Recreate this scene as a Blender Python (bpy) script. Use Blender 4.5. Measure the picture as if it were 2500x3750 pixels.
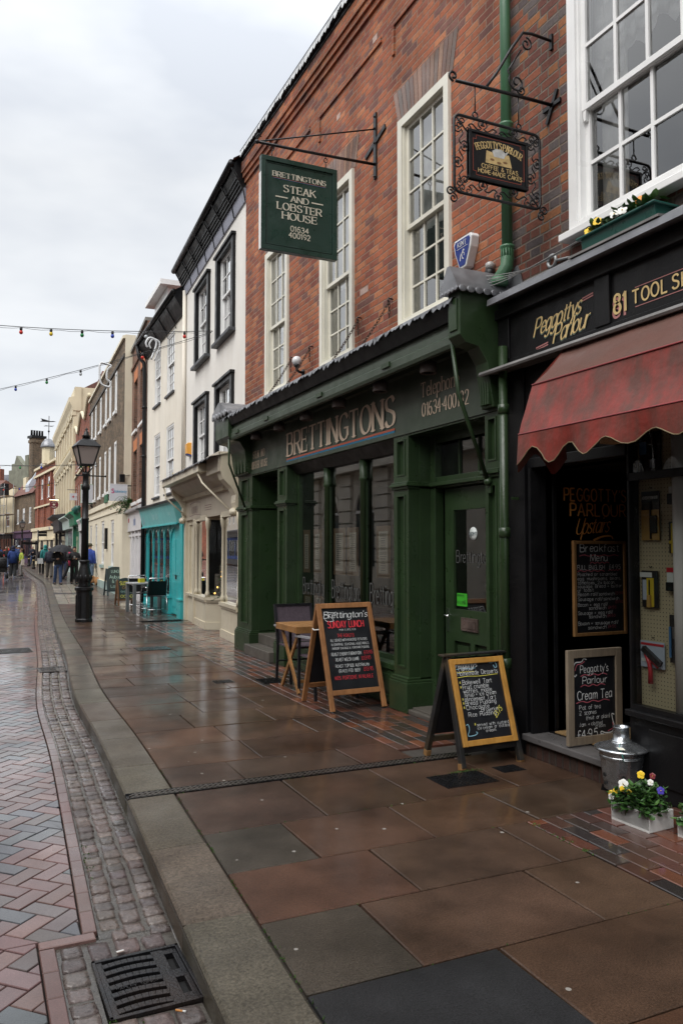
import bpy, math, random
from math import sin, cos, pi, radians, sqrt, atan2, hypot
from mathutils import Vector, Matrix
random.seed(7)
scene = bpy.context.scene
for o in list(bpy.data.objects):
    bpy.data.objects.remove(o)
COL = scene.collection

# ------------------------------------------------------------------ camera
cam = bpy.data.cameras.new("camera")
cam.sensor_fit = 'HORIZONTAL'; cam.sensor_width = 24.0; cam.lens = 28.0
cam.clip_start = 0.05; cam.clip_end = 1500
cam_ob = bpy.data.objects.new("camera", cam); COL.objects.link(cam_ob)
cam_ob.location = (0, 0, 1.6)
cam_ob.rotation_euler = (radians(90 + 2.572), 0, radians(-24.735))
scene.camera = cam_ob
# ------------------------------------------------------------------ light
SUN_EL, SUN_AZ = radians(52), radians(-115)      # azimuth measured from +Y towards +X
sun = bpy.data.lights.new("sun", 'SUN'); sun.energy = 2.0; sun.angle = radians(50); sun.color = (1.0, 0.965, 0.92)
sun_ob = bpy.data.objects.new("sun", sun); COL.objects.link(sun_ob)
_d = Vector((sin(SUN_AZ) * cos(SUN_EL), cos(SUN_AZ) * cos(SUN_EL), sin(SUN_EL)))
sun_ob.location = _d * 60
sun_ob.rotation_euler = (-_d).to_track_quat('-Z', 'Y').to_euler()
world = bpy.data.worlds.new("World"); scene.world = world; world.use_nodes = True
nt = world.node_tree; nt.nodes.clear()
def wn(t, **k):
    n = nt.nodes.new(t)
    for a, b in k.items(): setattr(n, a, b)
    return n
sky = wn('ShaderNodeTexSky', sky_type='NISHITA', sun_disc=False, sun_elevation=SUN_EL, sun_rotation=SUN_AZ)
bg1 = wn('ShaderNodeBackground'); bg1.inputs[1].default_value = 0.10
nt.links.new(sky.outputs[0], bg1.inputs[0])
tc = wn('ShaderNodeTexCoord'); mp = wn('ShaderNodeMapping'); mp.inputs['Scale'].default_value = (1.0, 1.0, 2.6)
mp.inputs['Location'].default_value = (0.3, 1.1, 0.2)
nz = wn('ShaderNodeTexNoise'); nz.inputs['Scale'].default_value = 1.7; nz.inputs['Detail'].default_value = 5; nz.inputs['Roughness'].default_value = 0.52
rp = wn('ShaderNodeValToRGB'); rp.color_ramp.elements[0].position = 0.36; rp.color_ramp.elements[1].position = 0.60
rp.color_ramp.elements[0].color = (0.49, 0.515, 0.555, 1); rp.color_ramp.elements[1].color = (0.72, 0.73, 0.735, 1)
nt.links.new(tc.outputs['Generated'], mp.inputs[0]); nt.links.new(mp.outputs[0], nz.inputs[0]); nt.links.new(nz.outputs[0], rp.inputs[0])
sx = wn('ShaderNodeSeparateXYZ'); nt.links.new(tc.outputs['Generated'], sx.inputs[0])
mr = wn('ShaderNodeMapRange'); mr.inputs[1].default_value = 0.42; mr.inputs[2].default_value = 0.95; mr.inputs[3].default_value = 1.0; mr.inputs[4].default_value = 2.1
nt.links.new(sx.outputs[2], mr.inputs[0])
vm = wn('ShaderNodeVectorMath', operation='SCALE'); nt.links.new(rp.outputs[0], vm.inputs[0]); nt.links.new(mr.outputs[0], vm.inputs[3])
bg2 = wn('ShaderNodeBackground'); bg2.inputs[1].default_value = 1.0; nt.links.new(vm.outputs[0], bg2.inputs[0])
mx = wn('ShaderNodeMixShader'); mx.inputs[0].default_value = 0.9
nt.links.new(bg1.outputs[0], mx.inputs[1]); nt.links.new(bg2.outputs[0], mx.inputs[2])
wo = wn('ShaderNodeOutputWorld'); nt.links.new(mx.outputs[0], wo.inputs[0])
vs = scene.view_settings
scene.display_settings.display_device = 'sRGB'
vs.view_transform = 'Standard'; vs.look = 'None'; vs.exposure = 0.55; vs.gamma = 1.0; vs.use_curve_mapping = False
scene.render.engine = 'CYCLES'
cy = scene.cycles
cy.use_denoising = True; cy.max_bounces = 7; cy.diffuse_bounces = 3; cy.glossy_bounces = 4; cy.transparent_max_bounces = 12
cy.caustics_reflective = False; cy.caustics_refractive = False; cy.sample_clamp_indirect = 4.0

# ------------------------------------------------------------------ materials
MATS = {}
def lin(h):
    h = h.lstrip('#'); r = [int(h[i:i + 2], 16) / 255 for i in (0, 2, 4)]
    return tuple(c / 12.92 if c < .04045 else ((c + .055) / 1.055) ** 2.4 for c in r)
class NT:
    def __init__(s, name):
        s.m = bpy.data.materials.new(name); s.m.use_nodes = True; s.t = s.m.node_tree; s.t.nodes.clear()
        s.out = s.n('ShaderNodeOutputMaterial')
    def n(s, t, ins=None, **k):
        n = s.t.nodes.new(t)
        for a, b in k.items(): setattr(n, a, b)
        for a, b in (ins or {}).items():
            if hasattr(b, 'node'): s.t.links.new(b, n.inputs[a])
            else: n.inputs[a].default_value = b
        return n
    def coord(s): return s.n('ShaderNodeTexCoord').outputs['Object']
    def noise(s, vec, scale, detail=3, rough=.55): return s.n('ShaderNodeTexNoise', {'Vector': vec, 'Scale': scale, 'Detail': detail, 'Roughness': rough}).outputs['Fac']
    def rng(s, v, a, b, c, d): return s.n('ShaderNodeMapRange', {0: v, 1: a, 2: b, 3: c, 4: d}).outputs[0]
    def mul(s, c, f): return s.n('ShaderNodeVectorMath', {0: c, 3: f}, operation='SCALE').outputs[0]
    def mix(s, f, a, b):
        n = s.n('ShaderNodeMix', data_type='RGBA')
        for i, v in ((0, f), (6, a), (7, b)):
            if hasattr(v, 'node'): s.t.links.new(v, n.inputs[i])
            elif i == 0: n.inputs[0].default_value = v
            else: n.inputs[i].default_value = (*v[:3], 1)
        return n.outputs[2]
    def math(s, op, a, b=0.0):
        return s.n('ShaderNodeMath', {0: a, 1: b}, operation=op).outputs[0]
    def bump(s, h, st=.3, dist=.01, nrm=None):
        i = {'Height': h, 'Strength': st, 'Distance': dist}
        if nrm is not None: i['Normal'] = nrm
        return s.n('ShaderNodeBump', i).outputs[0]
    def bsdf(s, col, rough=.5, metal=0., normal=None, spec=.5, **k):
        b = s.n('ShaderNodeBsdfPrincipled')
        def put(nm, v):
            if hasattr(v, 'node'): s.t.links.new(v, b.inputs[nm])
            else: b.inputs[nm].default_value = (*v[:3], 1) if nm == 'Base Color' else v
        put('Base Color', col); put('Roughness', rough); put('Metallic', metal); put('Specular IOR Level', spec)
        if normal is not None: put('Normal', normal)
        for a, v in k.items(): put(a.replace('_', ' '), v)
        s.t.links.new(b.outputs[0], s.out.inputs[0]); return b
def paint(name, col, rough=.45, var=.18, scale=3., metal=0., bump=.15, bscale=60., dirt=None, streak=False, spec=.5):
    """painted / plastered / metal surface with uneven tone, a fine surface bump and optional streaky dirt"""
    if name in MATS: return MATS[name]
    t = NT(name); c = t.coord()
    f = t.rng(t.noise(c, scale, 4), .3, .7, 1 - var, 1 + var)
    colr = t.n('ShaderNodeRGB'); colr.outputs[0].default_value = (*col, 1)
    col2 = t.mul(colr.outputs[0], f)
    if dirt:
        v = c
        if streak:
            v = t.n('ShaderNodeMapping', {0: c, 'Scale': (1.3, 1.3, .35)}).outputs[0]
        d = t.rng(t.noise(v, 1.6 if streak else 2.3, 6, .62), .46, .8, 0, .45 if streak else .75)
        col2 = t.mix(d, col2, dirt)
    fine = t.noise(c, bscale, 3)
    t.bsdf(col2, t.rng(t.noise(c, scale * 2.3, 3), .3, .7, max(.03, rough - .12), min(1, rough + .12)), metal, t.bump(fine, bump, .004), spec)
    MATS[name] = t.m; return t.m
def brick(name, palette, mortar, bw=.215, rh=.075, ms=.009, wash=(.3, .25, .2), washf=.25, squash=1.0):
    if name in MATS: return MATS[name]
    t = NT(name); c = t.coord()
    s = t.n('ShaderNodeSeparateXYZ', {0: c})
    wob = t.noise(c, 5.0, 2)
    u = t.math('ADD', t.math('ADD', s.outputs[0], s.outputs[1]), t.math('MULTIPLY', wob, .012))
    zz = t.math('ADD', s.outputs[2], t.math('MULTIPLY', t.noise(c, 3.1, 2), .014))
    v = t.n('ShaderNodeCombineXYZ', {0: u, 1: zz}).outputs[0]
    b = t.n('ShaderNodeTexBrick', {'Vector': v, 'Color1': (0, 0, 0, 1), 'Color2': (1, 1, 1, 1), 'Mortar': (.5, .5, .5, 1), 'Scale': 1.0, 'Mortar Size': ms, 'Mortar Smooth': .5, 'Bias': 0, 'Brick Width': bw, 'Row Height': rh})
    b.squash = squash; b.squash_frequency = 2
    r = t.n('ShaderNodeValToRGB', {0: b.outputs[0]}); r.color_ramp.interpolation = 'CONSTANT'
    e = r.color_ramp.elements
    while len(e) < len(palette): e.new(.5)
    for i, p in enumerate(palette):
        e[i].position = i / len(palette) if i else 0; e[i].color = (*p, 1)
    grain = t.noise(c, 38, 5, .7)
    col = t.mul(r.outputs[0], t.rng(grain, .25, .75, .66, 1.3))
    col = t.mul(col, t.rng(t.noise(c, 1.1, 4), .3, .7, .78, 1.2))
    col = t.mix(t.rng(t.noise(c, 2.2, 6, .7), .52, .78, 0, washf), col, wash)
    soot = t.rng(t.math('ADD', t.math('MULTIPLY', t.noise(t.n('ShaderNodeMapping', {0: c, 'Scale': (1.6, 1.6, .22)}).outputs[0], 1.5, 5, .6), .6), t.math('MULTIPLY', t.noise(c, .7, 4, .6), .5)), .42, .68, 1.12, .62)
    col = t.mul(col, soot)
    mcol = t.n('ShaderNodeRGB'); mcol.outputs[0].default_value = (*mortar, 1)
    fac = t.math('MINIMUM', t.math('MULTIPLY', b.outputs[1], 1.0), 1.0)
    col = t.mix(fac, col, t.mul(mcol.outputs[0], t.rng(t.noise(c, 9, 4), .3, .7, .6, 1.25)))
    h = t.math('SUBTRACT', t.math('MULTIPLY', grain, .35), b.outputs[1])
    t.bsdf(col, .82, 0, t.bump(h, .75, .012), .3)
    MATS[name] = t.m; return t.m
def attr_mat(name, rough=(.1, .45), grain=120., gb=.35, nscale=2.5, gvar=(.7, 1.3), spec=.5, wet=0.0, blotch=(.75, 1.25), bdist=.004, speck=0.0, coat=(.25, .95), crough=.05):
    """stone / brick surface whose base colour comes from the per-face 'Col' attribute"""
    if name in MATS: return MATS[name]
    t = NT(name); c = t.coord()
    a = t.n('ShaderNodeAttribute', attribute_name='Col').outputs['Color']
    g = t.noise(c, grain, 4, .7)
    col = t.mul(a, t.rng(g, .25, .75, *gvar))
    col = t.mul(col, t.rng(t.noise(c, nscale, 5, .6), .3, .7, *blotch))
    if speck:
        w = t.n('ShaderNodeTexVoronoi', {'Vector': c, 'Scale': 4.2}, feature='F1').outputs['Distance']
        w = t.math('ADD', w, t.math('MULTIPLY', t.noise(c, 60, 2), .03))
        col = t.mix(t.rng(w, .058, .068, speck, 0), col, (.36, .34, .31))
    wetm = t.rng(t.noise(c, nscale * .55, 4, .6), .36, .62, 0, 1)
    r = t.rng(wetm, 0, 1, rough[1], rough[0])
    nb = t.bump(g, gb, bdist)
    cn = t.bump(t.noise(c, 14, 3), .06 + wet * .3, .006, t.bump(g, gb * .12, bdist))
    if wet:
        nb = t.bump(t.noise(c, 7, 3), wet, .01, nb)
    t.bsdf(col, r, 0, nb, spec, Coat_Weight=t.rng(wetm, 0, 1, *coat), Coat_Roughness=crough, Coat_Normal=cn, Coat_IOR=1.4)
    MATS[name] = t.m; return t.m
def glass(name='window_glass', tint=(.93, .95, .94), rough=.0, boost=1.8, base=.02):
    if name in MATS: return MATS[name]
    t = NT(name)
    f = t.n('ShaderNodeFresnel', {0: 1.5}).outputs[0]
    f = t.math('MINIMUM', t.math('ADD', t.math('MULTIPLY', f, boost), base), 1.0)
    c = t.coord(); nb = t.bump(t.noise(c, 1.3, 1), .016, .02)
    a = t.n('ShaderNodeBsdfTransparent', {0: (*tint, 1)}); g = t.n('ShaderNodeBsdfGlossy', {0: (1, 1, 1, 1), 'Roughness': rough, 'Normal': nb})
    m = t.n('ShaderNodeMixShader', {0: f, 1: a.outputs[0], 2: g.outputs[0]})
    t.t.links.new(m.outputs[0], t.out.inputs[0]); MATS[name] = t.m; return t.m
def emit(name, col, st):
    if name in MATS: return MATS[name]
    t = NT(name); t.bsdf(col, .5, Emission_Color=(*col, 1), Emission_Strength=st); MATS[name] = t.m; return t.m

def wood(name, c1, c2, rough=.45, axis=2, scale=1.0):
    if name in MATS: return MATS[name]
    t = NT(name); c = t.coord(); sc = [14., 14., 14.]; sc[axis] = 1.2
    v = t.n('ShaderNodeMapping', {0: c, 'Scale': [q * scale for q in sc]}).outputs[0]
    n = t.noise(v, 3.0, 5, .65)
    col = t.mix(t.rng(n, .3, .7, 0, 1), c1, c2)
    col = t.mul(col, t.rng(t.noise(c, 4, 4), .3, .7, .75, 1.2))
    t.bsdf(col, rough, 0, t.bump(n, .25, .004)); MATS[name] = t.m; return t.m

# ------------------------------------------------------------------ mesh builder
SPLIT = {'reveal': .02, 'window_arch': .05, 'gold_lettering': .09, 'pink_lettering': .05, 'pilaster': .02, 'window_surround': .1, 'pale_brick': .05, 'arcade_post': .02, 'end_curl': .03, 'small_lettering': .12, 'brick_pier': .1, 'display_goods': .001, 'shutter_box': .1, 'grey_outline': .05, 'collar': .1, 'bracket': .08, 'air_hole': .01, 'brick_cornice': .06, 'etched_lettering': .2, 'parapet_coping': 9, 'console': .02, 'window_board': .1, 'mullion': .05, 'lettering': .35, 'white_lettering': .2}
class MB:
    """collects faces (each with a material slot and a colour) and links them as ONE mesh object"""
    def __init__(s): s.v = []; s.f = []; s.mi = []; s.c = []; s.sm = []; s.M = None; s.col = (1, 1, 1); s.m = 0; s.smooth = False
    def add(s, vs, fs, m=None, col=None, smooth=None):
        b = len(s.v)
        if s.M is not None: vs = [tuple(s.M @ Vector(p)) for p in vs]
        s.v.extend(tuple(p) for p in vs)
        for f in fs:
            s.f.append([i + b for i in f]); s.mi.append(s.m if m is None else m); s.c.append(s.col if col is None else col); s.sm.append(s.smooth if smooth is None else smooth)
        return s
    def quad(s, a, b, c, d, **k): return s.add([a, b, c, d], [(0, 1, 2, 3)], **k)
    def box(s, x0, x1, y0, y1, z0, z1, **k):
        if x0 > x1: x0, x1 = x1, x0
        if y0 > y1: y0, y1 = y1, y0
        if z0 > z1: z0, z1 = z1, z0
        vs = [(x0, y0, z0), (x1, y0, z0), (x1, y1, z0), (x0, y1, z0), (x0, y0, z1), (x1, y0, z1), (x1, y1, z1), (x0, y1, z1)]
        return s.add(vs, [(3, 2, 1, 0), (4, 5, 6, 7), (0, 1, 5, 4), (1, 2, 6, 5), (2, 3, 7, 6), (3, 0, 4, 7)], **k)
    def bevbox(s, x0, x1, y0, y1, z0, z1, b=.01, **k):
        """box with its top edges chamfered"""
        vs = [(x0, y0, z0), (x1, y0, z0), (x1, y1, z0), (x0, y1, z0), (x0, y0, z1 - b), (x1, y0, z1 - b), (x1, y1, z1 - b), (x0, y1, z1 - b),
              (x0 + b, y0 + b, z1), (x1 - b, y0 + b, z1), (x1 - b, y1 - b, z1), (x0 + b, y1 - b, z1)]
        fs = [(8, 9, 10, 11)]
        for i in range(4):
            j = (i + 1) % 4; fs += [(i, j, 4 + j, 4 + i), (4 + i, 4 + j, 8 + j, 8 + i)]
        return s.add(vs, fs, **k)
    def bar(s, p, q, w, h=None, up=(0, 0, 1), **k):
        """rectangular bar from p to q"""
        h = w if h is None else h; p = Vector(p); q = Vector(q); d = (q - p).normalized(); u = Vector(up)
        if abs(d.dot(u)) > .95: u = Vector((0, 1, 0)) if abs(d.y) < .9 else Vector((1, 0, 0))
        a = d.cross(u).normalized() * w / 2; b = a.cross(d).normalized() * h / 2
        vs = [p - a - b, p + a - b, p + a + b, p - a + b, q - a - b, q + a - b, q + a + b, q - a + b]
        return s.add(vs, [(3, 2, 1, 0), (4, 5, 6, 7), (0, 1, 5, 4), (1, 2, 6, 5), (2, 3, 7, 6), (3, 0, 4, 7)], **k)
    def prism(s, poly, axis, a, b, **k):
        """extrude a 2-D polygon; axis 'x': poly=(y,z) ; 'y': poly=(x,z) ; 'z': poly=(x,y)"""
        def P(p, t): return {'x': (t, p[0], p[1]), 'y': (p[0], t, p[1]), 'z': (p[0], p[1], t)}[axis]
        n = len(poly); vs = [P(p, a) for p in poly] + [P(p, b) for p in poly]
        fs = [tuple(range(n))[::-1], tuple(range(n, 2 * n))] + [(i, (i + 1) % n, n + (i + 1) % n, n + i) for i in range(n)]
        return s.add(vs, fs, **k)
    def tube(s, pts, r, n=6, cap=True, **k):
        pts = [Vector(p) for p in pts]; vs = []; fs = []; m = len(pts); k.setdefault('smooth', True)
        rr = r if isinstance(r, (list, tuple)) else [r] * m
        u = None
        for i, p in enumerate(pts):
            d = (pts[min(i + 1, m - 1)] - pts[max(i - 1, 0)])
            if d.length < 1e-9: d = Vector((0, 0, 1))
            d.normalize()
            if u is None: u = d.orthogonal().normalized()
            u = (u - d * u.dot(d))
            if u.length < 1e-6: u = d.orthogonal()
            u.normalize(); w = d.cross(u)
            for j in range(n):
                a = 2 * pi * j / n; vs.append(p + (u * cos(a) + w * sin(a)) * rr[i])
        for i in range(m - 1):
            for j in range(n):
                j2 = (j + 1) % n; fs.append((i * n + j, i * n + j2, (i + 1) * n + j2, (i + 1) * n + j))
        if cap: fs += [tuple(range(n))[::-1], tuple(range((m - 1) * n, m * n))]
        return s.add(vs, fs, **k)
    def lathe(s, prof, o=(0, 0, 0), n=16, axis='z', **k):
        """prof: list of (r, t)"""
        k.setdefault('smooth', True); vs = []; fs = []; m = len(prof)
        for r, t in prof:
            for j in range(n):
                a = 2 * pi * j / n; x, y = r * cos(a), r * sin(a)
                vs.append({'z': (o[0] + x, o[1] + y, o[2] + t), 'y': (o[0] + x, o[1] + t, o[2] - y), 'x': (o[0] + t, o[1] + x, o[2] + y)}[axis])
        for i in range(m - 1):
            for j in range(n):
                j2 = (j + 1) % n; fs.append((i * n + j, i * n + j2, (i + 1) * n + j2, (i + 1) * n + j))
        fs += [tuple(range(n))[::-1], tuple(range((m - 1) * n, m * n))]
        return s.add(vs, fs, **k)
    def ball(s, o, r, n=10, sq=(1, 1, 1), **k):
        m = max(4, n // 2 + 1); k.setdefault('smooth', True); vs = []; fs = []
        for i in range(m + 1):
            a = pi * i / m
            for j in range(n):
                b = 2 * pi * j / n; vs.append((o[0] + r * sq[0] * sin(a) * cos(b), o[1] + r * sq[1] * sin(a) * sin(b), o[2] + r * sq[2] * cos(a)))
        for i in range(m):
            for j in range(n):
                j2 = (j + 1) % n; fs.append((i * n + j, (i + 1) * n + j, (i + 1) * n + j2, i * n + j2))
        return s.add(vs, fs, **k)
    def wall(s, x0, x1, z0, z1, y, holes=(), depth=.12, back=None, **k):
        """front face at y with rectangular holes (x0,x1,z0,z1) and their reveals going back by depth"""
        xs = sorted({x0, x1, *[h[0] for h in holes], *[h[1] for h in holes]}); zs = sorted({z0, z1, *[h[2] for h in holes], *[h[3] for h in holes]})
        xs = [x for x in xs if x0 <= x <= x1]; zs = [z for z in zs if z0 <= z <= z1]
        for i in range(len(xs) - 1):
            for j in range(len(zs) - 1):
                cx, cz = (xs[i] + xs[i + 1]) / 2, (zs[j] + zs[j + 1]) / 2
                if any(h[0] < cx < h[1] and h[2] < cz < h[3] for h in holes): continue
                s.quad((xs[i + 1], y, zs[j]), (xs[i], y, zs[j]), (xs[i], y, zs[j + 1]), (xs[i + 1], y, zs[j + 1]), **k)
        for h in holes:
            a, b, c, d = h[:4]; yb = y - depth
            s.quad((a, y, c), (a, yb, c), (a, yb, d), (a, y, d), **k); s.quad((b, yb, c), (b, y, c), (b, y, d), (b, yb, d), **k)
            s.quad((a, y, c), (b, y, c), (b, yb, c), (a, yb, c), **k); s.quad((a, yb, d), (b, yb, d), (b, y, d), (a, y, d), **k)
        if back is not None:
            s.quad((x0, y, z0), (x0, back, z0), (x0, back, z1), (x0, y, z1), **k); s.quad((x1, back, z0), (x1, y, z0), (x1, y, z1), (x1, back, z1), **k)
            s.quad((x0, y, z1), (x0, back, z1), (x1, back, z1), (x1, y, z1), **k)
            s.quad((x0, back, z0), (x1, back, z0), (x1, back, z1), (x0, back, z1), **k)
        return s
    def room(s, x0, x1, y, yb, z0, z1, **k):
        """inside of a room behind an opening at y"""
        s.quad((x0, yb, z0), (x1, yb, z0), (x1, yb, z1), (x0, yb, z1), **k)
        s.quad((x0, y, z0), (x0, yb, z0), (x0, yb, z1), (x0, y, z1), **k); s.quad((x1, yb, z0), (x1, y, z0), (x1, y, z1), (x1, yb, z1), **k)
        s.quad((x0, y, z0), (x1, y, z0), (x1, yb, z0), (x0, yb, z0), **k); s.quad((x0, yb, z1), (x1, yb, z1), (x1, y, z1), (x0, y, z1), **k)
        return s
    def loft(s, rings, n=12, **k):
        """rings: (x, y, z, rx, ry)"""
        k.setdefault('smooth', True); m = len(rings)
        vs = [(x + rx * cos(2 * pi * j / n), y + ry * sin(2 * pi * j / n), z) for x, y, z, rx, ry in rings for j in range(n)]
        return s.add(vs, [(i * n + j, i * n + (j + 1) % n, (i + 1) * n + (j + 1) % n, (i + 1) * n + j) for i in range(m - 1) for j in range(n)] + [tuple(range(n))[::-1], tuple(range((m - 1) * n, m * n))], **k)
    def clusters(s, gap):
        """groups of faces whose bounding boxes come within gap of each other"""
        par = list(range(len(s.v)))
        def find(a):
            while par[a] != a: par[a] = par[par[a]]; a = par[a]
            return a
        for f in s.f:
            for q in f[1:]: par[find(q)] = find(f[0])
        bx = {}
        for i, p in enumerate(s.v):
            b = bx.setdefault(find(i), [list(p), list(p)])
            for a in range(3): b[0][a] = min(b[0][a], p[a]); b[1][a] = max(b[1][a], p[a])
        ks = list(bx); up = {k: k for k in ks}
        def top(k):
            while up[k] != k: k = up[k]
            return k
        for i, a in enumerate(ks):
            for b in ks[:i]:
                if all(bx[a][0][c] - gap < bx[b][1][c] and bx[b][0][c] - gap < bx[a][1][c] for c in range(3)): up[top(a)] = top(b)
        out = {}
        for fi, f in enumerate(s.f): out.setdefault(top(find(f[0])), []).append(fi)
        return list(out.values())
    def build(s, name, mats, parent=None, bevel=0, color=False, **tg):
        gap = SPLIT.get(name)
        if gap:
            cl = s.clusters(gap)
            if len(cl) > 1:
                for g in cl:
                    q = MB(); used = sorted({v for f in g for v in s.f[f]}); ix = {v: i for i, v in enumerate(used)}
                    q.v = [s.v[v] for v in used]; q.f = [[ix[v] for v in s.f[f]] for f in g]; q.mi = [s.mi[f] for f in g]; q.c = [s.c[f] for f in g]; q.sm = [s.sm[f] for f in g]
                    o = q._build(name, mats, parent, bevel, color, **tg)
                return o
        return s._build(name, mats, parent, bevel, color, **tg)
    def _build(s, name, mats, parent=None, bevel=0, color=False, **tg):
        me = bpy.data.meshes.new(name); me.from_pydata(s.v, [], s.f)
        mats = mats if isinstance(mats, (list, tuple)) else [mats]
        for m in mats: me.materials.append(m)
        if len(mats) > 1: me.polygons.foreach_set('material_index', s.mi)
        me.polygons.foreach_set('use_smooth', s.sm)
        if color:
            at = me.attributes.new('Col', 'FLOAT_COLOR', 'FACE')
            at.data.foreach_set('color', [q for c in s.c for q in (c[0], c[1], c[2], 1.0)])
        me.update()
        o = bpy.data.objects.new(name, me); COL.objects.link(o)
        if parent is not None: o.parent = parent
        if bevel:
            b = o.modifiers.new('bevel', 'BEVEL'); b.width = bevel; b.segments = 2; b.limit_method = 'ANGLE'; b.angle_limit = radians(40); b.harden_normals = False
        if tg: tag(o, **tg)
        return o
def tag(o, label=None, cat=None, group=None, kind=None):
    if label: o['label'] = label
    if cat: o['category'] = cat
    if group: o['group'] = group
    if kind: o['kind'] = kind
    return o
def thing(name, loc, rotz, label, cat, group=None):
    o = bpy.data.objects.new(name, None); COL.objects.link(o); o.empty_display_size = .1
    o.location = loc; o.rotation_euler = (0, 0, rotz)
    return tag(o, label, cat, group)
def kids(o): return [c for c in COL.objects if c.parent == o]
def copy_tree(o, parent=None):
    c = o.copy(); COL.objects.link(c)
    if parent is not None: c.parent = parent
    for ch in kids(o): copy_tree(ch, c)
    return c
def frame_of(A, B):
    """facade frame: local x runs from A to B (away from the camera), local y out towards the street, z up"""
    return (A[0], A[1], 0), atan2(B[1] - A[1], B[0] - A[0]), hypot(B[0] - A[0], B[1] - A[1])

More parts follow.
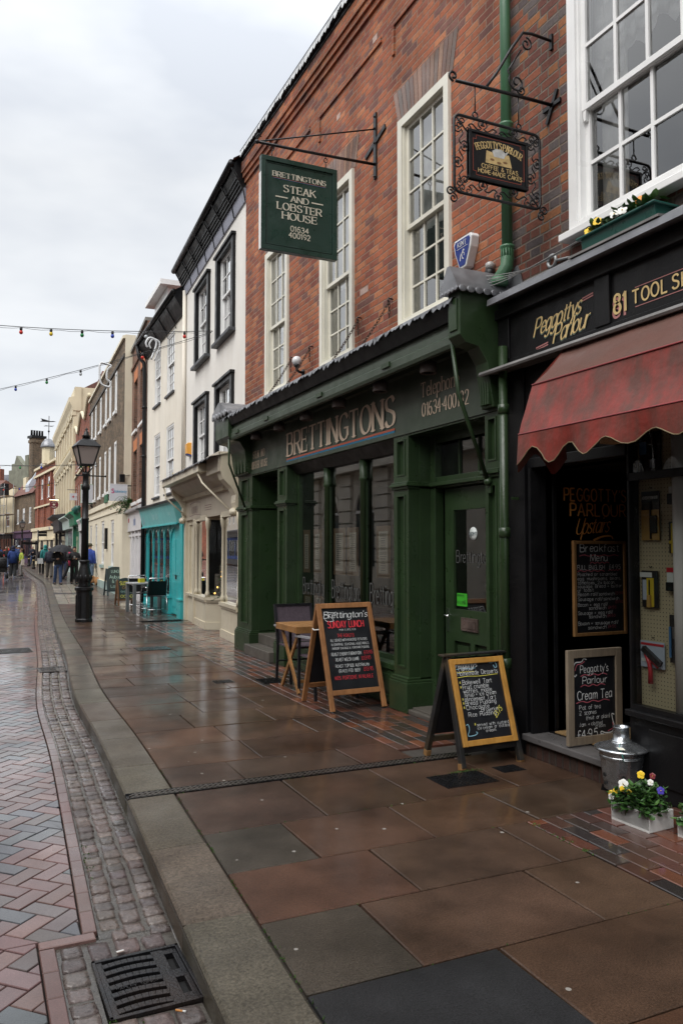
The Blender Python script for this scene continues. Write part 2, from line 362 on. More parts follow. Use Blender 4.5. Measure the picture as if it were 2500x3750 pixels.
# ------------------------------------------------------------------ lettering (single-stroke skeletons drawn with a nib)
GL = {}
for line in """A 4|0,0 2,6;2,6 4,0;.7,2 3.3,2
B 3.6|0,0 0,6;~0,6 2,6 3,5.6 3.2,4.6 2.9,3.6 2,3.2 0,3.2;~0,3.2 2.2,3.2 3.3,2.7 3.6,1.6 3.2,.5 2.2,0 0,0
C 4|~4,4.9 3.2,5.8 2,6 .7,5.2 0,3 .7,.8 2,0 3.2,.2 4,1.1
D 4|0,0 0,6;~0,6 1.8,6 3.3,5.2 4,3 3.3,.8 1.8,0 0,0
E 3.2|0,0 0,6;0,6 3.2,6;0,3.1 2.7,3.1;0,0 3.2,0
F 3|0,0 0,6;0,6 3,6;0,3.1 2.5,3.1
G 4|~4,4.9 3.2,5.8 2,6 .7,5.2 0,3 .7,.8 2,0 3.3,.3 4,1.2;4,1 4,2.7;2.4,2.7 4,2.7
H 4|0,0 0,6;4,0 4,6;0,3.1 4,3.1
I .5|.25,0 .25,6
J 2.6|~2.3,6 2.3,3 2.3,1.5 1.8,.3 1,0 .2,.6
K 3.8|0,0 0,6;3.6,6 0,2.6;1.2,3.6 3.8,0
L 3|0,6 0,0;0,0 3,0
M 5|0,0 .4,6;.4,6 2.5,.6;2.5,.6 4.6,6;4.6,6 5,0
N 4|0,0 0,6;0,6 4,0;4,0 4,6
O 4.4|~2.2,6 .7,5.2 0,3 .7,.8 2.2,0 3.7,.8 4.4,3 3.7,5.2 2.2,6
P 3.5|0,0 0,6;~0,6 2.1,6 3.2,5.5 3.5,4.4 3.2,3.3 2.1,2.8 0,2.8
R 3.8|0,0 0,6;~0,6 2.1,6 3.2,5.5 3.5,4.4 3.2,3.3 2.1,2.8 0,2.8;1.8,2.8 3.8,0
S 3.6|~3.3,5 2.6,5.9 1.6,6 .5,5.5 .3,4.5 .8,3.6 2,3.1 3.1,2.5 3.4,1.5 2.9,.4 1.7,0 .7,.2 0,1.1
T 4|2,0 2,6;0,6 4,6
U 4|~0,6 0,4 0,2 .5,.6 2,0 3.5,.6 4,2 4,4 4,6
V 4|0,6 2,0;2,0 4,6
W 5.4|0,6 1.4,0;1.4,0 2.7,5;2.7,5 4,0;4,0 5.4,6
X 4|0,0 4,6;0,6 4,0
Y 4|0,6 2,3;2,3 4,6;2,3 2,0
Z 3.6|0,6 3.6,6;3.6,6 0,0;0,0 3.6,0
0 3.4|~1.7,6 .5,5.2 0,3 .5,.8 1.7,0 2.9,.8 3.4,3 2.9,5.2 1.7,6
1 1.6|.1,4.9 1.2,6;1.2,6 1.2,0
2 3.4|~.1,4.6 .6,5.7 1.7,6 3,5.4 3.1,4.3 2.4,2.9 0,0;0,0 3.4,0
3 3.4|~.2,5.2 1,5.9 2.2,6 3.1,5.2 3,4 1.4,3.2;~1.4,3.2 3,2.9 3.4,1.6 2.7,.3 1.5,0 .5,.2 0,1
4 3.6|2.6,0 2.6,6;2.6,6 0,2;0,2 3.6,2
5 3.4|3.2,6 .7,6;.7,6 .4,3.4;~.4,3.4 1.6,3.9 2.8,3.4 3.3,2 2.8,.6 1.5,0 .5,.2 0,.9
6 3.4|~3,5.5 2,6 .8,5 .1,3 .2,1.2 1.2,0 2.5,.2 3.3,1.5 2.9,3 1.7,3.6 .5,2.9 .1,2
7 3.3|0,6 3.3,6;3.3,6 1.2,0
8 3.4|~1.7,3.3 .5,3.9 .3,5 1,5.9 1.8,6 2.9,5.5 3.1,4.5 2.5,3.6 1.7,3.3 .4,2.6 0,1.4 .6,.3 1.7,0 2.9,.4 3.4,1.5 2.9,2.7 1.7,3.3
9 3.3|~3.2,4 2.9,2.9 1.7,2.4 .5,3 .1,4.3 .7,5.6 1.8,6 2.9,5.3 3.2,4 2.9,1.8 1.4,0
£ 3.3|~3,5.2 2.3,6 1.3,5.8 .9,4.8 1,2.5 .8,1 0,0;0,0 3.2,0;.1,2.9 2.4,2.9
a 3|~2.8,3.2 2,4 1,3.9 .1,2.8 .1,1.2 .8,.1 1.8,.2 2.8,1.4;2.9,4 2.9,0
b 3|0,6 0,0;~0,2.6 .9,3.9 2,3.9 2.9,3 2.9,1.2 2.1,.1 .9,.1 0,1.2
c 2.7|~2.7,3.2 1.8,4 .8,3.7 0,2.2 .5,.5 1.5,0 2.7,.7
d 3|2.9,6 2.9,0;~2.9,2.6 2.1,3.9 1,3.9 .1,2.8 .1,1.2 .8,.1 1.9,.1 2.9,1.4
e 2.9|~.1,2.1 1.5,2.1 2.8,2.2 2.6,3.3 1.6,4 .6,3.6 0,2.2 .4,.6 1.4,0 2.7,.7
f 2|~2.2,5.6 1.5,6 .9,5.4 .8,4 .8,2 .8,0;0,3.7 1.9,3.7
g 3|~2.8,3.2 2,4 1,3.9 .1,2.8 .1,1.2 .8,.1 1.8,.2 2.8,1.4;~2.9,4 2.9,1.5 2.9,-.6 2.3,-1.8 1.2,-2 .2,-1.4
h 2.9|0,6 0,0;~0,2.4 .8,3.8 1.9,4 2.8,3 2.8,1.5 2.8,0
i .5|.2,4 .2,0;.2,5.3 .2,5.7
j 1.2|~.9,4 .9,1 .9,-1.2 .4,-2 -.4,-1.8;.9,5.3 .9,5.7
k 2.7|0,6 0,0;2.5,4 0,1.7;.9,2.5 2.7,0
l .5|.2,6 .2,0
m 4.6|0,4 0,0;~0,2.6 .7,3.8 1.5,4 2.2,3 2.2,0;~2.2,2.6 2.9,3.8 3.7,4 4.5,3 4.5,1.5 4.5,0
n 2.8|0,4 0,0;~0,2.4 .8,3.8 1.8,4 2.7,3 2.7,1.5 2.7,0
o 3|~1.5,4 .4,3.4 0,2 .4,.6 1.5,0 2.6,.6 3,2 2.6,3.4 1.5,4
p 3|0,4 0,-2;~0,2.6 .9,3.9 2,3.9 2.9,3 2.9,1.2 2.1,.1 .9,.1 0,1.2
q 3|2.9,4 2.9,-2;~2.9,2.6 2.1,3.9 1,3.9 .1,2.8 .1,1.2 .8,.1 1.9,.1 2.9,1.4
r 2|0,4 0,0;~0,2.2 .7,3.6 2,3.9
s 2.4|~2.3,3.4 1.5,4 .5,3.8 .2,3 .9,2.2 2,1.7 2.4,.9 1.6,.1 .6,.1 0,.7
t 2|~.9,5.4 .9,3 .9,1 1.3,.1 2.1,.3;0,4 1.9,4
u 2.8|~0,4 0,2.4 0,1.2 .6,.1 1.6,.1 2.7,1.4;2.8,4 2.8,0
v 2.8|0,4 1.4,0;1.4,0 2.8,4
w 4|0,4 1,0;1,0 2,3.4;2,3.4 3,0;3,0 4,4
x 2.8|0,0 2.8,4;0,4 2.8,0
y 2.9|0,4 1.5,.2;~2.9,4 2.1,1.8 1.3,-.4 .6,-1.8 -.2,-2
z 2.6|0,4 2.6,4;2.6,4 0,0;0,0 2.6,0
. .4|.2,0 .2,.4
, .6|.4,.4 .1,-.9
' .5|.3,6 .1,4.8
- 1.8|0,2.4 1.8,2.4
+ 2.6|0,2.4 2.6,2.4;1.3,1.1 1.3,3.7
& 3.8|~3.8,0 1.4,3.6 .8,5 1.5,6 2.4,5.2 1.9,4 .3,2.4 .2,.9 1.3,0 2.8,.8 3.7,2.6
( 1.2|~1.2,6.4 .2,4.8 0,2.6 .2,.6 1.2,-1
) 1.2|~0,6.4 1,4.8 1.2,2.6 1,.6 0,-1
/ 2.2|0,-.4 2.2,6.4
: .4|.2,.4 .2,.8;.2,3 .2,3.4
* 1.8|0,2 1.8,4;0,4 1.8,2;.9,1.6 .9,4.4
· .5|.2,2.8 .2,3.2""".split('\n'):
    k, r = line[0], line[2:]; w, st = r.split('|')
    GL[k] = (float(w), [(q.startswith('~'), [tuple(float(a) for a in p.split(',')) for p in q.lstrip('~').split(' ')]) for q in st.split(';')])
def catmull(P, n=3):
    if len(P) < 3: return P
    closed = P[0] == P[-1]; out = []
    for i in range(len(P) - 1):
        p0 = P[i - 1] if i else (P[-2] if closed else P[0]); p1, p2 = P[i], P[i + 1]
        p3 = P[i + 2] if i + 2 < len(P) else (P[1] if closed else P[-1])
        for j in range(n):
            t = j / n
            out.append(tuple(.5 * (2 * b + (c - a) * t + (2 * a - 5 * b + 4 * c - d) * t * t + (3 * b - a - 3 * c + d) * t ** 3) for a, b, c, d in zip(p0, p1, p2, p3)))
    return out + [P[-1]]
def text_w(s, h, xs=1., track=1.1, space=3.3):
    u = h / 6
    return (sum((GL[c][0] + track if c in GL else space) for c in s) - track) * u * xs
def text(mb, s, P, h, thick=.12, thin=None, nib=0., xs=1., track=1.1, slant=0., jit=0., serif=False, align='l', space=3.3, n=3, **k):
    """draw s; P(x, y) maps letter-plane metres to a 3-D point; h = capital height"""
    u = h / 6; thick *= h; thin = thick if thin is None else thin * h; x = 0.
    W = text_w(s, h, xs, track, space)
    o_, ex_v, ey_v = Vector(P(0, 0)), Vector(P(.01, 0)), Vector(P(0, .01)); nrm = (ex_v - o_).cross(ey_v - o_).normalized(); P0_ = P; lift = [0]
    def P(a, b): return tuple(Vector(P0_(a, b)) + nrm * (.0002 * lift[0]))
    x0 = {'l': 0, 'c': -W / 2, 'r': -W}[align]; rnd = random.Random(len(s) * 13 + int(h * 1e4))
    for ch in s:
        if ch not in GL: x += space; continue
        w, strokes = GL[ch]; jx, jy, js = (rnd.uniform(-jit, jit) for _ in range(3))
        lift[0] = (lift[0] // 40 + 1) % 2 * 40 * 0 + (0 if lift[0] > 16 else 17)
        for sm, pts in strokes:
            lift[0] += 1
            q = catmull(pts, n) if sm else pts
            L = [(x0 + ((px + x + jx) * xs + (py + jy) * (slant + js * .3)) * u, (py * (1 + js * .12) + jy) * u) for px, py in q]
            vs = []; m = len(L)
            for i in range(m):
                a, b = L[max(i - 1, 0)], L[min(i + 1, m - 1)]
                if L[0] == L[-1] and i in (0, m - 1): a, b = L[-2], L[1]
                dx, dy = b[0] - a[0], b[1] - a[1]; l = hypot(dx, dy) or 1e-9; dx /= l; dy /= l
                wd = thin + (thick - thin) * abs(dy * cos(nib) - dx * sin(nib)); ww = wd / 2
                ex = 0
                if i == 0 and m == 2: ex = -ww * .3
                if i == m - 1 and m == 2: ex = ww * .3
                cx_, cy_ = L[i][0] + dx * ex, L[i][1] + dy * ex
                vs += [P(cx_ - dy * ww, cy_ + dx * ww), P(cx_ + dy * ww, cy_ - dx * ww)]
            mb.add(vs, [(2 * i, 2 * i + 1, 2 * i + 3, 2 * i + 2) for i in range(m - 1)], **k)
            if serif:
                for (ex_, ey_), (ox, oy), raw in ((L[0], L[1], pts[0]), (L[-1], L[-2], pts[-1])):
                    if abs(ey_ - oy) > 1.2 * abs(ex_ - ox) and raw[1] in (0., 6., 4.) and not (sm and abs(ex_ - ox) > .35 * abs(ey_ - oy)):
                        lift[0] += 1; sw = thick * .95; th = max(thin, h * .035) / 2; sg = 1 if ey_ > oy else -1; yy = ey_ - sg * th
                        mb.add([P(ex_ - sw, yy - th), P(ex_ + sw, yy - th), P(ex_ + sw, yy + th), P(ex_ - sw, yy + th)], [(0, 1, 2, 3)], **k)
                    elif not sm and abs(ey_ - oy) < 1e-6 and ch in 'ETLFZ':
                        sg = -1 if raw[1] == 6 else (1 if raw[1] == 0 else 0); yl = thick * 1.3
                        for _ in (0,):
                            lift[0] += 1
                            if (raw[0] > 0 or ch == 'T'):
                                tw = max(thin, h * .04) / 2; y0, y1 = (ey_ - yl, ey_) if sg < 0 else ((ey_, ey_ + yl) if sg > 0 else (ey_ - yl / 2, ey_ + yl / 2))
                                mb.add([P(ex_ - tw, y0), P(ex_ + tw, y0), P(ex_ + tw, y1), P(ex_ - tw, y1)], [(0, 1, 2, 3)], **k)
        x += w + track
    return W
def squiggle(mb, P, pts, w, n=4, **k):
    L = catmull(pts, n); vs = []; m = len(L)
    for i in range(m):
        a, b = L[max(i - 1, 0)], L[min(i + 1, m - 1)]; dx, dy = b[0] - a[0], b[1] - a[1]; l = hypot(dx, dy) or 1e-9
        vs += [P(L[i][0] - dy / l * w / 2, L[i][1] + dx / l * w / 2), P(L[i][0] + dy / l * w / 2, L[i][1] - dx / l * w / 2)]
    mb.add(vs, [(2 * i, 2 * i + 1, 2 * i + 3, 2 * i + 2) for i in range(m - 1)], **k)
def spiral(c, r0, r1, a0, turns, n=22, plane=None):
    out = []
    for i in range(n + 1):
        t = i / n; a = a0 + turns * 2 * pi * t; r = r0 + (r1 - r0) * t
        out.append((c[0] + r * cos(a), c[1] + r * sin(a)))
    return out if plane is None else [plane(*p) for p in out]
# ================================================================== GROUND
ZR = -0.095
KP = [(-6, .70), (0, .74), (2.5, .795), (3.5, .835), (5.1, .905), (6.9, .975), (9.3, 1.03), (12.6, 1.265), (18.3, 1.59), (23.3, 1.93), (30.3, 2.40), (36, 2.78), (41.6, 3.05), (51.4, 3.22), (60, 3.45), (69, 3.65), (76, 3.5), (84, 2.7), (92, 1.2), (110, -3.5)]
KB = [(-6, .28), (2.5, .305), (9, .31), (12.6, .285), (23, .22), (40, .26), (70, .25), (110, .25)]
def interp(T, y):
    if y <= T[0][0]: return T[0][1]
    for i in range(len(T) - 1):
        if T[i][0] <= y <= T[i + 1][0]:
            (a, p1), (b, p2) = T[i], T[i + 1]; p0 = T[max(i - 1, 0)]; p3 = T[min(i + 2, len(T) - 1)]; t = (y - a) / (b - a); h = b - a
            m1 = (p2 - p0[1]) / (b - p0[0]) if b != p0[0] else 0; m2 = (p3[1] - p1) / (p3[0] - a) if p3[0] != a else 0
            return (2 * t ** 3 - 3 * t * t + 1) * p1 + (t ** 3 - 2 * t * t + t) * h * m1 + (-2 * t ** 3 + 3 * t * t) * p2 + (t ** 3 - t * t) * h * m2
    return T[-1][1]
kx = lambda y: interp(KP, y)                 # road side of the kerb
kb = lambda y: kx(y) + interp(KB, y)         # back of the kerb
FACADE = [(-6, 3.9), (12.4, 3.9), (17.75, 4.25), (22.9, 4.42), (27.1, 4.73), (42, 5.02), (52, 5.66), (72, 6.2), (110, 6.5)]
fxl = lambda y: interp(FACADE, y)
def clip(poly, xf):
    """keep the part of a polygon left of the line x = xf(y)"""
    out = []
    for i in range(len(poly)):
        a, b = poly[i], poly[(i + 1) % len(poly)]; da, db = a[0] - xf(a[1]), b[0] - xf(b[1])
        if da <= 0: out.append(a)
        if da * db < 0: t = da / (da - db); out.append((a[0] + (b[0] - a[0]) * t, a[1] + (b[1] - a[1]) * t))
    return out
def stone(mb, poly, z0, z1, gap=.004, bev=.004, col=(1, 1, 1), tilt=0.0, rnd=random):
    """one paving unit: the polygon pulled in by half a joint, with a chamfered upper edge"""
    n = len(poly); cx_ = sum(p[0] for p in poly) / n; cy_ = sum(p[1] for p in poly) / n
    def inset(d):
        q = []
        for i in range(n):
            a, b, c = poly[i - 1], poly[i], poly[(i + 1) % n]
            e1 = (b[0] - a[0], b[1] - a[1]); e2 = (c[0] - b[0], c[1] - b[1]); l1 = hypot(*e1) or 1e-9; l2 = hypot(*e2) or 1e-9
            n1 = (-e1[1] / l1, e1[0] / l1); n2 = (-e2[1] / l2, e2[0] / l2); k = 1 + n1[0] * n2[0] + n1[1] * n2[1]
            k = max(k, .35); q.append((b[0] + (n1[0] + n2[0]) / k * d, b[1] + (n1[1] + n2[1]) / k * d))
        return q
    a = sum(poly[i][0] * poly[(i + 1) % n][1] - poly[(i + 1) % n][0] * poly[i][1] for i in range(n))
    if a < 0: poly = poly[::-1]
    if abs(a) / 2 < .0004: return
    tx, ty = rnd.uniform(-tilt, tilt), rnd.uniform(-tilt, tilt)
    o1, o2 = inset(gap), inset(gap + bev); zz = lambda p: z1 + (p[0] - cx_) * tx + (p[1] - cy_) * ty
    vs = [(*p, z0) for p in o1] + [(*p, zz(p) - bev) for p in o1] + [(*p, zz(p)) for p in o2]
    fs = [tuple(range(2 * n, 3 * n))]
    for i in range(n):
        j = (i + 1) % n; fs += [(i, j, n + j, n + i), (n + i, n + j, 2 * n + j, 2 * n + i)]
    mb.add(vs, fs, col=col)
def vary(c, a=.15, rnd=random):
    f = rnd.uniform(1 - a, 1 + a); return tuple(max(0, q * f * rnd.uniform(.96, 1.04)) for q in c)

m_slab = attr_mat('wet_paving_slab', coat=(.06, .55), rough=(.3, .55), grain=130, gb=.5, nscale=1.9, speck=.75, blotch=(.5, 1.45), spec=.18, gvar=(.35, 1.8))
m_kerb = attr_mat('wet_granite_kerb', spec=.25, coat=(.05, .6), rough=(.35, .6), grain=75, gb=.7, nscale=3.2, gvar=(.35, 1.9), bdist=.008)
m_sett = attr_mat('wet_granite_sett', spec=.3, rough=(.2, .45), grain=60, gb=.8, nscale=5, gvar=(.55, 1.5), wet=.7, bdist=.01)
m_paver = attr_mat('wet_brick_paver', spec=.25, rough=(.25, .45), coat=(.45, 1.0), grain=150, gb=.3, nscale=2.1, gvar=(.7, 1.35), wet=.08)
m_bed = paint('joint_sand', (.040, .034, .028), .75, .3, 6, bump=.4)
m_far = attr_mat('wet_road_surface', spec=.3, coat=(.6, 1.0), rough=(.2, .4), grain=40, gb=.12, nscale=.7, gvar=(.8, 1.2), wet=.1)
g = MB()
ys = [-6 + i * 1.0 for i in range(115)]
for a, b in zip(ys, ys[1:]):                       # subgrade under the whole street, stepping up at the kerb
    g.quad((-60, a, ZR - .03), (kx(a), a, ZR - .03), (kx(b), b, ZR - .03), (-60, b, ZR - .03))
    g.quad((kx(a), a, -.02), (60, a, -.02), (60, b, -.02), (kx(b), b, -.02))
g.quad((-300, 108, -.14), (300, 108, -.14), (300, 420, -.14), (-300, 420, -.14)); g.quad((-300, -200, -.14), (300, -200, -.14), (300, -5.9, -.14), (-300, -5.9, -.14))
g.build('ground', m_bed, kind='structure')

# road: herringbone clay pavers, real bricks near the camera, one sheet further on
rnd = random.Random(3)
edge = lambda y: (kx(y) - .385) if y > 3.72 else .275
mb = MB(); c45 = sqrt(.5); L = .105
pal = [(.155, .092, .085)] * 5 + [(.135, .084, .078)] * 3 + [(.11, .085, .082)] * 3 + [(.085, .088, .096)] * 3 + [(.175, .105, .092)]
for i in range(-30, 330):
    for j in range(-330, 60):
        c = (i - j) % 4
        if c not in (0, 2): continue
        if c == 0: x0, y0, x1, y1 = i, j, i + 2, j + 1
        else: x0, y0, x1, y1 = i, j - 1, i + 1, j + 1
        P = [((x - (-y)) * c45 * L * 0 + (x + y) * c45 * L, (x - y) * c45 * L) for x, y in ((x0, y0), (x1, y0), (x1, y1), (x0, y1))]
        cx_ = sum(p[0] for p in P) / 4; cy_ = sum(p[1] for p in P) / 4
        if not (-1.7 < cx_ < edge(cy_) + .12 and .9 < cy_ < 27): continue
        sw = lambda W: [(b, a) for a, b in W]
        if min(p[1] for p in P) > 3.72 or max(p[1] for p in P) < 3.65: QS = [clip(P, edge)]
        else: QS = [clip(sw(clip(sw([(a, -b) for a, b in P]), lambda y: -3.72)), lambda y: edge(3.74)), clip(sw(clip(sw(P), lambda y: 3.72)), lambda y: .275)]; QS[0] = [(a, -b) for a, b in QS[0]]
        cl_ = vary(rnd.choice(pal), .16, rnd)
        for Q in QS:
          if len(Q) > 2: stone(mb, Q, ZR - .025, ZR + rnd.uniform(-.0015, .0015), .0035, .003, cl_, .006, rnd)
mb.build('road', m_paver, color=True, kind='structure')
mb = MB()
for a, b in zip(ys, ys[1:]):
    col = vary((.125, .095, .092), .04, rnd)
    if b > 27: mb.quad((-9, a, ZR - .002), (kx(a) - .38, a, ZR - .002), (kx(b) - .38, b, ZR - .002), (-9, b, ZR - .002), col=col)
    else: mb.quad((-9, a, ZR - .002), (-1.72, a, ZR - .002), (-1.72, b, ZR - .002), (-9, b, ZR - .002), col=col)
mb.build('road_far', m_far, color=True, kind='structure')
# brick edging and granite setts of the gutter
mb = MB(); y = 3.72
while y < 75:
    l = .215 if y < 40 else .6
    e = lambda q: kx(q) - .385
    stone(mb, [(e(y), y), (e(y) + .068, y), (e(y + l) + .068, y + l), (e(y + l), y + l)], ZR - .02, ZR + .004, .003, .004, vary((.125, .068, .06), .15, rnd), .004, rnd); y += l
y = 1.04
while y < 3.60:
    stone(mb, [(.275, y), (.345, y), (.345, y + .2), (.275, y + .2)], ZR - .02, ZR + .004, .003, .004, vary((.12, .065, .058), .15, rnd), .004, rnd); y += .2
for i in range(1): stone(mb, [(.277, 3.648), (.515, 3.648), (.515, 3.716), (.277, 3.716)], ZR - .02, ZR + .004, .003, .004, vary((.16, .09, .082), .1, rnd), .004, rnd)
mb.build('road_edge_strip', m_paver, color=True, kind='structure')
mb = MB(); mb.smooth = False
def sett(x0, x1, y0, y1, far=False):
    j = .011; P = [(x0 + rnd.uniform(0, j), y0 + rnd.uniform(0, j)), (x1 - rnd.uniform(0, j), y0 + rnd.uniform(0, j)), (x1 - rnd.uniform(0, j), y1 - rnd.uniform(0, j)), (x0 + rnd.uniform(0, j), y1 - rnd.uniform(0, j))]
    colr = vary(rnd.choice([(.11, .08, .07), (.085, .068, .062), (.13, .10, .088), (.08, .062, .058)]), .2, rnd)
    zt = ZR + rnd.uniform(-.006, .006)
    if far: stone(mb, P, ZR - .03, zt, .005, .012, colr, .03, rnd); return
    # rounded crown: three rings
    cx_, cy_ = (x0 + x1) / 2, (y0 + y1) / 2; n = 12; vs = []
    for k, (sc, dz) in enumerate(((.985, -.03), (.97, -.010), (.87, -.001), (.55, .001))):
        for i in range(n):
            t = i / n * 4; e_, f = int(t), t % 1; a, b = P[e_], P[(e_ + 1) % 4]
            px, py = a[0] + (b[0] - a[0]) * f, a[1] + (b[1] - a[1]) * f
            rd = 1 - .035 * (k > 0) * (abs(f - .5) * 2) ** 2
            vs.append((cx_ + (px - cx_) * sc * rd, cy_ + (py - cy_) * sc * rd, zt + dz + rnd.uniform(-.0032, .0032) * (k > 0)))
    fs = [tuple(range(3 * n, 4 * n))]
    for k in range(3):
        for i in range(n): fs.append((k * n + i, k * n + (i + 1) % n, (k + 1) * n + (i + 1) % n, (k + 1) * n + i))
    mb.add(vs, fs, col=colr, smooth=True)
for r in range(3):
    y = 3.725 if r == 0 else (3.66, 3.60)[r - 1]
    while y < 72:
        l = rnd.uniform(.085, .135) if y < 22 else (rnd.uniform(.1, .15) if y < 40 else .4)
        a = kx(y) - .312 + r * .103
        sett(a, a + .1, y, y + l, y > 14); y += l
y = 3.66
while y < 72: mb.quad((kx(y) - .316, y, ZR - .011), (kx(y), y, ZR - .011), (kx(y + .6), y + .6, ZR - .011), (kx(y + .6) - .316, y + .6, ZR - .011), col=(.07, .062, .052)); y += .6
for a, b, c_, d in ((.345, .468, .8, 3.66), (.468, .83, 3.465, 3.66), (.468, .81, .8, 3.005)): mb.quad((a, c_, ZR - .012), (b, c_, ZR - .012), (b, d, ZR - .012), (a, d, ZR - .012), col=(.07, .062, .052))
# setts fitted round the gully grate
for x0, x1, y0, y1 in [(.35, .455, 3.54, 3.64), (.345, .455, 3.42, 3.535), (.345, .455, 3.30, 3.415), (.345, .455, 3.19, 3.295), (.345, .455, 3.08, 3.185), (.345, .455, 2.97, 3.075), (.345, .455, 2.86, 2.965),
                       (.46, .565, 3.475, 3.64), (.57, .68, 3.475, 3.60), (.685, .79, 3.475, 3.59), (.575, .65, 3.605, 3.70), (.46, .57, 2.87, 2.995), (.575, .69, 2.86, 2.99), (.695, .80, 2.87, 2.99)]: sett(x0, x1, y0, y1)
y = 2.85
while y > .8:
    for r in range(4): sett(.345 + r * .112, .345 + r * .112 + .108, y - .115, y)
    y -= .12
mb.build('sett_path', m_sett, color=True, kind='structure')
# kerb stones
mb = MB(); y = -3.0; js = [-3, -2, -1.1, -.2, .7, 1.62, 2.55, 3.42, 4.3, 5.24, 5.345, 6.0, 6.9]
while js[-1] < 75: js.append(js[-1] + rnd.uniform(.75, 1.05))
for a, b in zip(js, js[1:]):
    if abs(a - 5.24) < .01: continue
    n = 3; A_ = [a + (b - a) * i / n for i in range(n + 1)]
    poly = [(kx(q), q) for q in A_[::-1]] + [(kb(q), q) for q in A_]
    stone(mb, poly, ZR - .05, .004 + rnd.uniform(-.003, .003), .003, .012, vary(rnd.choice([(.088, .074, .054), (.08, .067, .050), (.075, .064, .05), (.083, .066, .05)]), .12, rnd), .003, rnd)
mb.build('kerb', m_kerb, color=True, kind='structure')
# paving slabs in courses across the footway
mb = MB(); rows = [-1.5, -.9, -.3, .3, .9, 1.5, 2.1, 2.705, 3.29, 3.85, 4.43, 5.235]
rows2 = [5.355, 5.85, 6.45]
while rows2[-1] < 23.6: rows2.append(rows2[-1] + rnd.choice((.52, .6, .6, .66)))
spal = [(.058, .033, .021)] * 5 + [(.064, .036, .023)] * 3 + [(.049, .030, .021)] * 3 + [(.052, .035, .025)] + [(.07, .034, .020)]
fixed = {2.1: ([1.93], [(.018, .018, .019), None]), 2.705: ([1.597, 2.5], [(.048, .039, .030), (.062, .036, .024), (.060, .036, .023)]), 3.29: ([1.93, 2.75], [(.070, .036, .024), (.060, .036, .024), (.056, .034, .023)]),
         3.85: ([1.655, 2.35, 3.05], [(.046, .038, .030), None, None, None]), 4.43: ([1.95, 2.62, 3.35], [None, None, None, None])}
def xend(y):
    if y < 3.8: return 2.96
    if y < 5.6: return 4.2
    if y < 12.4: return 3.075
    if y < 17: return 3.25
    return 3.5 + .02 * (y - 17)
for seq in (rows, rows2):
    for a, b in zip(seq, seq[1:]):
        m_ = (a + b) / 2; xe = xend(m_); x = None
        if a in fixed: cuts, cols = fixed[a]
        else:
            cuts = []; x = kb(m_) + rnd.uniform(.35, .85)
            while x < xe - .25: cuts.append(x); x += rnd.choice((.6, .75, .75, .9))
            cols = [None] * (len(cuts) + 1)
        xs = [None] + cuts + [xe]
        for i in range(len(xs) - 1):
            lo0, lo1 = (kb(a), kb(b)) if i == 0 else (xs[i], xs[i]); sk = 0 if i == 0 else rnd.uniform(-.008, .008)
            stone(mb, [(lo0 - sk, a), (xs[i + 1], a), (xs[i + 1], b), (lo1 + sk, b)], -.03, rnd.uniform(-.0025, .0025), .0055, .005, cols[i] or vary(rnd.choice(spal), .13, rnd), .0025, rnd)
mb.build('pavement', m_slab, color=True, kind='structure')
# brick paving along the shop fronts, pale blocks further up the street
mb = MB(); bp = [(.065, .035, .028), (.048, .033, .028), (.105, .04, .027), (.036, .03, .028), (.08, .038, .028), (.13, .048, .027)]
def brickrows(x0f, x1f, y0, y1, w=.105, l=.215, pal=bp):
    y = y0
    r = 0; x = x0f(y0)
    nx = int((x1f((y0 + y1) / 2) - x0f((y0 + y1) / 2)) / w) + 1
    for r in range(nx):
        y = y0 - (l / 2 if r % 2 else 0)
        while y < y1:
            a, b = max(y, y0), min(y + l, y1); xa, xb = x0f(a) + r * w, x0f(b) + r * w
            if xa < x1f(a) and b - a > .02: stone(mb, [(xa, a), (xa + w, a), (xb + w, b), (xb, b)], -.03, rnd.uniform(-.003, .002), .003, .004, vary(rnd.choice(pal), .2, rnd), .008, rnd)
            y += l
brickrows(lambda y: 3.08, lambda y: 4.3, 5.62, 12.4)
brickrows(lambda y: 3.255, lambda y: 4.6, 12.4, 17)
brickrows(lambda y: 2.965, lambda y: 4.2, 1.2, 3.85)
brickrows(lambda y: 3.5 + .02 * (y - 17), lambda y: 4.9, 17, 24, .2, .4, [(.06, .043, .035), (.052, .038, .032), (.07, .046, .035)])
mb.build('brick_path', m_paver, color=True, kind='structure')
mb = MB(); y = 23.6
while y < 100:
    l = .45 if y < 45 else 1.0
    pale = 23.6 < y < 37 and not 28.9 < y < 29.7
    xs = [kb(y) + i * .3 for i in range(4)] + [kb(y) + .9]
    if pale:
        for i in range(3): stone(mb, [(kb(y) + i * .3, y), (kb(y) + i * .3 + .3, y), (kb(y + l) + i * .3 + .3, y + l), (kb(y + l) + i * .3, y + l)], -.03, 0, .006, .004, vary((.24, .215, .175), .08, rnd))
    st = .9 if pale else 0; x = kb(y) + st; w = .62
    while x < fxl(y) + .6:
        stone(mb, [(x, y), (x + w, y), (x + w + kb(y + l) - kb(y), y + l), (x + kb(y + l) - kb(y), y + l)], -.03, 0, .005, .004, vary((.066, .048, .040) if not 28.9 < y < 29.7 else (.07, .06, .055), .14, rnd)); x += w
    y += l
mb.build('pavement_far', m_slab, color=True, kind='structure')
mb = MB()                                          # far footway across the road
mb.box(-9.0, -3.6, -6, 60, ZR - .02, .0, col=(.11, .085, .07)); mb.build('opposite_pavement', m_slab, color=True, kind='structure')

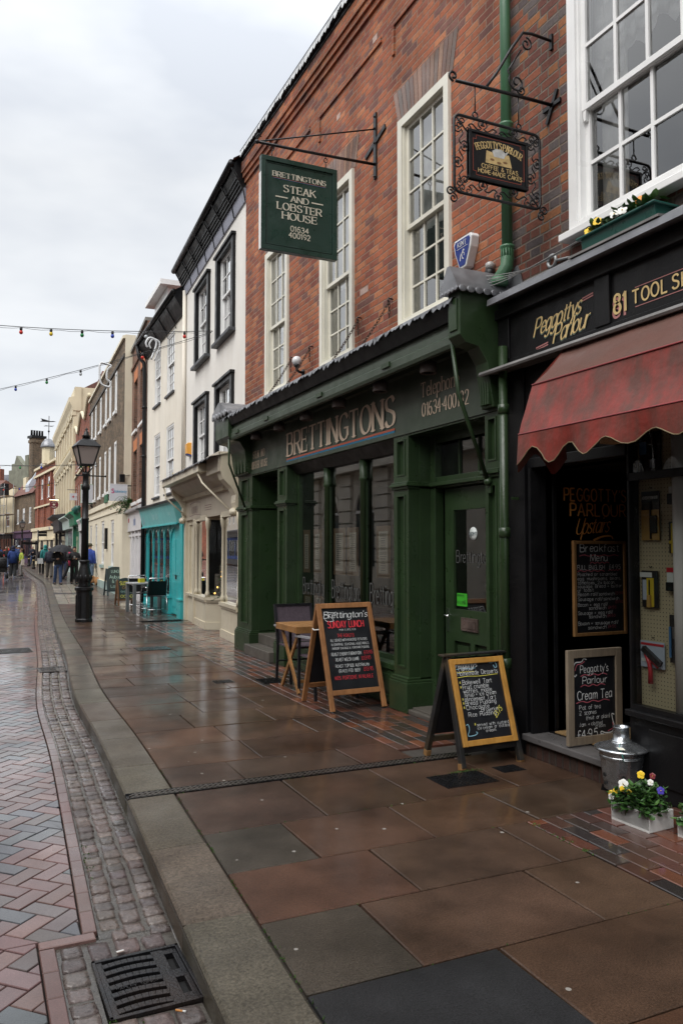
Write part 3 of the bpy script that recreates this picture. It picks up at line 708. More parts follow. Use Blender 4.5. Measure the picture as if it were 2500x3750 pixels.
# iron drain channel across the footway, covers, gully grate
iron = paint('wet_cast_iron', (.022, .022, .024), .2, .25, 8, metal=.55, bump=.5, bscale=90, dirt=(.06, .035, .025))
void = paint('dark_void', (.004, .004, .004), .9, 0, bump=0)
t = thing('drain_channel', (.92, 5.24, 0), 0, 'narrow iron drain channel running across the wet paving from the kerb', 'drain')
mb = MB(); mb.box(0, 2.6, .005, .105, -.02, -.006); mb.box(0, 2.6, .0, .010, -.02, .003); mb.box(0, 2.6, .10, .11, -.02, .003)
mb.build('frame', iron, t)
mb = MB(); x = .02
while x < 2.55:
    for k in range(2): mb.bar((x, .014 + k * .042, .0), (x + .05, .050 + k * .042, .0), .016, .008)
    x += .036
mb.build('tread_bar', paint('worn_iron', (.075, .065, .058), .3, .3, 8, metal=.3, bump=.5), t, kind='stuff')
def cover(x, y, w, l, rz, label, nm='inspection_cover', studs=True):
    t = thing(nm, (x, y, 0), rz, label, 'cover')
    mb = MB(); mb.box(-.012, w + .012, -.012, l + .012, -.02, .003); mb.build('frame', iron, t)
    mb = MB(); mb.box(0, w, 0, l, -.01, .005)
    if studs:
        nx, ny = max(3, int(w / .03)), max(3, int(l / .03))
        for i in range(nx):
            for j in range(ny):
                cx_, cy_ = (i + .5) * w / nx, (j + .5) * l / ny; a = pi / 4 if (i + j) % 2 else -pi / 4
                mb.bar((cx_ - cos(a) * .008, cy_ - sin(a) * .008, .007), (cx_ + cos(a) * .008, cy_ + sin(a) * .008, .007), .006, .006)
    mb.build('lid', iron, t)
    return t
cover(2.90, 4.59, .39, .26, .0, 'studded iron cover in the paving in front of the small orange framed A-board')
cover(3.46, 4.735, .17, .13, .0, 'small dark square cover close to the doorway step')
cover(3.13, 8.95, .28, .35, .0, 'dark studded cover in the brick paving left of the cafe table')
cover(2.62, 9.2, .22, .2, .0, 'small dark cover in the slabs beyond the cafe chair')
cover(2.35, 12.6, .5, .42, .0, 'pale worn cover in the slabs in front of the cream shop', studs=False)
cover(3.3, 17.3, .9, .34, .05, 'long dark iron cover beside the turquoise shop door')
t = thing('gully_grate', (.648, 3.235, ZR), .02, 'black iron gully grate with curved slots in the gutter by the kerb', 'drain grate')
mb = MB(); w, l = .355, .45
mb.box(-w / 2, w / 2, -l / 2, l / 2, -.06, -.0268); mb.build('pit', void, t)
mb = MB()
for a in ((-w / 2, w / 2, -l / 2, -l / 2 + .018), (-w / 2, w / 2, l / 2 - .018, l / 2), (-w / 2, -w / 2 + .014, -l / 2, l / 2), (w / 2 - .014, w / 2, -l / 2, l / 2)): mb.box(*a, -.07, .004)
mb.build('frame', iron, t, bevel=.002)
mb = MB(); nb = 7; xa, xb = -w / 2 + .034, .062
for k in range(nb):                                # plates between the curved slots
    y0 = -l / 2 + .026 + k * (l - .05) / nb
    pts = [(xa + (xb - xa) * i / 8, y0 + .02 + .012 * sin(pi * i / 8)) for i in range(9)]
    for p, q in zip(pts, pts[1:]): mb.bar((*p, -.012), (*q, -.012), .031, .028)
mb.box(-w / 2 + .014, xa + .004, -l / 2 + .018, l / 2 - .018, -.03, .0); mb.box(xb - .004, xb + .045, -l / 2 + .018, l / 2 - .018, -.03, .0)
mb.box(xb + .08, w / 2 - .014, -l / 2 + .018, l / 2 - .018, -.03, -.004)
for (a, b) in ((-l / 2 + .018, -l / 2 + .07), (-.03, .03), (l / 2 - .06, l / 2 - .018)): mb.box(xb + .03, xb + .09, a, b, -.03, -.002)
text(mb, "WARLEY YORKS", lambda x, y: (-.045 + x, -.038 + y, .0035), .017, .12, align='c')
mb.build('grate', iron, t, bevel=.002)
# moss in the joints
moss = paint('moss', (.05, .11, .02), .8, .5, 30, bump=.6)
mb = MB()
def tuft(x, y, z, n=6, s=.012):
    for _ in range(n):
        a, b = x + rnd.gauss(0, s), y + rnd.gauss(0, s); h = rnd.uniform(.004, .012); q = rnd.uniform(0, 6.3); r = rnd.uniform(.003, .007)
        mb.add([(a + r * cos(q), b + r * sin(q), z), (a - r * cos(q), b - r * sin(q), z), (a + r * .4 * sin(q), b, z + h)], [(0, 1, 2)])
for _ in range(90):
    y = rnd.choice([2.705, 3.29, 3.85, 4.43, 5.235, 5.35]); x = rnd.uniform(1.15, 3.2); tuft(x, y, -.006, 3, .012)
for _ in range(60): yy = rnd.uniform(2.5, 6); tuft(kb(yy) + .002, yy, -.004, 3, .008)
for _ in range(40): tuft(.455 + rnd.gauss(0, .04), 2.93 + rnd.gauss(0, .03), ZR - .004, 6, .012)
for _ in range(24): tuft(2.97, rnd.uniform(3.3, 3.85), -.004, 5, .012)
for _ in range(22): tuft(3.2 + rnd.gauss(0, .06), 4.87, 0, 6, .014)
for _ in range(12): tuft(kx(4.9) - .31, rnd.uniform(4.2, 4.8), ZR, 4, .012)
mb.build('moss', moss, kind='stuff')
c2 = copy_tree(t); c2.location = (kx(11.8) - .2, 11.8, ZR + .006); c2['label'] = 'second iron gully grate much further along the gutter, before the lamp post'
cover(.28, 13.9, .62, .62, .05, 'square iron cover set in the brick road at the left edge', studs=True).location.z = ZR
t = thing('cigarette_end', (.72, 2.94, ZR + .012), .9, 'orange cigarette end lying on the setts beside the gully grate', 'litter'); MB().lathe([(.004, 0), (.004, .028)], (0, 0, 0), 8, 'y').build('filter', paint('orange_filter', (.5, .22, .06), .8, .1), t); MB().lathe([(.0038, -.012), (.0038, 0)], (0, 0, 0), 8, 'y').build('paper', paint('white_scrap', (.6, .6, .58), .8), t)
t = thing('paper_scrap', (.585, 3.478, ZR + .01), .2, 'small white paper scrap at the top edge of the gully grate', 'litter'); MB().prism([(-.016, -.005), (.016, -.006), (.017, .006), (-.015, .007)], 'z', 0, .002).build('scrap', paint('white_scrap', (.6, .6, .58)), t); MB().box(-.016, .016, -.008, -.005, 0, .0025).build('torn_edge', paint('pale_brown_scrap', (.4, .3, .25)), t)
# ================================================================== BUILDING MATERIALS
m_brickB = brick('orange_red_brick', [(.33, .105, .052), (.38, .125, .058), (.26, .08, .048), (.36, .11, .055), (.43, .165, .08), (.23, .072, .048), (.18, .08, .066), (.34, .105, .05), (.37, .12, .06)], (.25, .165, .12), wash=(.36, .19, .12), washf=.3)
m_brickP = brick('dark_red_brick', [(.22, .075, .045), (.17, .06, .042), (.11, .085, .085), (.27, .09, .05), (.15, .055, .042), (.13, .105, .10), (.20, .07, .045), (.30, .12, .05)], (.15, .125, .10), wash=(.16, .11, .09), washf=.35, squash=.55)
m_brickN = brick('brown_brick', [(.20, .105, .07), (.24, .12, .08), (.17, .085, .06), (.22, .11, .07), (.27, .13, .085)], (.20, .16, .125), washf=.2)
m_brickD = brick('dark_stock_brick', [(.15, .105, .065), (.19, .13, .08), (.12, .085, .055), (.21, .145, .095), (.10, .075, .05)], (.19, .16, .12), washf=.25)
m_brickR = brick('red_brick', [(.30, .085, .045), (.25, .07, .04), (.34, .105, .055), (.20, .06, .04)], (.20, .14, .11), washf=.15)
m_green = paint('dark_green_gloss', (.021, .041, .016), .36, .25, 2.2, bump=.3, bscale=28, dirt=(.02, .034, .02), streak=True, spec=.4)
m_green2 = paint('dark_green_fascia', (.040, .056, .037), .45, .12, 2.2, bump=.2, bscale=35)
m_cream = paint('cream_sash_paint', (.70, .68, .59), .42, .08, 3, bump=.1, dirt=(.45, .40, .30), streak=True)
m_white = paint('white_sash_paint', (.78, .78, .77), .38, .06, 3, bump=.08)
m_black = paint('black_paint', (.005, .005, .006), .42, .2, 3, bump=.25, dirt=(.014, .013, .012), streak=True, spec=.3)
m_lead = paint('lead_sheet', (.22, .225, .24), .42, .3, 4, metal=.5, bump=.5, bscale=14, dirt=(.42, .43, .44), streak=True)
m_iron = paint('black_wrought_iron', (.014, .014, .015), .38, .2, 9, metal=.4, bump=.4)
m_render = paint('white_render', (.76, .735, .69), .8, .05, 1.2, bump=.35, bscale=22, dirt=(.58, .53, .46), streak=True)
m_render2 = paint('cream_render', (.76, .71, .62), .8, .06, 1.2, bump=.3, bscale=22, dirt=(.52, .46, .36), streak=True)
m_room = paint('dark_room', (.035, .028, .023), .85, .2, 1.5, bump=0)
m_blind = paint('pale_blind', (.80, .79, .76), .8, .08, 2, bump=.05)
m_glass = glass(); m_glass_up = glass('sash_glass', boost=2.6, base=.03)
m_tile = paint('roof_tile', (.14, .06, .045), .75, .3, 6, bump=.6, bscale=20)
m_slate = paint('roof_slate', (.085, .088, .10), .55, .25, 5, bump=.5, bscale=16)
m_gold = paint('gold_leaf_lettering', (.62, .45, .20), .4, .15, 8)
m_tan = paint('tan_lettering', (.56, .44, .33), .45, .08, 8)
m_stone = paint('worn_step_stone', (.085, .076, .065), .45, .2, 4, bump=.5, bscale=40)

def sash(root, x0, x1, z0, z1, y, m, fw=.075, cols=3, rt=3, rb=3, proud=.02, set_=.06, mid=None, sill=True, sillm=None, inside=None, name='window', room=1.6, curtain=None, bar=.02, horns=False, backm=None):
    """double-hung sash window standing in an opening; frame > pane, sill, blind / room"""
    mb = MB(); mid = (z0 + z1) / 2 if mid is None else mid
    yf, yb = y + proud, y - set_ - .06
    mb.box(x0, x0 + fw, yb, yf, z0, z1); mb.box(x1 - fw, x1, yb, yf, z0, z1); mb.box(x0 + fw, x1 - fw, yb, yf - .001, z1 - fw, z1); mb.box(x0 + fw, x1 - fw, yb, yf - .001, z0, z0 + fw * .7)
    # stepped lining
    for a, b in ((x0 + fw, x0 + fw + .018), (x1 - fw - .018, x1 - fw)): mb.box(a, b, yb, yf - .022, z0 + fw * .7, z1 - fw)
    a0, a1, c0, c1 = x0 + fw + .018, x1 - fw - .018, z0 + fw * .7, z1 - fw; st = .042
    yu, yl = y - set_ + .035, y - set_        # upper sash stands in front of the lower one
    for yy, q0, q1, rr in ((yu, mid - .02, c1, rt), (yl, c0, mid + .02, rb)):
        mb.box(a0, a0 + st, yy - .035, yy, q0, q1); mb.box(a1 - st, a1, yy - .035, yy, q0, q1); mb.box(a0 + st, a1 - st, yy - .034, yy - .001, q1 - .042, q1)
        mb.box(a0 + st, a1 - st, yy - .034, yy - .001, q0, q0 + (.042 if yy == yu else .06))
        for i in range(1, cols): xx = a0 + st + (a1 - a0 - 2 * st) * i / cols; mb.box(xx - bar / 2, xx + bar / 2, yy - .03, yy - .004, q0 + .03, q1 - .03)
        for i in range(1, rr): zz = q0 + .04 + (q1 - q0 - .08) * i / rr; mb.box(a0 + st, a1 - st, yy - .028, yy - .006, zz - bar / 2, zz + bar / 2)
        if horns and yy == yu:
            for h in (a0, a1 - st): mb.prism([(h + .004, mid - .02), (h + st - .004, mid - .02), (h + st - .012, mid - .1), (h + .012, mid - .1)], 'y', yy - .03, yy - .003)
    f = mb.build(name, m, root)
    p = MB()
    for yy, q0, q1 in ((yu - .02, mid, c1 - .03), (yl - .02, c0 + .03, mid)): p.quad((a1 - .02, yy, q0), (a0 + .02, yy, q0), (a0 + .02, yy, q1), (a1 - .02, yy, q1))
    p.build('pane', m_glass_up, f)
    if sill:
        s = MB(); s.box(x0 - .05, x1 + .05, y - .05, y + proud + .06, z0 - .055, z0 - .002); s.build('sill', sillm or m, f, bevel=.006)
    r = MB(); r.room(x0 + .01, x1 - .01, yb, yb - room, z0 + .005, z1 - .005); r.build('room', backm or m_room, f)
    if curtain == 'blind':
        b = MB(); n = int((z1 - z0) / .05)
        for i in range(n): zz = z0 + .03 + i * .05; b.box(a0, a1, yb - .06, yb - .052, zz, zz + .036)
        b.build('blind', m_blind, f)
    elif curtain == 'half':
        b = MB(); n = 26; vs = []
        for i in range(n + 1):
            xx = a0 + (a1 - a0) * i / n; dy = .012 * sin(i * 1.9); vs += [(xx, yb - .07 + dy, z0 + .45 * (z1 - z0)), (xx, yb - .07 + dy, z1)]
        b.add(vs, [(2 * i, 2 * i + 1, 2 * i + 3, 2 * i + 2) for i in range(n)], smooth=True); b.build('curtain', m_blind, f)
    elif curtain == 'sides':
        b = MB()
        for q0, q1 in ((a0, a0 + .22 * (a1 - a0)), (a1 - .22 * (a1 - a0), a1)):
            n = 8; vs = []
            for i in range(n + 1): xx = q0 + (q1 - q0) * i / n; dy = .015 * sin(i * 2.1); vs += [(xx, yb - .08 + dy, z0), (xx, yb - .08 + dy, z1)]
            b.add(vs, [(2 * i, 2 * i + 1, 2 * i + 3, 2 * i + 2) for i in range(n)], smooth=True)
        b.build('curtain', m_blind, f)
    return f
def scallop_strip(mb, x0, x1, y, z, depth=.05, pitch=.09, flare=.03, seed=1):
    """dressed lead edge cut in ragged points"""
    r = random.Random(seed); x = x0
    while x < x1:
        w = pitch * r.uniform(.7, 1.3); d = depth * r.uniform(.6, 1.2); xm = x + w * r.uniform(.35, .65); b = min(x + w, x1); fy = y + flare * r.uniform(.4, 1.4)
        mb.add([(x, y - .05, z + .02), (b, y - .05, z + .02), (b, y + .012, z), (x, y + .012, z), (b, fy, z - d * .55), (xm, fy + .008, z - d), (x, fy, z - d * .5)],
               [(0, 1, 2, 3), (3, 2, 4, 5, 6)], smooth=False)
        x += w
def panel_pilaster(root, x0, x1, y0, y1, z0, z1, plinth, cap, m, proud=.045):
    """square pilaster: shaft with sunk panels, plinth and capital band as sub-parts"""
    mb = MB(); w = x1 - x0; pw = w * .27
    zs = [(plinth + .1, cap - .12), (cap + .1, z1 - .06)]
    holes = [(x0 + pw, x1 - pw, a, b) for a, b in zs]
    mb.wall(x0, x1, z0, z1, y1, holes, .03); mb.quad((x0, y1, z0), (x0, y0, z0), (x0, y0, z1), (x0, y1, z1)); mb.quad((x1, y0, z0), (x1, y1, z0), (x1, y1, z1), (x1, y0, z1))
    for a, b, c, d in holes:
        mb.quad((b, y1 - .03, c), (a, y1 - .03, c), (a, y1 - .03, d), (b, y1 - .03, d))
        e = .016                                    # raised bead round the panel
        mb.box(a - e, a, y1, y1 + .008, c - e, d + e); mb.box(b, b + e, y1, y1 + .008, c - e, d + e); mb.box(a, b, y1, y1 + .0075, c - e, c); mb.box(a, b, y1, y1 + .0075, d, d + e)
    s = mb.build('pilaster', m, root)
    p = MB(); p.box(x0 - .03, x1 + .03, y0, y1 + .045, z0, plinth - .05); p.box(x0 - .022, x1 + .022, y0, y1 + .036, plinth - .05, plinth - .025); p.box(x0 - .012, x1 + .012, y0, y1 + .022, plinth - .025, plinth)
    p.build('plinth', m, s, bevel=.006)
    c = MB(); c.box(x0 - .012, x1 + .012, y0, y1 + .02, cap - .05, cap - .025); c.box(x0 - .03, x1 + .03, y0, y1 + .04, cap - .025, cap); c.box(x0 - .018, x1 + .018, y0, y1 + .026, cap, cap + .02)
    c.build('capital', m, s, bevel=.004)
    return s

# ================================================================== RESTAURANT: orange brick above a dark green shopfront
Y0 = 5.29
BR = thing('restaurant_building', (3.97, Y0, 0), pi / 2, 'orange red brick building with a dark green restaurant shopfront and a long green fascia', 'building')
S = lambda y: y - Y0
D = lambda x: 3.97 - x                       # outward distance from the brick face
XW = S(12.38)
wins = [(6.17, 7.15), (8.25, 9.22), (10.38, 11.33)]
mb = MB(); mb.wall(0, XW, 3.3, 8.06, 0, [(S(a), S(b), 3.87, 6.05) for a, b in wins], .13, back=-6)
mb.build('wall', m_brickB, BR)
mb = MB()                                    # rubbed brick arches over the windows
for a, b in wins:
    n = 15
    for i in range(n):
        t0, t1 = i / n, (i + 1) / n; x0, x1 = S(a) - .04 + (b - a + .08) * t0, S(a) - .04 + (b - a + .08) * t1; sp = .10
        tx0, tx1 = x0 + (t0 - .5) * 2 * sp, x1 + (t1 - .5) * 2 * sp
        mb.add([(x0 + .004, .004, 6.06), (x1 - .004, .004, 6.06), (tx1 - .004, .004, 6.42), (tx0 + .004, .004, 6.42)], [(3, 2, 1, 0)], col=vary(random.choice([(.15, .085, .06), (.19, .10, .065), (.13, .08, .06), (.22, .12, .075)]), .2))
mb.build('window_arch', attr_mat('arch_brick', rough=(.7, .9), grain=60, gb=.5, spec=.25), BR, color=True)
mb = MB()                                    # recessed panel edges and brick cornice under the eaves
for a, b in ((S(7.55), S(9.3)), (S(9.6), S(10.9)), (S(5.6), S(7.3))):
    mb.box(a, b, .0, .022, 7.16, 7.22); mb.box(b - .05, b, .0, .021, 6.85, 7.16)
mb.box(0, XW, 0, .03, 7.62, 7.70); mb.box(0, XW, 0, .06, 7.70, 7.78); mb.box(0, XW, 0, .085, 7.78, 7.95)
mb.build('brick_cornice', m_brickB, BR)
mb = MB(); mb.box(-.3, XW - .1, 0, .10, 7.95, 8.06); mb.box(-.3, XW - .1, .10, .125, 8.0, 8.10); mb.box(-.3, XW - .1, 0, .125, 8.1, 8.12)
gt = mb.build('gutter', m_black, BR)
mb = MB(); scallop_strip(mb, -.3, XW - .1, .130, 8.07, .10, .10, .012, 5); mb.build('lead_edge', paint('pale_lead_edge', (.55, .56, .57), .5, .3, 6), gt)
mb = MB(); mb.add([(-.2, .12, 8.13), (XW, .12, 8.13), (XW, -3.2, 10.3), (-.2, -3.2, 10.3)], [(3, 2, 1, 0)]); mb.add([(XW, .12, 8.05), (XW, -3.2, 10.3), (XW, -6, 8.05)], [(0, 1, 2)]); mb.build('roof', m_tile, BR)
mb = MB()                                    # a few repaired pale bricks and iron hooks
for y, z, l in ((8.0, 4.52, .2), (8.7, 6.9, .1), (10.9, 6.75, .08), (7.72, 7.3, .1)): mb.box(S(y) - l / 2, S(y) + l / 2, 0, .004, z - .035, z + .035)
mb.build('pale_brick', paint('pale_brick', (.46, .33, .28), .8, .2, 12), BR)
for i, (a, b) in enumerate(wins): sash(BR, S(a), S(b), 3.87, 6.05, 0, m_cream, .085, 3, 3, 3, .035, .055, 4.89, curtain='half', sill=True)  # pale half curtains added so the upper panes look bright with reflected sky
# --- shopfront
FY = D(3.85); PL = .34; CAP = 2.23; FB = 2.72
for a, b in ((11.62, 12.32), (10.13, 10.5), (6.79, 7.09), (5.30, 5.50)): panel_pilaster(BR, S(a), S(b), -.25, FY, 0, FB, PL, CAP, m_green)
mb = MB(); mb.box(0, S(12.32), -.2, FY, FB, 3.45); mb.box(0.02, S(12.3), FY, FY + .014, FB, FB + .045)
fas = mb.build('fascia', m_green2, BR)
ft = FY + .004; TP = lambda yl, z: (lambda x, y: (S(yl) - x, ft, z + y))
t = MB(); k = (10.1 - 7.06)
text(t, "BRETTINGTONS", TP(10.1, 2.845), .30, .20, .035, .2, xs=k / text_w("BRETTINGTONS", .30, 1, 1.05), track=1.05, serif=True)
t.build('lettering', m_tan, fas)
t = MB(); text(t, "BRETTINGTONS", lambda x, y: (S(10.09) - x - .008, ft - .0025, 2.835 + y), .30, .20, .035, .2, xs=k / text_w("BRETTINGTONS", .30, 1, 1.05), track=1.05, serif=True)
t.build('letter_shadow', paint('dark_letter_shadow', (.006, .016, .01), .5, 0), fas)
t = MB()
text(t, "STEAK AND", TP(11.3, 2.955), .105, .13, .035, .2, xs=.72, serif=True, align='c'); text(t, "LOBSTER HOUSE", TP(11.3, 2.80), .105, .13, .035, .2, xs=.72, serif=True, align='c')
text(t, "Telephone", TP(6.2, 3.03), .135, .12, .035, .2, xs=.86, serif=True, align='c'); text(t, "01634·400192", TP(6.12, 2.845), .125, .13, .04, .2, xs=.80, align='c')
t.build('small_lettering', m_tan, fas)
mb = MB(); mb.box(S(7.06), S(10.14), FY + .002, FY + .005, 2.79, 2.812); mb.build('red_line', paint('red_sign_line', (.36, .075, .035), .45, .05), fas)
mb = MB(); mb.box(S(7.06), S(10.14), FY + .002, FY + .0055, 2.756, 2.788); mb.build('blue_line', paint('blue_sign_line', (.0, .13, .25), .45, .05), fas)
# projecting cornice with lead flashing
CY = D(3.52); c0, c1 = S(5.46), S(11.62)
mb = MB(); mb.box(c0, c1, FY, CY - .03, 3.40, 3.46)
mb.prism([(CY - .05, 3.24), (CY, 3.24), (CY + .012, 3.27), (CY + .012, 3.33), (CY - .0, 3.345), (CY, 3.40), (CY - .05, 3.40)], 'x', c0, c1)
mb.box(c0 + .01, c1 - .01, FY, FY + .06, 3.30, 3.40)
cor = mb.build('cornice', m_green2, BR)
mb = MB(); mb.prism([(CY - .04, 3.46), (CY + .01, 3.46), (CY + .05, 3.56), (CY + .06, 3.60), (FY, 3.74), (FY, 3.46)], 'x', c0 - .05, c1 + .05); mb.build('cornice_top', m_black, cor)
mb = MB(); mb.quad((c0 - .1, CY + .065, 3.612), (c1 + .3, CY + .065, 3.612), (c1 + .3, -.01, 3.86), (c0 - .1, -.01, 3.86)); scallop_strip(mb, c0 - .1, c1 + .3, CY + .06, 3.612, .06, .085, .02, 9)
mb.box(c0 - .1, c1 + .3, -.01, .012, 3.84, 3.885); mb.build('lead_flashing', m_lead, cor)
for x in (S(6.6), S(8.2), S(10.0), S(11.3)): MB().box(x - .08, x + .08, CY + .012, CY + .03, 3.30, 3.345).build('awning_catch', m_green, cor)
# end consoles with lead caps
for (a, b) in ((5.29, 5.46), (11.62, 12.32)):
    mb = MB(); yo = D(3.47)
    if a < 6: xa, xb = S(a), S(b)
    else: xa, xb = S(11.64), S(12.34)
    prof = [(FY, 2.74), (FY + .06, 2.74), (FY + .09, 2.9), (FY + .12, 3.1), (FY + .2, 3.22), (yo - .06, 3.24), (yo, 3.3), (yo, 3.66), (0, 3.66), (0, 2.74)]
    mb.prism(prof, 'x', xa, xb)
    if a < 6:
        mb.box(xa + .03, xb - .03, yo, yo + .012, 3.34, 3.60)
    for i in range(4): mb.box(xa + .02 + i * (xb - xa - .04) / 4, xa + .02 + i * (xb - xa - .04) / 4 + (xb - xa) * .12, FY + .07, FY + .10, 2.76, 3.0)
    c = mb.build('console', m_green, BR, bevel=.006)
    mb = MB(); xm = (xa + xb) / 2
    mb.prism([(xa - .05, 3.66), (xb + .05, 3.66), (xb + .02, 3.72), (xm + .02, 3.86), (xm - .02, 3.86), (xa - .02, 3.72)], 'y', -.02, yo + .05)
    for q in range(5): mb.ball((xa - .05 + (xb - xa + .1) * (q + .5) / 5, yo + .05, 3.655), (xb - xa + .1) / 10, 8, (1, .12, .7))
    for q in range(7): mb.ball((xa - .052, -.0 + (yo + .04) * (q + .5) / 7, 3.655), .04, 8, (.12, 1, .7))
    mb.build('lead_cap', m_lead, c)
# --- shop window between the middle pilasters
GY = D(4.05); w0, w1 = S(7.09), S(10.13)
mb = MB(); mb.box(w0, w1, GY - .05, FY - .03, 0, .36); mb.box(w0, w1, GY - .05, FY - .015, .36, .42); mb.box(w0, w1, FY - .03, FY - .012, .03, .1)
for i in range(3): a = w0 + .08 + i * (w1 - w0) / 3; mb.box(a, a + (w1 - w0) / 3 - .16, FY - .03, FY - .018, .13, .31)
mb.build('stall_riser', m_green, BR, bevel=.005)
mb = MB(); mb.prism([(GY - .05, 2.60), (FY - .14, 2.60), (FY - .1, 2.66), (FY - .06, FB), (GY - .05, FB)], 'x', w0, w1); mb.build('shutter_box', paint('dark_shutter_box', (.009, .010, .009), .5, .2), BR)
mb = MB(); mb.box(w0, w0 + .09, GY - .04, GY + .05, .42, 2.60); mb.box(w1 - .07, w1, GY - .04, GY + .05, .42, 2.60)
mb.box(w0, w1, GY - .035, GY + .04, .42, .47)
sw = mb.build('shop_window', m_green, BR)
for y in (9.14, 8.12):
    m_ = MB(); m_.lathe([(.042, .42), (.042, 2.36), (.052, 2.37), (.052, 2.40), (.045, 2.42), (.052, 2.60)], (S(y), GY + .03, 0), 12); m_.box(S(y) - .04, S(y) + .04, GY - .03, GY + .02, .42, 2.60); m_.build('mullion', m_green, sw)
mb = MB(); mb.quad((w1, GY, .45), (w0, GY, .45), (w0, GY, 2.66), (w1, GY, 2.66)); mb.build('pane', m_glass, sw)
m_etch = paint('etched_glass_lettering', (.085, .088, .085), .6, .05, spec=.2)
for y in (9.6, 8.65, 7.6):
    t = MB(); text(t, "Brettingtons", lambda x, z: (S(y) - x, GY + .003, .985 + z), .215, .07, xs=.56, align='c'); t.build('etched_lettering', m_etch, sw)
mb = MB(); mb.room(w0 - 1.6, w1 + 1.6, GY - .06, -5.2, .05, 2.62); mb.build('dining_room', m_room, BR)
mb = MB(); mb.box(w0 + .02, w1 - .02, GY - .42, GY - .05, .36, .44); mb.build('window_board', wood('dark_oak', (.05, .03, .018), (.09, .055, .03), axis=0), BR)
# --- right hand entrance
DY = D(4.15); e0, e1 = S(5.50), S(6.79)
mb = MB(); mb.box(e1 - .10, e1, DY - .04, DY + .06, .06, 2.72); mb.box(e0, e0 + .16, DY - .04, DY + .06, .06, 2.72); mb.box(e0 + .16, e1 - .10, DY - .03, DY + .05, 2.18, 2.29); mb.box(e0 + .16, e1 - .10, DY - .03, DY + .05, 2.62, 2.72)
mb.box(e0, e1 - .02, DY, DY + .09, 2.20, 2.235)
for x in (S(6.02), S(6.34)): mb.box(x - .012, x + .012, DY - .02, DY + .01, 2.29, 2.62)
fr = mb.build('door_frame', m_green, BR, bevel=.004)
mb = MB(); mb.quad((e1 - .1, DY - .01, 2.29), (e0 + .16, DY - .01, 2.29), (e0 + .16, DY - .01, 2.62), (e1 - .1, DY - .01, 2.62)); mb.build('fanlight', m_glass, fr)
mb = MB(); l0, l1 = S(5.74), S(6.62); g0, g1 = S(5.89), S(6.47)
mb.wall(l0, l1, .07, 2.17, DY - .01, [(g0, g1, 1.02, 1.96), (g0, S(6.13), .25, .72), (S(6.20), g1, .25, .72)], .045)
for a, b in ((g0, S(6.13)), (S(6.20), g1)): mb.quad((b, DY - .045, .25), (a, DY - .045, .25), (a, DY - .045, .72), (b, DY - .045, .72)); mb.box(a + .04, b - .04, DY - .045, DY - .02, .29, .68)
n = 10                                        # arched head of the glazing
for i in range(n):
    x0, x1 = g0 + (g1 - g0) * i / n, g0 + (g1 - g0) * (i + 1) / n; f = lambda x: 1.99 + .07 * (1 - ((x - (g0 + g1) / 2) / ((g1 - g0) / 2)) ** 2)
    mb.add([(x0, DY - .0105, 1.96), (x1, DY - .0105, 1.96)] + [(x1, DY - .0105, 1.961), (x0, DY - .0105, 1.961)], [(0, 3, 2, 1)])
dr = mb.build('door', m_green, BR, bevel=0)
mb = MB(); mb.quad((g1, DY - .035, 1.02), (g0, DY - .035, 1.02), (g0, DY - .035, 1.96), (g1, DY - .035, 1.96)); mb.build('pane', m_glass, dr)
t = MB(); text(t, "Brettingtons", lambda x, z: (S(6.45) - x, DY - .031, 1.46 + z), .115, .07, xs=.75); t.build('etched_lettering', m_etch, dr)
mb = MB(); mb.lathe([(.0, 0), (.062, 0), (.062, .004), (0, .004)], (S(6.17), DY - .033, 1.73), 20, 'y'); dk = mb.build('open_sign', paint('white_card', (.62, .66, .64), .5, .03), dr)
t = MB(); text(t, "open", lambda x, z: (S(6.17) - x, DY - .026, 1.715 + z), .045, .13, align='c'); t.build('open_lettering', paint('slate_ink', (.05, .09, .10), .5), dk)
mb = MB(); mb.box(S(6.28), S(6.45), DY - .034, DY - .030, 1.05, 1.17); gk = mb.build('rating_sticker', paint('bright_green_sticker', (.05, .38, .03), .4, .05), dr)
t = MB(); text(t, "FOOD HYGIENE RATING", lambda x, z: (S(6.445) - x, DY - .028, 1.145 + z), .014, .14, xs=.62)
for i in range(6): text(t, str(i), lambda x, z: (S(6.435) - i * .024 - x, DY - .028, 1.075 + z), .022 if i < 4 else .032, .14)
t.build('rating_lettering', paint('black_ink', (.01, .01, .01), .5, 0), gk)
m_chrome = paint('chrome', (.75, .75, .76), .12, .05, 5, metal=1, bump=0)
mb = MB(); mb.box(S(6.56), S(6.59), DY - .01, DY, .80, 1.02); mb.tube([(S(6.575), DY, .95), (S(6.575), DY + .04, .95), (S(6.49), DY + .045, .95)], .009, 8); mb.build('handle', m_chrome, dr)
mb = MB(); mb.box(S(6.06), S(6.33), DY - .01, DY + .006, .83, .95); mb.box(S(6.09), S(6.30), DY + .006, DY + .012, .855, .925); mb.build('letter_plate', paint('old_brass', (.22, .17, .15), .35, .4, 8, metal=.7), dr)
mb = MB(); mb.box(e0, e1, FY - .02, DY - .1, 0, .06); mb.box(e0 + .1, e1 - .02, FY + .03, FY - .02, 0, .045); mb.build('step', m_stone, BR, bevel=.008)
mb = MB(); mb.room(e0 + .1, e1 - .1, DY - .06, DY - 1.5, .06, 2.7); mb.build('hall', m_room, BR)
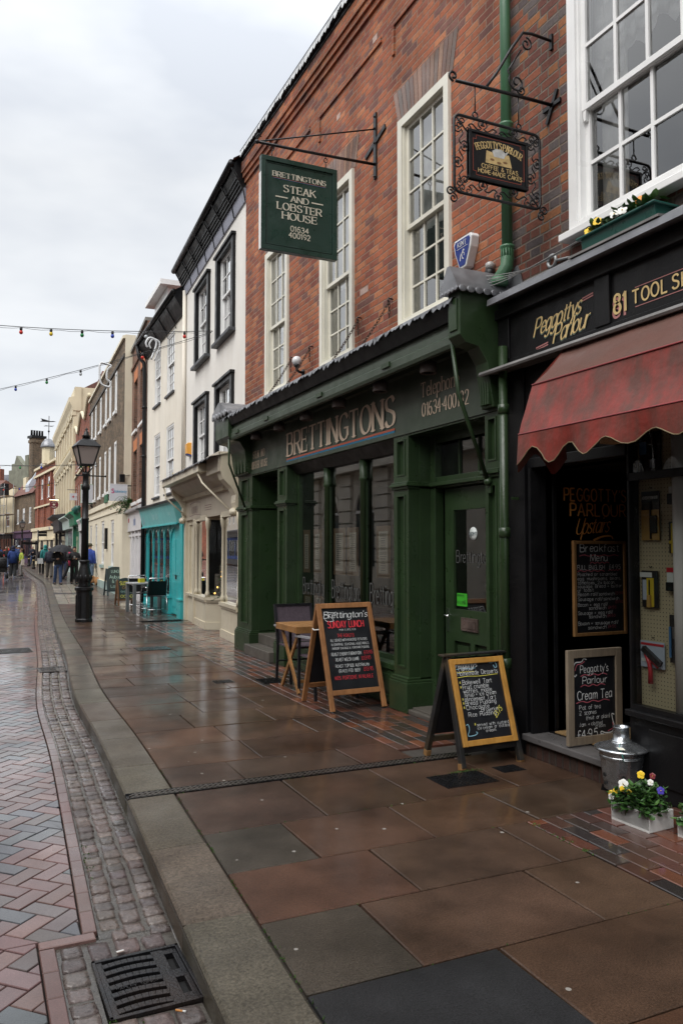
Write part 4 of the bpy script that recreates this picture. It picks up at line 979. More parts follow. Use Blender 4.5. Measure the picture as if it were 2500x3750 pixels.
# --- left hand entrance
a0, a1 = S(10.50), S(11.62); LY = D(4.33)
mb = MB(); mb.box(a0, a0 + .12, LY - .04, LY + .06, .3, FB); mb.box(a1 - .12, a1, LY - .04, LY + .06, .3, FB); mb.box(a0 + .12, a1 - .12, LY - .03, LY + .05, 2.2, 2.28); mb.build('door_frame', m_green, BR)
mb = MB(); mb.box(a0 + .12, a1 - .12, LY - .04, LY, .3, 2.2)
for z0_, z1_ in ((.45, 1.0), (1.15, 1.6), (1.72, 2.1)):
    for q in (0, 1): x = a0 + .2 + q * .36; mb.box(x, x + .3, LY, LY + .012, z0_, z1_)
dl = mb.build('door', paint('mid_green_gloss', (.02, .075, .02), .3, .15, 2), BR, bevel=.003)
mb = MB(); mb.box(a0 + .2, a0 + .5, LY + .012, LY + .02, 1.06, 1.10); mb.build('letter_plate', m_chrome, dl)
mb = MB(); mb.quad((a1 - .12, LY - .01, 2.28), (a0 + .12, LY - .01, 2.28), (a0 + .12, LY - .01, FB), (a1 - .12, LY - .01, FB)); mb.build('fanlight', m_glass, BR)
mb = MB(); mb.box(a0, a1, -.5, -.5 + .02, 2.2, FB); mb.build('fanlight_back', m_room, BR)
mb = MB(); mb.box(a0 - .0, a1 + .0, LY - .04, FY - .1, .15, .3); mb.box(a0 - .0, a1 + .0, LY - .04, FY + .12, 0, .15); mb.build('step', m_stone, BR, bevel=.01)
# returns between pilasters and recessed doors
mb = MB()
for x in (S(11.62), S(10.50), S(6.79), S(5.50), S(10.13), S(7.09)): mb.box(x - .012, x + .012, -.42, FY - .12, 0.01, FB)
mb.box(S(5.5), S(6.79), -.45, FY, FB - .02, FB + .02); mb.box(S(10.5), S(11.62), -.45, FY, FB - .02, FB + .02); mb.build('reveal', m_green, BR)
# wall and door post beside the pipe
# green stay rods
for (p, q, r) in (((S(5.48), CY, 3.27), (S(5.42), CY - .02, 2.85), (S(5.42), FY + .03, 2.14)), ((S(11.7), CY + .02, 3.26), (S(11.75), CY, 2.88), (S(11.85), FY + .03, 2.2))):
    mb = MB(); mb.tube([p, q, r], .017, 8); mb.ball(r, .035, 8); mb.box(r[0] - .02, r[0] + .02, FY, FY + .02, r[2] - .09, r[2] + .05); mb.build('awning_stay', m_green, BR)

# --- menus in the window
m_paper = paint('cream_paper', (.84, .83, .70), .7, .05, 6, bump=0); m_mount = paint('brown_card_mount', (.36, .25, .15), .7, .12, 5); m_ink = paint('grey_print', (.20, .20, .18), .7, 0, bump=0)
C3_ = [(10.02, 9.86), (9.66, 9.47), (9.02, 8.75), (8.62, 8.38), (7.86, 7.60), (7.42, 7.18)]
ORD = ['leftmost', 'second from left', 'third from left', 'fourth from left', 'fifth from left', 'rightmost']
for row, (z0_, z1_, lst, nm) in enumerate(((1.32, 1.78, C3_, 'upper'), (.62, .95, [(10.0, 9.8), (9.62, 9.45)], 'lower'))):
    for i, (a, b) in enumerate(lst):
        t = thing('menu_card', (3.97 - (GY - .012), (a + b) / 2, z0_), pi / 2, 'cream menu sheet on brown mount in the restaurant window, %s of %s row' % (ORD[i] if row == 0 else ('left one', 'right one')[i], nm), 'menu', 'menu sheets hung inside the green restaurant window')
        w = (a - b) / 2; h = z1_ - z0_
        MB().box(-w - .035, w + .035, -.006, -.002, -.05, h + .06).build('mount', m_mount, t)
        MB().box(-w * .82, w * .82, -.002, .001, 0, h).build('sheet', m_paper, t)
        mb = MB(); rr = random.Random(i)
        for q in range(int(h / .026)): l = w * rr.uniform(.3, .65); mb.box(-l, l, .001, .002, .03 + q * .025, .036 + q * .025)
        mb.build('print', m_ink, t)
# ================================================================== TOOL SHOP AND TEA PARLOUR (dark brick, black shopfront)
PG = thing('tool_shop_building', (3.97, 5.29, 0), -pi / 2, 'darker brick building with a black tool shop front and a large white sash window', 'building')
T = lambda y: 5.29 - y                        # local x runs towards the camera, local y points into the building
# helper: map "s, outwards d, z" of this facade onto the frame (x = 5.29 - Y, y = -(d))
PGF = thing('f', (0, 0, 0), 0, None, None); bpy.data.objects.remove(PGF)
PG.rotation_euler = (0, 0, pi / 2); PG.location = (3.97, -2.0, 0)
T = lambda y: y + 2.0
d_ = lambda x: 3.97 - x
X1 = T(5.285); SH = d_(3.85)
mb = MB(); mb.wall(0, X1, 3.3, 8.4, 0, [(T(3.08), T(4.52), 3.90, 6.25)], .14, back=-6); mb.build('wall', m_brickP, PG)
big = sash(PG, T(3.08), T(4.52), 3.90, 6.25, 0, m_white, .085, 4, 3, 2, .05, .03, 4.80, horns=True, bar=.026, curtain='sides', room=2.0)
mb = MB(); rl = random.Random(5)                # net curtain with a scalloped lace edge
n = 60; vs = []
for i in range(n + 1):
    x = T(3.2) + (T(4.42) - T(3.2)) * i / n; zb = 5.05 + .12 * abs(sin(i * pi / 12)) + .25 * max(0, (i - n / 2) / n) * -1; dy = .012 * sin(i * 1.3)
    vs += [(x, -.135 + dy, zb), (x, -.135 + dy, 6.2)]
mb.add(vs, [(2 * i, 2 * i + 1, 2 * i + 3, 2 * i + 2) for i in range(n)], smooth=True)
tn = NT('net_lace'); c = tn.coord(); vv = tn.n('ShaderNodeTexVoronoi', {'Vector': c, 'Scale': 9}).outputs['Distance']
f = tn.rng(tn.math('ADD', vv, tn.math('MULTIPLY', tn.noise(c, 90, 2), .15)), .2, .6, .95, .5)
a_ = tn.n('ShaderNodeBsdfTransparent'); b_ = tn.n('ShaderNodeBsdfDiffuse', {0: (.92, .92, .93, 1)}); m_ = tn.n('ShaderNodeMixShader', {0: f, 1: a_.outputs[0], 2: b_.outputs[0]}); tn.t.links.new(m_.outputs[0], tn.out.inputs[0]); MATS['net_lace'] = tn.m
mb.build('net_curtain', tn.m, big)
mb = MB(); mb.box(0, X1, -.3, SH, 3.06, 3.60)
fa = mb.build('fascia', m_black, PG)
mb = MB(); mb.box(T(4.03), T(4.17), SH, SH + .025, 3.10, 3.5); mb.box(T(5.14), T(5.28), SH, SH + .02, 3.10, 3.5); mb.box(0, X1, SH, SH + .05, 3.44, 3.52); mb.box(T(2.0), X1, SH, SH + .015, 3.06, 3.10)
mb.build('fascia_moulding', m_black, fa, bevel=.005)
mb = MB(); mb.prism([(0, 3.74), (SH + .16, 3.58), (SH + .165, 3.53), (SH + .14, 3.53), (SH + .1, 3.56), (0, 3.6)], 'x', 0, X1 - .06); mb.build('lead_flashing', m_lead, PG)
sp = SH + .004; TQ = lambda yl, z, dz=0.: (lambda x, y: (T(yl) - x, sp + dz, z + y + 0))
t = MB()
text(t, "Peggottys", lambda x, y: (T(4.84) - x, sp, 3.205 + y + x * .10), .125, .13, .04, .3, xs=.51 / text_w("Peggottys", .125, 1, .5), track=.5, slant=.35)
text(t, "Parlour", lambda x, y: (T(4.62) - x, sp, 3.105 + y + x * .10), .125, .13, .04, .3, xs=.37 / text_w("Parlour", .125, 1, .5), track=.5, slant=.35)
text(t, "81", TQ(4.0, 3.155, .002), .125, .17, .12, .2, xs=.105 / text_w("81", .125, 1, 1.2), track=1.2); text(t, "TOOL", TQ(3.838, 3.178), .085, .16, .14, xs=.28 / text_w("TOOL", .085, 1, 1.5), track=1.5); text(t, "SHOP", TQ(3.512, 3.178), .085, .16, .14, xs=.28 / text_w("TOOL", .085, 1, 1.5), track=1.5)
t.build('gold_lettering', m_gold, fa)
t = MB(); text(t, "81", lambda x, y: (T(4.01) - x, sp - .003, 3.13 + y), .125, .17, .12, .2, xs=.105 / text_w("81", .125, 1, 1.2), track=1.2)
for a, b, z, s in ((4.31, 4.2, 3.345, .1), (4.31, 4.2, 3.328, .1), (4.82, 4.68, 3.11, .1), (4.82, 4.68, 3.093, .1)): t.add([(T(a), sp, z), (T(b), sp, z + (a - b) * s), (T(b), sp, z + .010 + (a - b) * s), (T(a), sp, z + .010)], [(0, 1, 2, 3)])
t.box(T(2.4), T(3.82), SH, SH + .003, 3.28, 3.285); t.box(T(2.4), T(3.82), SH, SH + .003, 3.153, 3.158)
t.build('pink_lettering', paint('dusty_pink_lettering', (.38, .16, .15), .5, .1), fa)
t = MB()
text(t, "Peggottys", lambda x, y: (T(4.843) - x, sp - .0035, 3.20 + y + x * .10), .125, .17, .08, .3, xs=.51 / text_w("Peggottys", .125, 1, .5), track=.5, slant=.35); text(t, "Parlour", lambda x, y: (T(4.623) - x, sp - .0035, 3.10 + y + x * .10), .125, .17, .08, .3, xs=.37 / text_w("Parlour", .125, 1, .5), track=.5, slant=.35)
t.build('grey_outline', paint('grey_green_outline', (.16, .22, .17), .5, .1), fa)
mb = MB(); mb.prism([(0, 3.03), (SH + .15, 2.985), (SH + .16, 3.0), (SH + .15, 3.02), (0, 3.06)], 'x', T(1.0), T(5.36)); mb.build('ledge', paint('weathered_ledge', (.17, .165, .16), .5, .3, 5, bump=.4), PG)
# shopfront posts, window and recessed entrance
SW = d_(3.90)
mb = MB(); mb.box(T(5.05), T(5.285), -.3, SW, 0, 3.03); mb.box(T(4.01), T(4.035), -.12, SW - .06, .02, 2.3); mb.box(T(3.9), T(4.03), -.12, SW - .06, 2.3, 3.03); mb.box(0, T(5.05), SW - .15, SW - .02, 2.62, 3.03); mb.box(T(4.02), T(5.05), -.25, SW - .03, 2.22, 2.30)
mb.build('shop_frame', m_black, PG, bevel=.005)
mb = MB(); mb.box(T(0), T(4.03), -.1, SW - .05, .0, .50); mb.box(T(0), T(4.035), -.1, SW - .01, .50, .54)
for i in range(5): a = T(3.86) - i * .6; mb.box(a - .5, a, SW - .05, SW - .038, .1, .44)
mb.build('stall_riser', m_black, PG, bevel=.006)
mb = MB(); mb.box(T(0), T(4.01), -.03, .03, .54, .575); mb.box(T(0), T(4.01), -.02, .03, 2.045, 2.095); mb.box(T(3.995), T(4.01), -.03, .03, .575, 2.62); mb.box(T(2.55), T(2.60), -.03, .03, .6, 2.62)
w_ = mb.build('shop_window', m_black, PG)
mb = MB(); mb.quad((T(4.0), .01, .56), (T(0), .01, .56), (T(0), .01, 2.62), (T(4.0), .01, 2.62)); mb.build('pane', glass('shop_glass', (.82, .84, .82), boost=.55, base=.01), w_)
t = MB(); text(t, "W", lambda x, y: (T(3.565) - x, .014, .86 + y), .075, .16); t.build('window_lettering', paint('white_vinyl', (.6, .6, .6), .5, .02), w_)
# perforated display board just behind the glass
t_ = NT('pegboard'); c = t_.coord(); s_ = t_.n('ShaderNodeVectorMath', {0: c, 1: (1 / .026, 1 / .026, 1 / .026)}, operation='MULTIPLY').outputs[0]
fr_ = t_.n('ShaderNodeVectorMath', {0: s_}, operation='FRACTION').outputs[0]; q = t_.n('ShaderNodeSeparateXYZ', {0: fr_})
dx = t_.math('POWER', t_.math('SUBTRACT', q.outputs[0], .5), 2.); dz = t_.math('POWER', t_.math('SUBTRACT', q.outputs[2], .5), 2.)
h = t_.math('LESS_THAN', t_.math('ADD', dx, dz), .022)
t_.bsdf(t_.mix(h, (.42, .37, .24), (.05, .04, .03)), .6); MATS['pegboard'] = t_.m
mb = MB(); mb.box(T(0), T(4.005), -.085, -.065, .52, 2.62); mb.build('pegboard', t_.m, PG)
mb = MB(); mb.lathe([(.045, .53), (.045, 2.5)], (T(3.645), -.045, 0), 14); mb.build('white_post', m_white, PG)
mb = MB(); mb.box(T(0), T(4.0), -.9, -.09, 2.62, 2.64); mb.build('window_ceiling', m_room, PG)
# recess: panel wall facing the camera, floor, back
m_blackflat = paint('black_board_paint', (.005, .005, .006), .55, .2, 4, bump=.2, spec=.25)
mb = MB(); mb.box(T(5.0), T(5.03), -1.15, SW - .02, .17, 2.22); mb.box(T(4.985), T(5.0), d_(4.16), d_(4.13), .17, 2.22); mb.box(T(4.985), T(5.0), d_(5.0), d_(4.97), .17, 2.22)
pn = mb.build('entrance_panel', m_blackflat, PG)
t = MB(); XP = lambda x0, z: (lambda x, y: (T(4.983), d_(x0 + x), z + y))
text(t, "PEGGOTTY'S", XP(4.235, 1.975), .098, .15, .13, xs=.645 / text_w("PEGGOTTY'S", .098, 1, 1.5), track=1.5)
text(t, "PARLOUR", XP(4.295, 1.855), .098, .15, .13, xs=.575 / text_w("PARLOUR", .098, 1, 1.5), track=1.5)
text(t, "Upstairs", lambda x, y: (T(4.983), d_(4.345 + x), 1.705 + y + x * .07), .125, .10, .04, .3, xs=.72, track=.5, slant=.35)
squiggle(t, XP(4.35, 1.66), [(.18, .0), (.27, .03), (.36, .035), (.385, .01)], .016)
t.build('panel_lettering', paint('dull_orange_lettering', (.62, .27, .07), .5, .15, 8), pn)
mb = MB(); mb.room(T(4.0), T(5.0), -.1, -1.2, .175, 2.22); mb.build('entrance_lobby', m_blackflat, PG)
mb = MB(); mb.box(T(4.04), T(5.06), -1.2, SW + .04, .12, .17); st = mb.build('step', paint('dark_step_slab', (.10, .095, .095), .35, .2, 4, bump=.4), PG, bevel=.008)
mb = MB(); mb.box(T(4.05), T(5.05), -.4, SW + .005, 0, .12); mb.build('step_riser', brick('dark_riser_brick', [(.06, .03, .022), (.075, .035, .025), (.045, .028, .022), (.05, .025, .02)], (.05, .042, .035), bw=.075, rh=.2), PG)
mb = MB(); mb.box(T(4.2), T(4.95), -.75, -.12, .17, .185); mb.build('doormat', paint('coir_doormat', (.24, .15, .06), .95, .3, 40, bump=1, bscale=160), PG)
mb = MB(); mb.box(T(5.285), T(5.20), SW, SW + .04, .0, .12); mb.build('boot_stop', m_black, PG)
mb = MB(); mb.add([(0, .1, 8.4), (X1, .1, 8.4), (X1, -3, 10.6), (0, -3, 10.6)], [(3, 2, 1, 0)]); mb.build('roof', m_tile, PG)
MB().box(T(4.0), T(4.12), -.05, .16, 2.30, 2.40).build('awning_box', wood('pale_pine', (.40, .26, .13), (.50, .34, .18)), PG)

# ------------------------------------------------------------------ red awning over the tool shop
m_aw = None
t = NT('faded_red_canvas'); c = t.coord(); sep = t.n('ShaderNodeSeparateXYZ', {0: c})
stv = t.n('ShaderNodeMapping', {0: c, 'Scale': (6, 6, .7)}).outputs[0]
grime = t.rng(t.math('ADD', t.math('MULTIPLY', t.noise(stv, 1.6, 5, .65), .6), t.math('MULTIPLY', t.noise(c, 3.3, 5, .65), .55)), .44, .66, 0, .85)
colr = t.mix(grime, (.22, .03, .022), (.075, .036, .026))
weave = t.noise(c, 240, 2)
t.bsdf(colr, t.rng(weave, .3, .7, .38, .6), 0, t.bump(weave, .2, .003, t.bump(t.noise(c, 6, 3), .35, .03)), .35); m_aw = t.m; MATS['faded_red_canvas'] = m_aw
t = NT('grey_faded_red_canvas'); c = t.coord()
grime = t.rng(t.noise(c, 2.6, 5, .65), .3, .7, .25, .8); weave = t.noise(c, 240, 2)
t.bsdf(t.mix(grime, (.14, .055, .042), (.10, .06, .048)), t.rng(weave, .3, .7, .34, .55), 0, t.bump(weave, .2, .003, t.bump(t.noise(c, 6, 3), .3, .03)), .4); m_aw2 = t.m; MATS['grey_faded_red_canvas'] = m_aw2
AW = thing('shop_awning', (3.78, 4.39, 2.99), pi / 2, 'weathered red canvas awning with a wavy valance over the tool shop window', 'awning')
# local x = Y - 4.39 (negative towards the camera), y = outwards from X 3.78
Lw = -3.6; prof = [(0.02, .02), (.31, -.27), (.43, -.62)]
def sheet(p, q, n=60, sag=.012, x0=0., x1=Lw, seed=2):
    r = random.Random(seed); vs = []; m = 5
    ph = [r.uniform(0, 6) for _ in range(4)]
    for i in range(n + 1):
        x = x0 + (x1 - x0) * i / n
        for j in range(m + 1):
            v = j / m; b = sin(pi * v)
            wv = sag * b * (.7 * sin(x * 3.1 + ph[0]) + .4 * sin(x * 7.3 + ph[1] + v * 2) + .22 * sin(x * 19 + v * 7 + ph[2])) - sag * .6 * b
            vs.append((x, p[0] + (q[0] - p[0]) * v + wv * .7, p[1] + (q[1] - p[1]) * v + wv))
    return vs, [(i * (m + 1) + j, i * (m + 1) + j + 1, (i + 1) * (m + 1) + j + 1, (i + 1) * (m + 1) + j) for i in range(n) for j in range(m)]
mb = MB(); v, f = sheet(prof[0], prof[1]); mb.add(v, f, smooth=True); mb.build('top_panel', m_aw2, AW)
mb = MB(); v, f = sheet(prof[1], prof[2], seed=8, sag=.020); mb.add(v, f, smooth=True); mb.build('front_panel', m_aw, AW)
def valance(P, L, seed, h0=.14, amp=.045, pitch=.34, n=90):
    vs = []; r = random.Random(seed); ph = r.uniform(0, 3)
    for i in range(n + 1):
        t = i / n * L; z1 = -h0 * (1 + .10 * sin(t * 2.3 + ph)) - amp * (1 + .35 * sin(t * 3.7 + ph)) * cos(2 * pi * t / pitch + .35 * sin(t * 1.9)) ; wv = .014 * sin(t * 9 + ph) + .008 * sin(t * 21 + ph) + .004 * sin(t * 47)
        for j in range(4): q = j / 3; vs.append(P(t, z1 * q, wv * q))
    return vs, [(i * 4 + j, i * 4 + j + 1, (i + 1) * 4 + j + 1, (i + 1) * 4 + j) for i in range(n) for j in range(3)]
mb = MB(); v, f = valance(lambda t, z, w: (-t, prof[2][0] + .006 + w, prof[2][1] - .008 + z), 3.6, 4); vfront = v; mb.add(v, f, smooth=True); mb.build('valance', m_aw, AW)
mb = MB(); mb.add([(0, prof[0][0], prof[0][1]), (0, prof[1][0], prof[1][1]), (0, prof[2][0], prof[2][1]), (0, .05, -.62)], [(0, 1, 2, 3)]); mb.build('side_panel', m_aw, AW)
mb = MB(); v, f = valance(lambda t, z, w: (w, prof[2][0] - t, prof[2][1] - .008 + z), .40, 7, .17, .05, .3, 24); mb.add(v, f, smooth=True); mb.build('side_valance', m_aw, AW)
m_pipe = paint('pink_red_piping', (.30, .05, .055), .5, .1)
for a in (prof[1], prof[2], prof[0]): mb = MB(); mb.tube([(0, a[0] + .004, a[1]), (Lw, a[0] + .004, a[1])], .006, 6); mb.build('piping', m_pipe, AW)
mb = MB(); n = 90
mb.tube([(a, b + .001, c) for a, b, c in vfront[3::4]], .004, 5); mb.build('valance_trim', paint('brown_trim', (.16, .12, .06), .6), AW)
mb = MB(); mb.tube([(-.06, .0, -.6), (-.06, prof[2][0] - .03, -.655), (Lw, prof[2][0] - .03, -.655)], .012, 8); mb.build('frame_arm', paint('grey_steel', (.2, .2, .2), .4, .1, 5, metal=.8), AW)
# ================================================================== SIGNS AND FITTINGS ON THE NEAR WALLS
m_signgreen = paint('deep_green_sign', (.010, .036, .026), .35, .1, 3, bump=.1)
m_offw = paint('cream_lettering', (.62, .58, .47), .45, .05, 6)
m_redl, m_bluel = paint('red_sign_line', (0, 0, 0)), paint('blue_sign_line', (0, 0, 0))
SG = thing('hanging_sign', (3.97, 7.7, 5.81), 0, 'dark green hanging board with cream steak and lobster house lettering on an iron bracket', 'hanging sign', 'hanging signs')
q = lambda x, z: (x - 3.97, z - 5.81)
x0, z0 = q(2.622, 4.685); x1, z1 = q(3.482, 5.675)
mb = MB(); mb.box(x0 + .012, x1 - .012, -.018, .022, z0 + .012, z1 - .012); bd = mb.build('board', m_signgreen, SG)
mb = MB()
for a in ((x0, x1, z0, z0 + .05), (x0, x1, z1 - .05, z1), (x0, x0 + .05, z0 + .05, z1 - .05), (x1 - .05, x1, z0 + .05, z1 - .05)): mb.box(a[0], a[1], -.034, .036, a[2], a[3])
for a in ((x0 + .06, x1 - .06, z0 + .06, z0 + .068), (x0 + .06, x1 - .06, z1 - .068, z1 - .06), (x0 + .06, x0 + .068, z0 + .068, z1 - .068), (x1 - .068, x1 - .06, z0 + .068, z1 - .068)): mb.box(a[0], a[1], -.024, -.018, a[2], a[3])
mb.build('frame', m_signgreen, bd, bevel=.004)
MB().box(x0 - .004, x0 - .0005, -.03, .032, z0, z1 - .18).build('pale_edge', m_white, bd)
xm = (x0 + x1) / 2; HH = z1 - z0
Pf = lambda zc: (lambda x, y: (xm + x, -.0205, zc + y))
t = MB()
def srow(s, f, h, wfrac, fn=True):
    W = wfrac * (x1 - x0); text(t, s, Pf(z1 - f * HH - h / 2), h, .21 if fn else .15, .05 if fn else .13, .2, xs=W / text_w(s, h, 1, 1.2), track=1.2, serif=fn, align='c')
srow("BRETTINGTONS", .175, .052, .70); srow("STEAK", .315, .074, .42); srow("AND", .415, .06, .23); srow("LOBSTER", .508, .074, .58); srow("HOUSE", .605, .074, .45); srow("01634", .735, .056, .235, False); srow("400192", .805, .056, .28, False)
for s in (-1, 1): t.box(xm + s * .135, xm + s * .27, -.0205, -.0195, z1 - .415 * HH - .004, z1 - .415 * HH + .008)
t.build('lettering', m_offw, bd)
MB().box(xm - .3, xm + .3, -.0205, -.0195, z1 - .213 * HH - .003, z1 - .213 * HH + .001).build('red_line', m_redl, bd); MB().box(xm - .3, xm + .3, -.0205, -.0195, z1 - .213 * HH - .008, z1 - .213 * HH - .004).build('blue_line', m_bluel, bd)
mb = MB()
bar = [(0, 0, .04), (-.5, 0, .02), (-1.0, 0, .005), (-1.38, 0, .0)]
mb.tube(bar, .016, 8); mb.tube([(0, 0, .445), (-1.36, 0, .01)], .008, 6)
mb.box(-.02, .0, -.03, .03, -.12, .62); mb.tube([(-1.38, 0, 0), (-1.40, 0, .05), (-1.37, 0, .09), (-1.34, 0, .06)], .007, 6); mb.ball((-1.385, 0, 0), .024, 8)
mb.bar((-.012, .24, .22), (-.012, -.24, .36), .016, .05); mb.bar((-.012, .03, .29), (-.012, -.03, .29), .02, .06)
for z in (-.1, .05, .28, .45, .58): mb.ball((-.026, 0, z), .012, 6)
mb.build('bracket', m_iron, SG)
for x in (2.749, 3.359):
    mb = MB(); xx = x - 3.97; zb = .012; n = 10
    mb.tube([(xx + .022 * sin(2 * pi * i / n), 0, -.04 + .022 * cos(2 * pi * i / n)) for i in range(n + 1)], .005, 6); mb.tube([(xx, 0, zb), (xx, 0, -.02)], .006, 6); mb.tube([(xx, 0, -.06), (xx, 0, z1 - .005)], .006, 6); mb.build('hook', m_iron, SG)

# tea room sign in a scrolled iron frame
TG = thing('hanging_sign', (3.97, 4.74, 4.99), 0, 'small black and gold tea room sign in a scrolled black iron frame', 'hanging sign', 'hanging signs')
fx0, fx1, fz0, fz1 = 3.073 - 3.97, 3.836 - 3.97, 4.152 - 4.99, 4.722 - 4.99
ix0, ix1, iz0, iz1 = 3.19 - 3.97, 3.714 - 3.97, 4.268 - 4.99, 4.634 - 4.99
mb = MB(); rr = .05; P = []
for cx_, cz_, a in ((fx1 - rr, fz1 - rr, 0), (fx0 + rr, fz1 - rr, pi / 2), (fx0 + rr, fz0 + rr, pi), (fx1 - rr, fz0 + rr, 3 * pi / 2)):
    for i in range(5): P.append((cx_ + rr * cos(a + pi / 2 * i / 4), 0, cz_ + rr * sin(a + pi / 2 * i / 4)))
mb.tube(P + [P[0], P[1]], .011, 8); frm = mb.build('frame', m_iron, TG)
mb = MB(); pl = lambda x, z: (x, 0, z)
def scroll_s(mb, a, b, r, flip=1):
    """S-scroll: a curve from a to b ending in two curls"""
    ax, az = a; bx, bz = b; dx, dz = bx - ax, bz - az; L = hypot(dx, dz); ux, uz = dx / L, dz / L; nx, nz = -uz * flip, ux * flip
    pts = []
    for i in range(15): t_ = i / 14; th = 2 * pi * 1.15 * t_; rad = r * (.25 + .75 * t_); pts.append((ax + nx * r + rad * (-nx * cos(th - 2 * pi * 1.15) * 1 + -ux * sin(th - 2 * pi * 1.15)), az + nz * r + rad * (-nz * cos(th - 2 * pi * 1.15) - uz * sin(th - 2 * pi * 1.15))))
    for i in range(1, 8): t_ = i / 8; w_ = r * .9 * sin(pi * 2 * t_) * -flip * 0; pts.append((ax + dx * t_ + nx * r * .5 * sin(2 * pi * t_) * -1, az + dz * t_ + nz * r * .5 * sin(2 * pi * t_) * -1))
    for i in range(15): t_ = 1 - i / 14; th = 2 * pi * 1.15 * t_; rad = r * (.25 + .75 * t_); pts.append((bx - nx * r + rad * (nx * cos(th - 2 * pi * 1.15) + ux * sin(th - 2 * pi * 1.15)), bz - nz * r + rad * (nz * cos(th - 2 * pi * 1.15) + uz * sin(th - 2 * pi * 1.15))))
    mb.tube([pl(*p) for p in pts], .0052, 5)
mm = .058
for zc in (fz0 + mm, fz1 - mm):
    xs_ = [fx0 + .11 + i * (fx1 - fx0 - .22) / 4 for i in range(5)]
    for i in range(4): scroll_s(mb, (xs_[i] + .01, zc), (xs_[i + 1] - .01, zc), .032, 1 if i % 2 else -1)
for xc in (fx0 + mm, fx1 - mm):
    zs_ = [fz0 + .09 + i * (fz1 - fz0 - .18) / 3 for i in range(4)]
    for i in range(3): scroll_s(mb, (xc, zs_[i] + .01), (xc, zs_[i + 1] - .01), .032, 1 if i % 2 else -1)
for cx_, cz_, sx_, sz_ in ((fx0, fz0, 1, 1), (fx1, fz0, -1, 1), (fx0, fz1, 1, -1), (fx1, fz1, -1, -1)):
    for k in (0, 1):
        c_ = (cx_ + sx_ * (.07 if k else .04), cz_ + sz_ * (.04 if k else .07)); mb.tube(spiral(c_, .008, .03, pi * k, 1.3, 16, pl), .0052, 5)
    mb.tube([pl(cx_ + sx_ * .01, cz_ + sz_ * .01), pl(cx_ + sx_ * .105, cz_ + sz_ * .105)], .006, 5)
mb.build('scrollwork', m_iron, frm)
for cx_, s in ((fx0, -1), (fx1, 1)):
    mb = MB(); mb.tube([pl(cx_, fz0 + .02)] + spiral((cx_ + s * .035, fz0 - .005), .036, .009, pi if s > 0 else 0, -1.3 * s, 16, pl), .0065, 6); mb.tube([pl(cx_, fz0 + .01)] + spiral((cx_ + s * .01, fz0 - .05), .036, .009, pi / 2, 1.3 * s, 16, pl), .0065, 6); mb.build('end_curl', m_iron, frm)
mb = MB(); mb.box(ix0, ix1, -.012, .012, iz0, iz1); bd = mb.build('board', m_black, TG)
mb = MB()
for a in ((ix0, ix1, iz0, iz0 + .022), (ix0, ix1, iz1 - .022, iz1), (ix0, ix0 + .022, iz0 + .022, iz1 - .022), (ix1 - .022, ix1, iz0 + .022, iz1 - .022)): mb.box(a[0], a[1], -.022, .022, a[2], a[3])
mb.build('moulding', m_black, bd, bevel=.004)
mb = MB(); e = .034
for a in ((ix0 + e + .03, ix1 - e - .03, iz0 + e, iz0 + e + .004), (ix0 + e + .03, ix1 - e - .03, iz1 - e - .004, iz1 - e), (ix0 + e, ix0 + e + .004, iz0 + e + .03, iz1 - e - .03), (ix1 - e - .004, ix1 - e, iz0 + e + .03, iz1 - e - .03)): mb.box(a[0], a[1], -.0135, -.0125, a[2], a[3])
for sx_ in (ix0 + e, ix1 - e - .03):
    for sz_ in (iz0 + e + .028, iz1 - e - .032): mb.box(sx_, sx_ + .03, -.0135, -.0125, sz_, sz_ + .004)
for sx_ in (ix0 + e + .028, ix1 - e - .032):
    for sz_ in (iz0 + e, iz1 - e - .03): mb.box(sx_, sx_ + .004, -.0135, -.0125, sz_, sz_ + .03)
mb.build('red_line', paint('dull_red_line', (.26, .05, .03), .5), bd)
xm = (ix0 + ix1) / 2; t = MB(); W = text_w("PEGGOTTY'S·PARLOUR", .052, .62, 1.1)
def arcP(x, y):
    R = .46; a = (x) / R; return (xm + (R + y) * sin(a), -.0145, iz1 - .105 - R + (R + y) * cos(a))
text(t, "PEGGOTTY'S·PARLOUR", arcP, .050, .15, .06, .2, xs=.40 / text_w("PEGGOTTY'S·PARLOUR", .05, 1, 1.1), serif=True, align='c')
for s, z, w in (("COFFEE & TEAS.", .098, .33), ("HOME-MADE CAKES", .058, .39)): text(t, s, lambda x, y: (xm + .01 + x, -.0145, iz0 + z + y), .030, .16, .14, xs=w / text_w(s, .03, 1, 1.2), track=1.2, align='c')
t.build('gold_lettering', m_gold, bd)
mb = MB(); by = -.014                            # painted picture: a tea table with pot and cups
Q = lambda pts, y=by: mb.add([(xm + a, y, iz0 + b) for a, b in pts], [tuple(range(len(pts)))])
Q([(-.12, .142), (.115, .142), (.10, .20), (.09, .235), (-.02, .225), (-.11, .235)]); mb.build('painted_table', paint('straw_paint', (.50, .36, .16), .6, .25, 30), bd)
mb = MB(); Q([(-.045, .20), (.045, .20), (.06, .24), (.03, .262), (-.03, .262), (-.06, .24)], by - .001); Q([(.055, .22), (.085, .255), (.078, .262), (.05, .238)], by - .001); mb.build('painted_teapot', paint('pale_grey_paint', (.50, .50, .48), .6, .2, 30), bd)
mb = MB(); n = 8
for cx_, cz_ in ((-.06, .175), (.055, .172), (.0, .16)): Q([(cx_ + .02 * cos(2 * pi * i / n), cz_ + .009 * sin(2 * pi * i / n)) for i in range(n)], by - .0012)
mb.build('painted_cup', paint('brown_paint', (.20, .10, .04), .6), bd)
mb = MB()
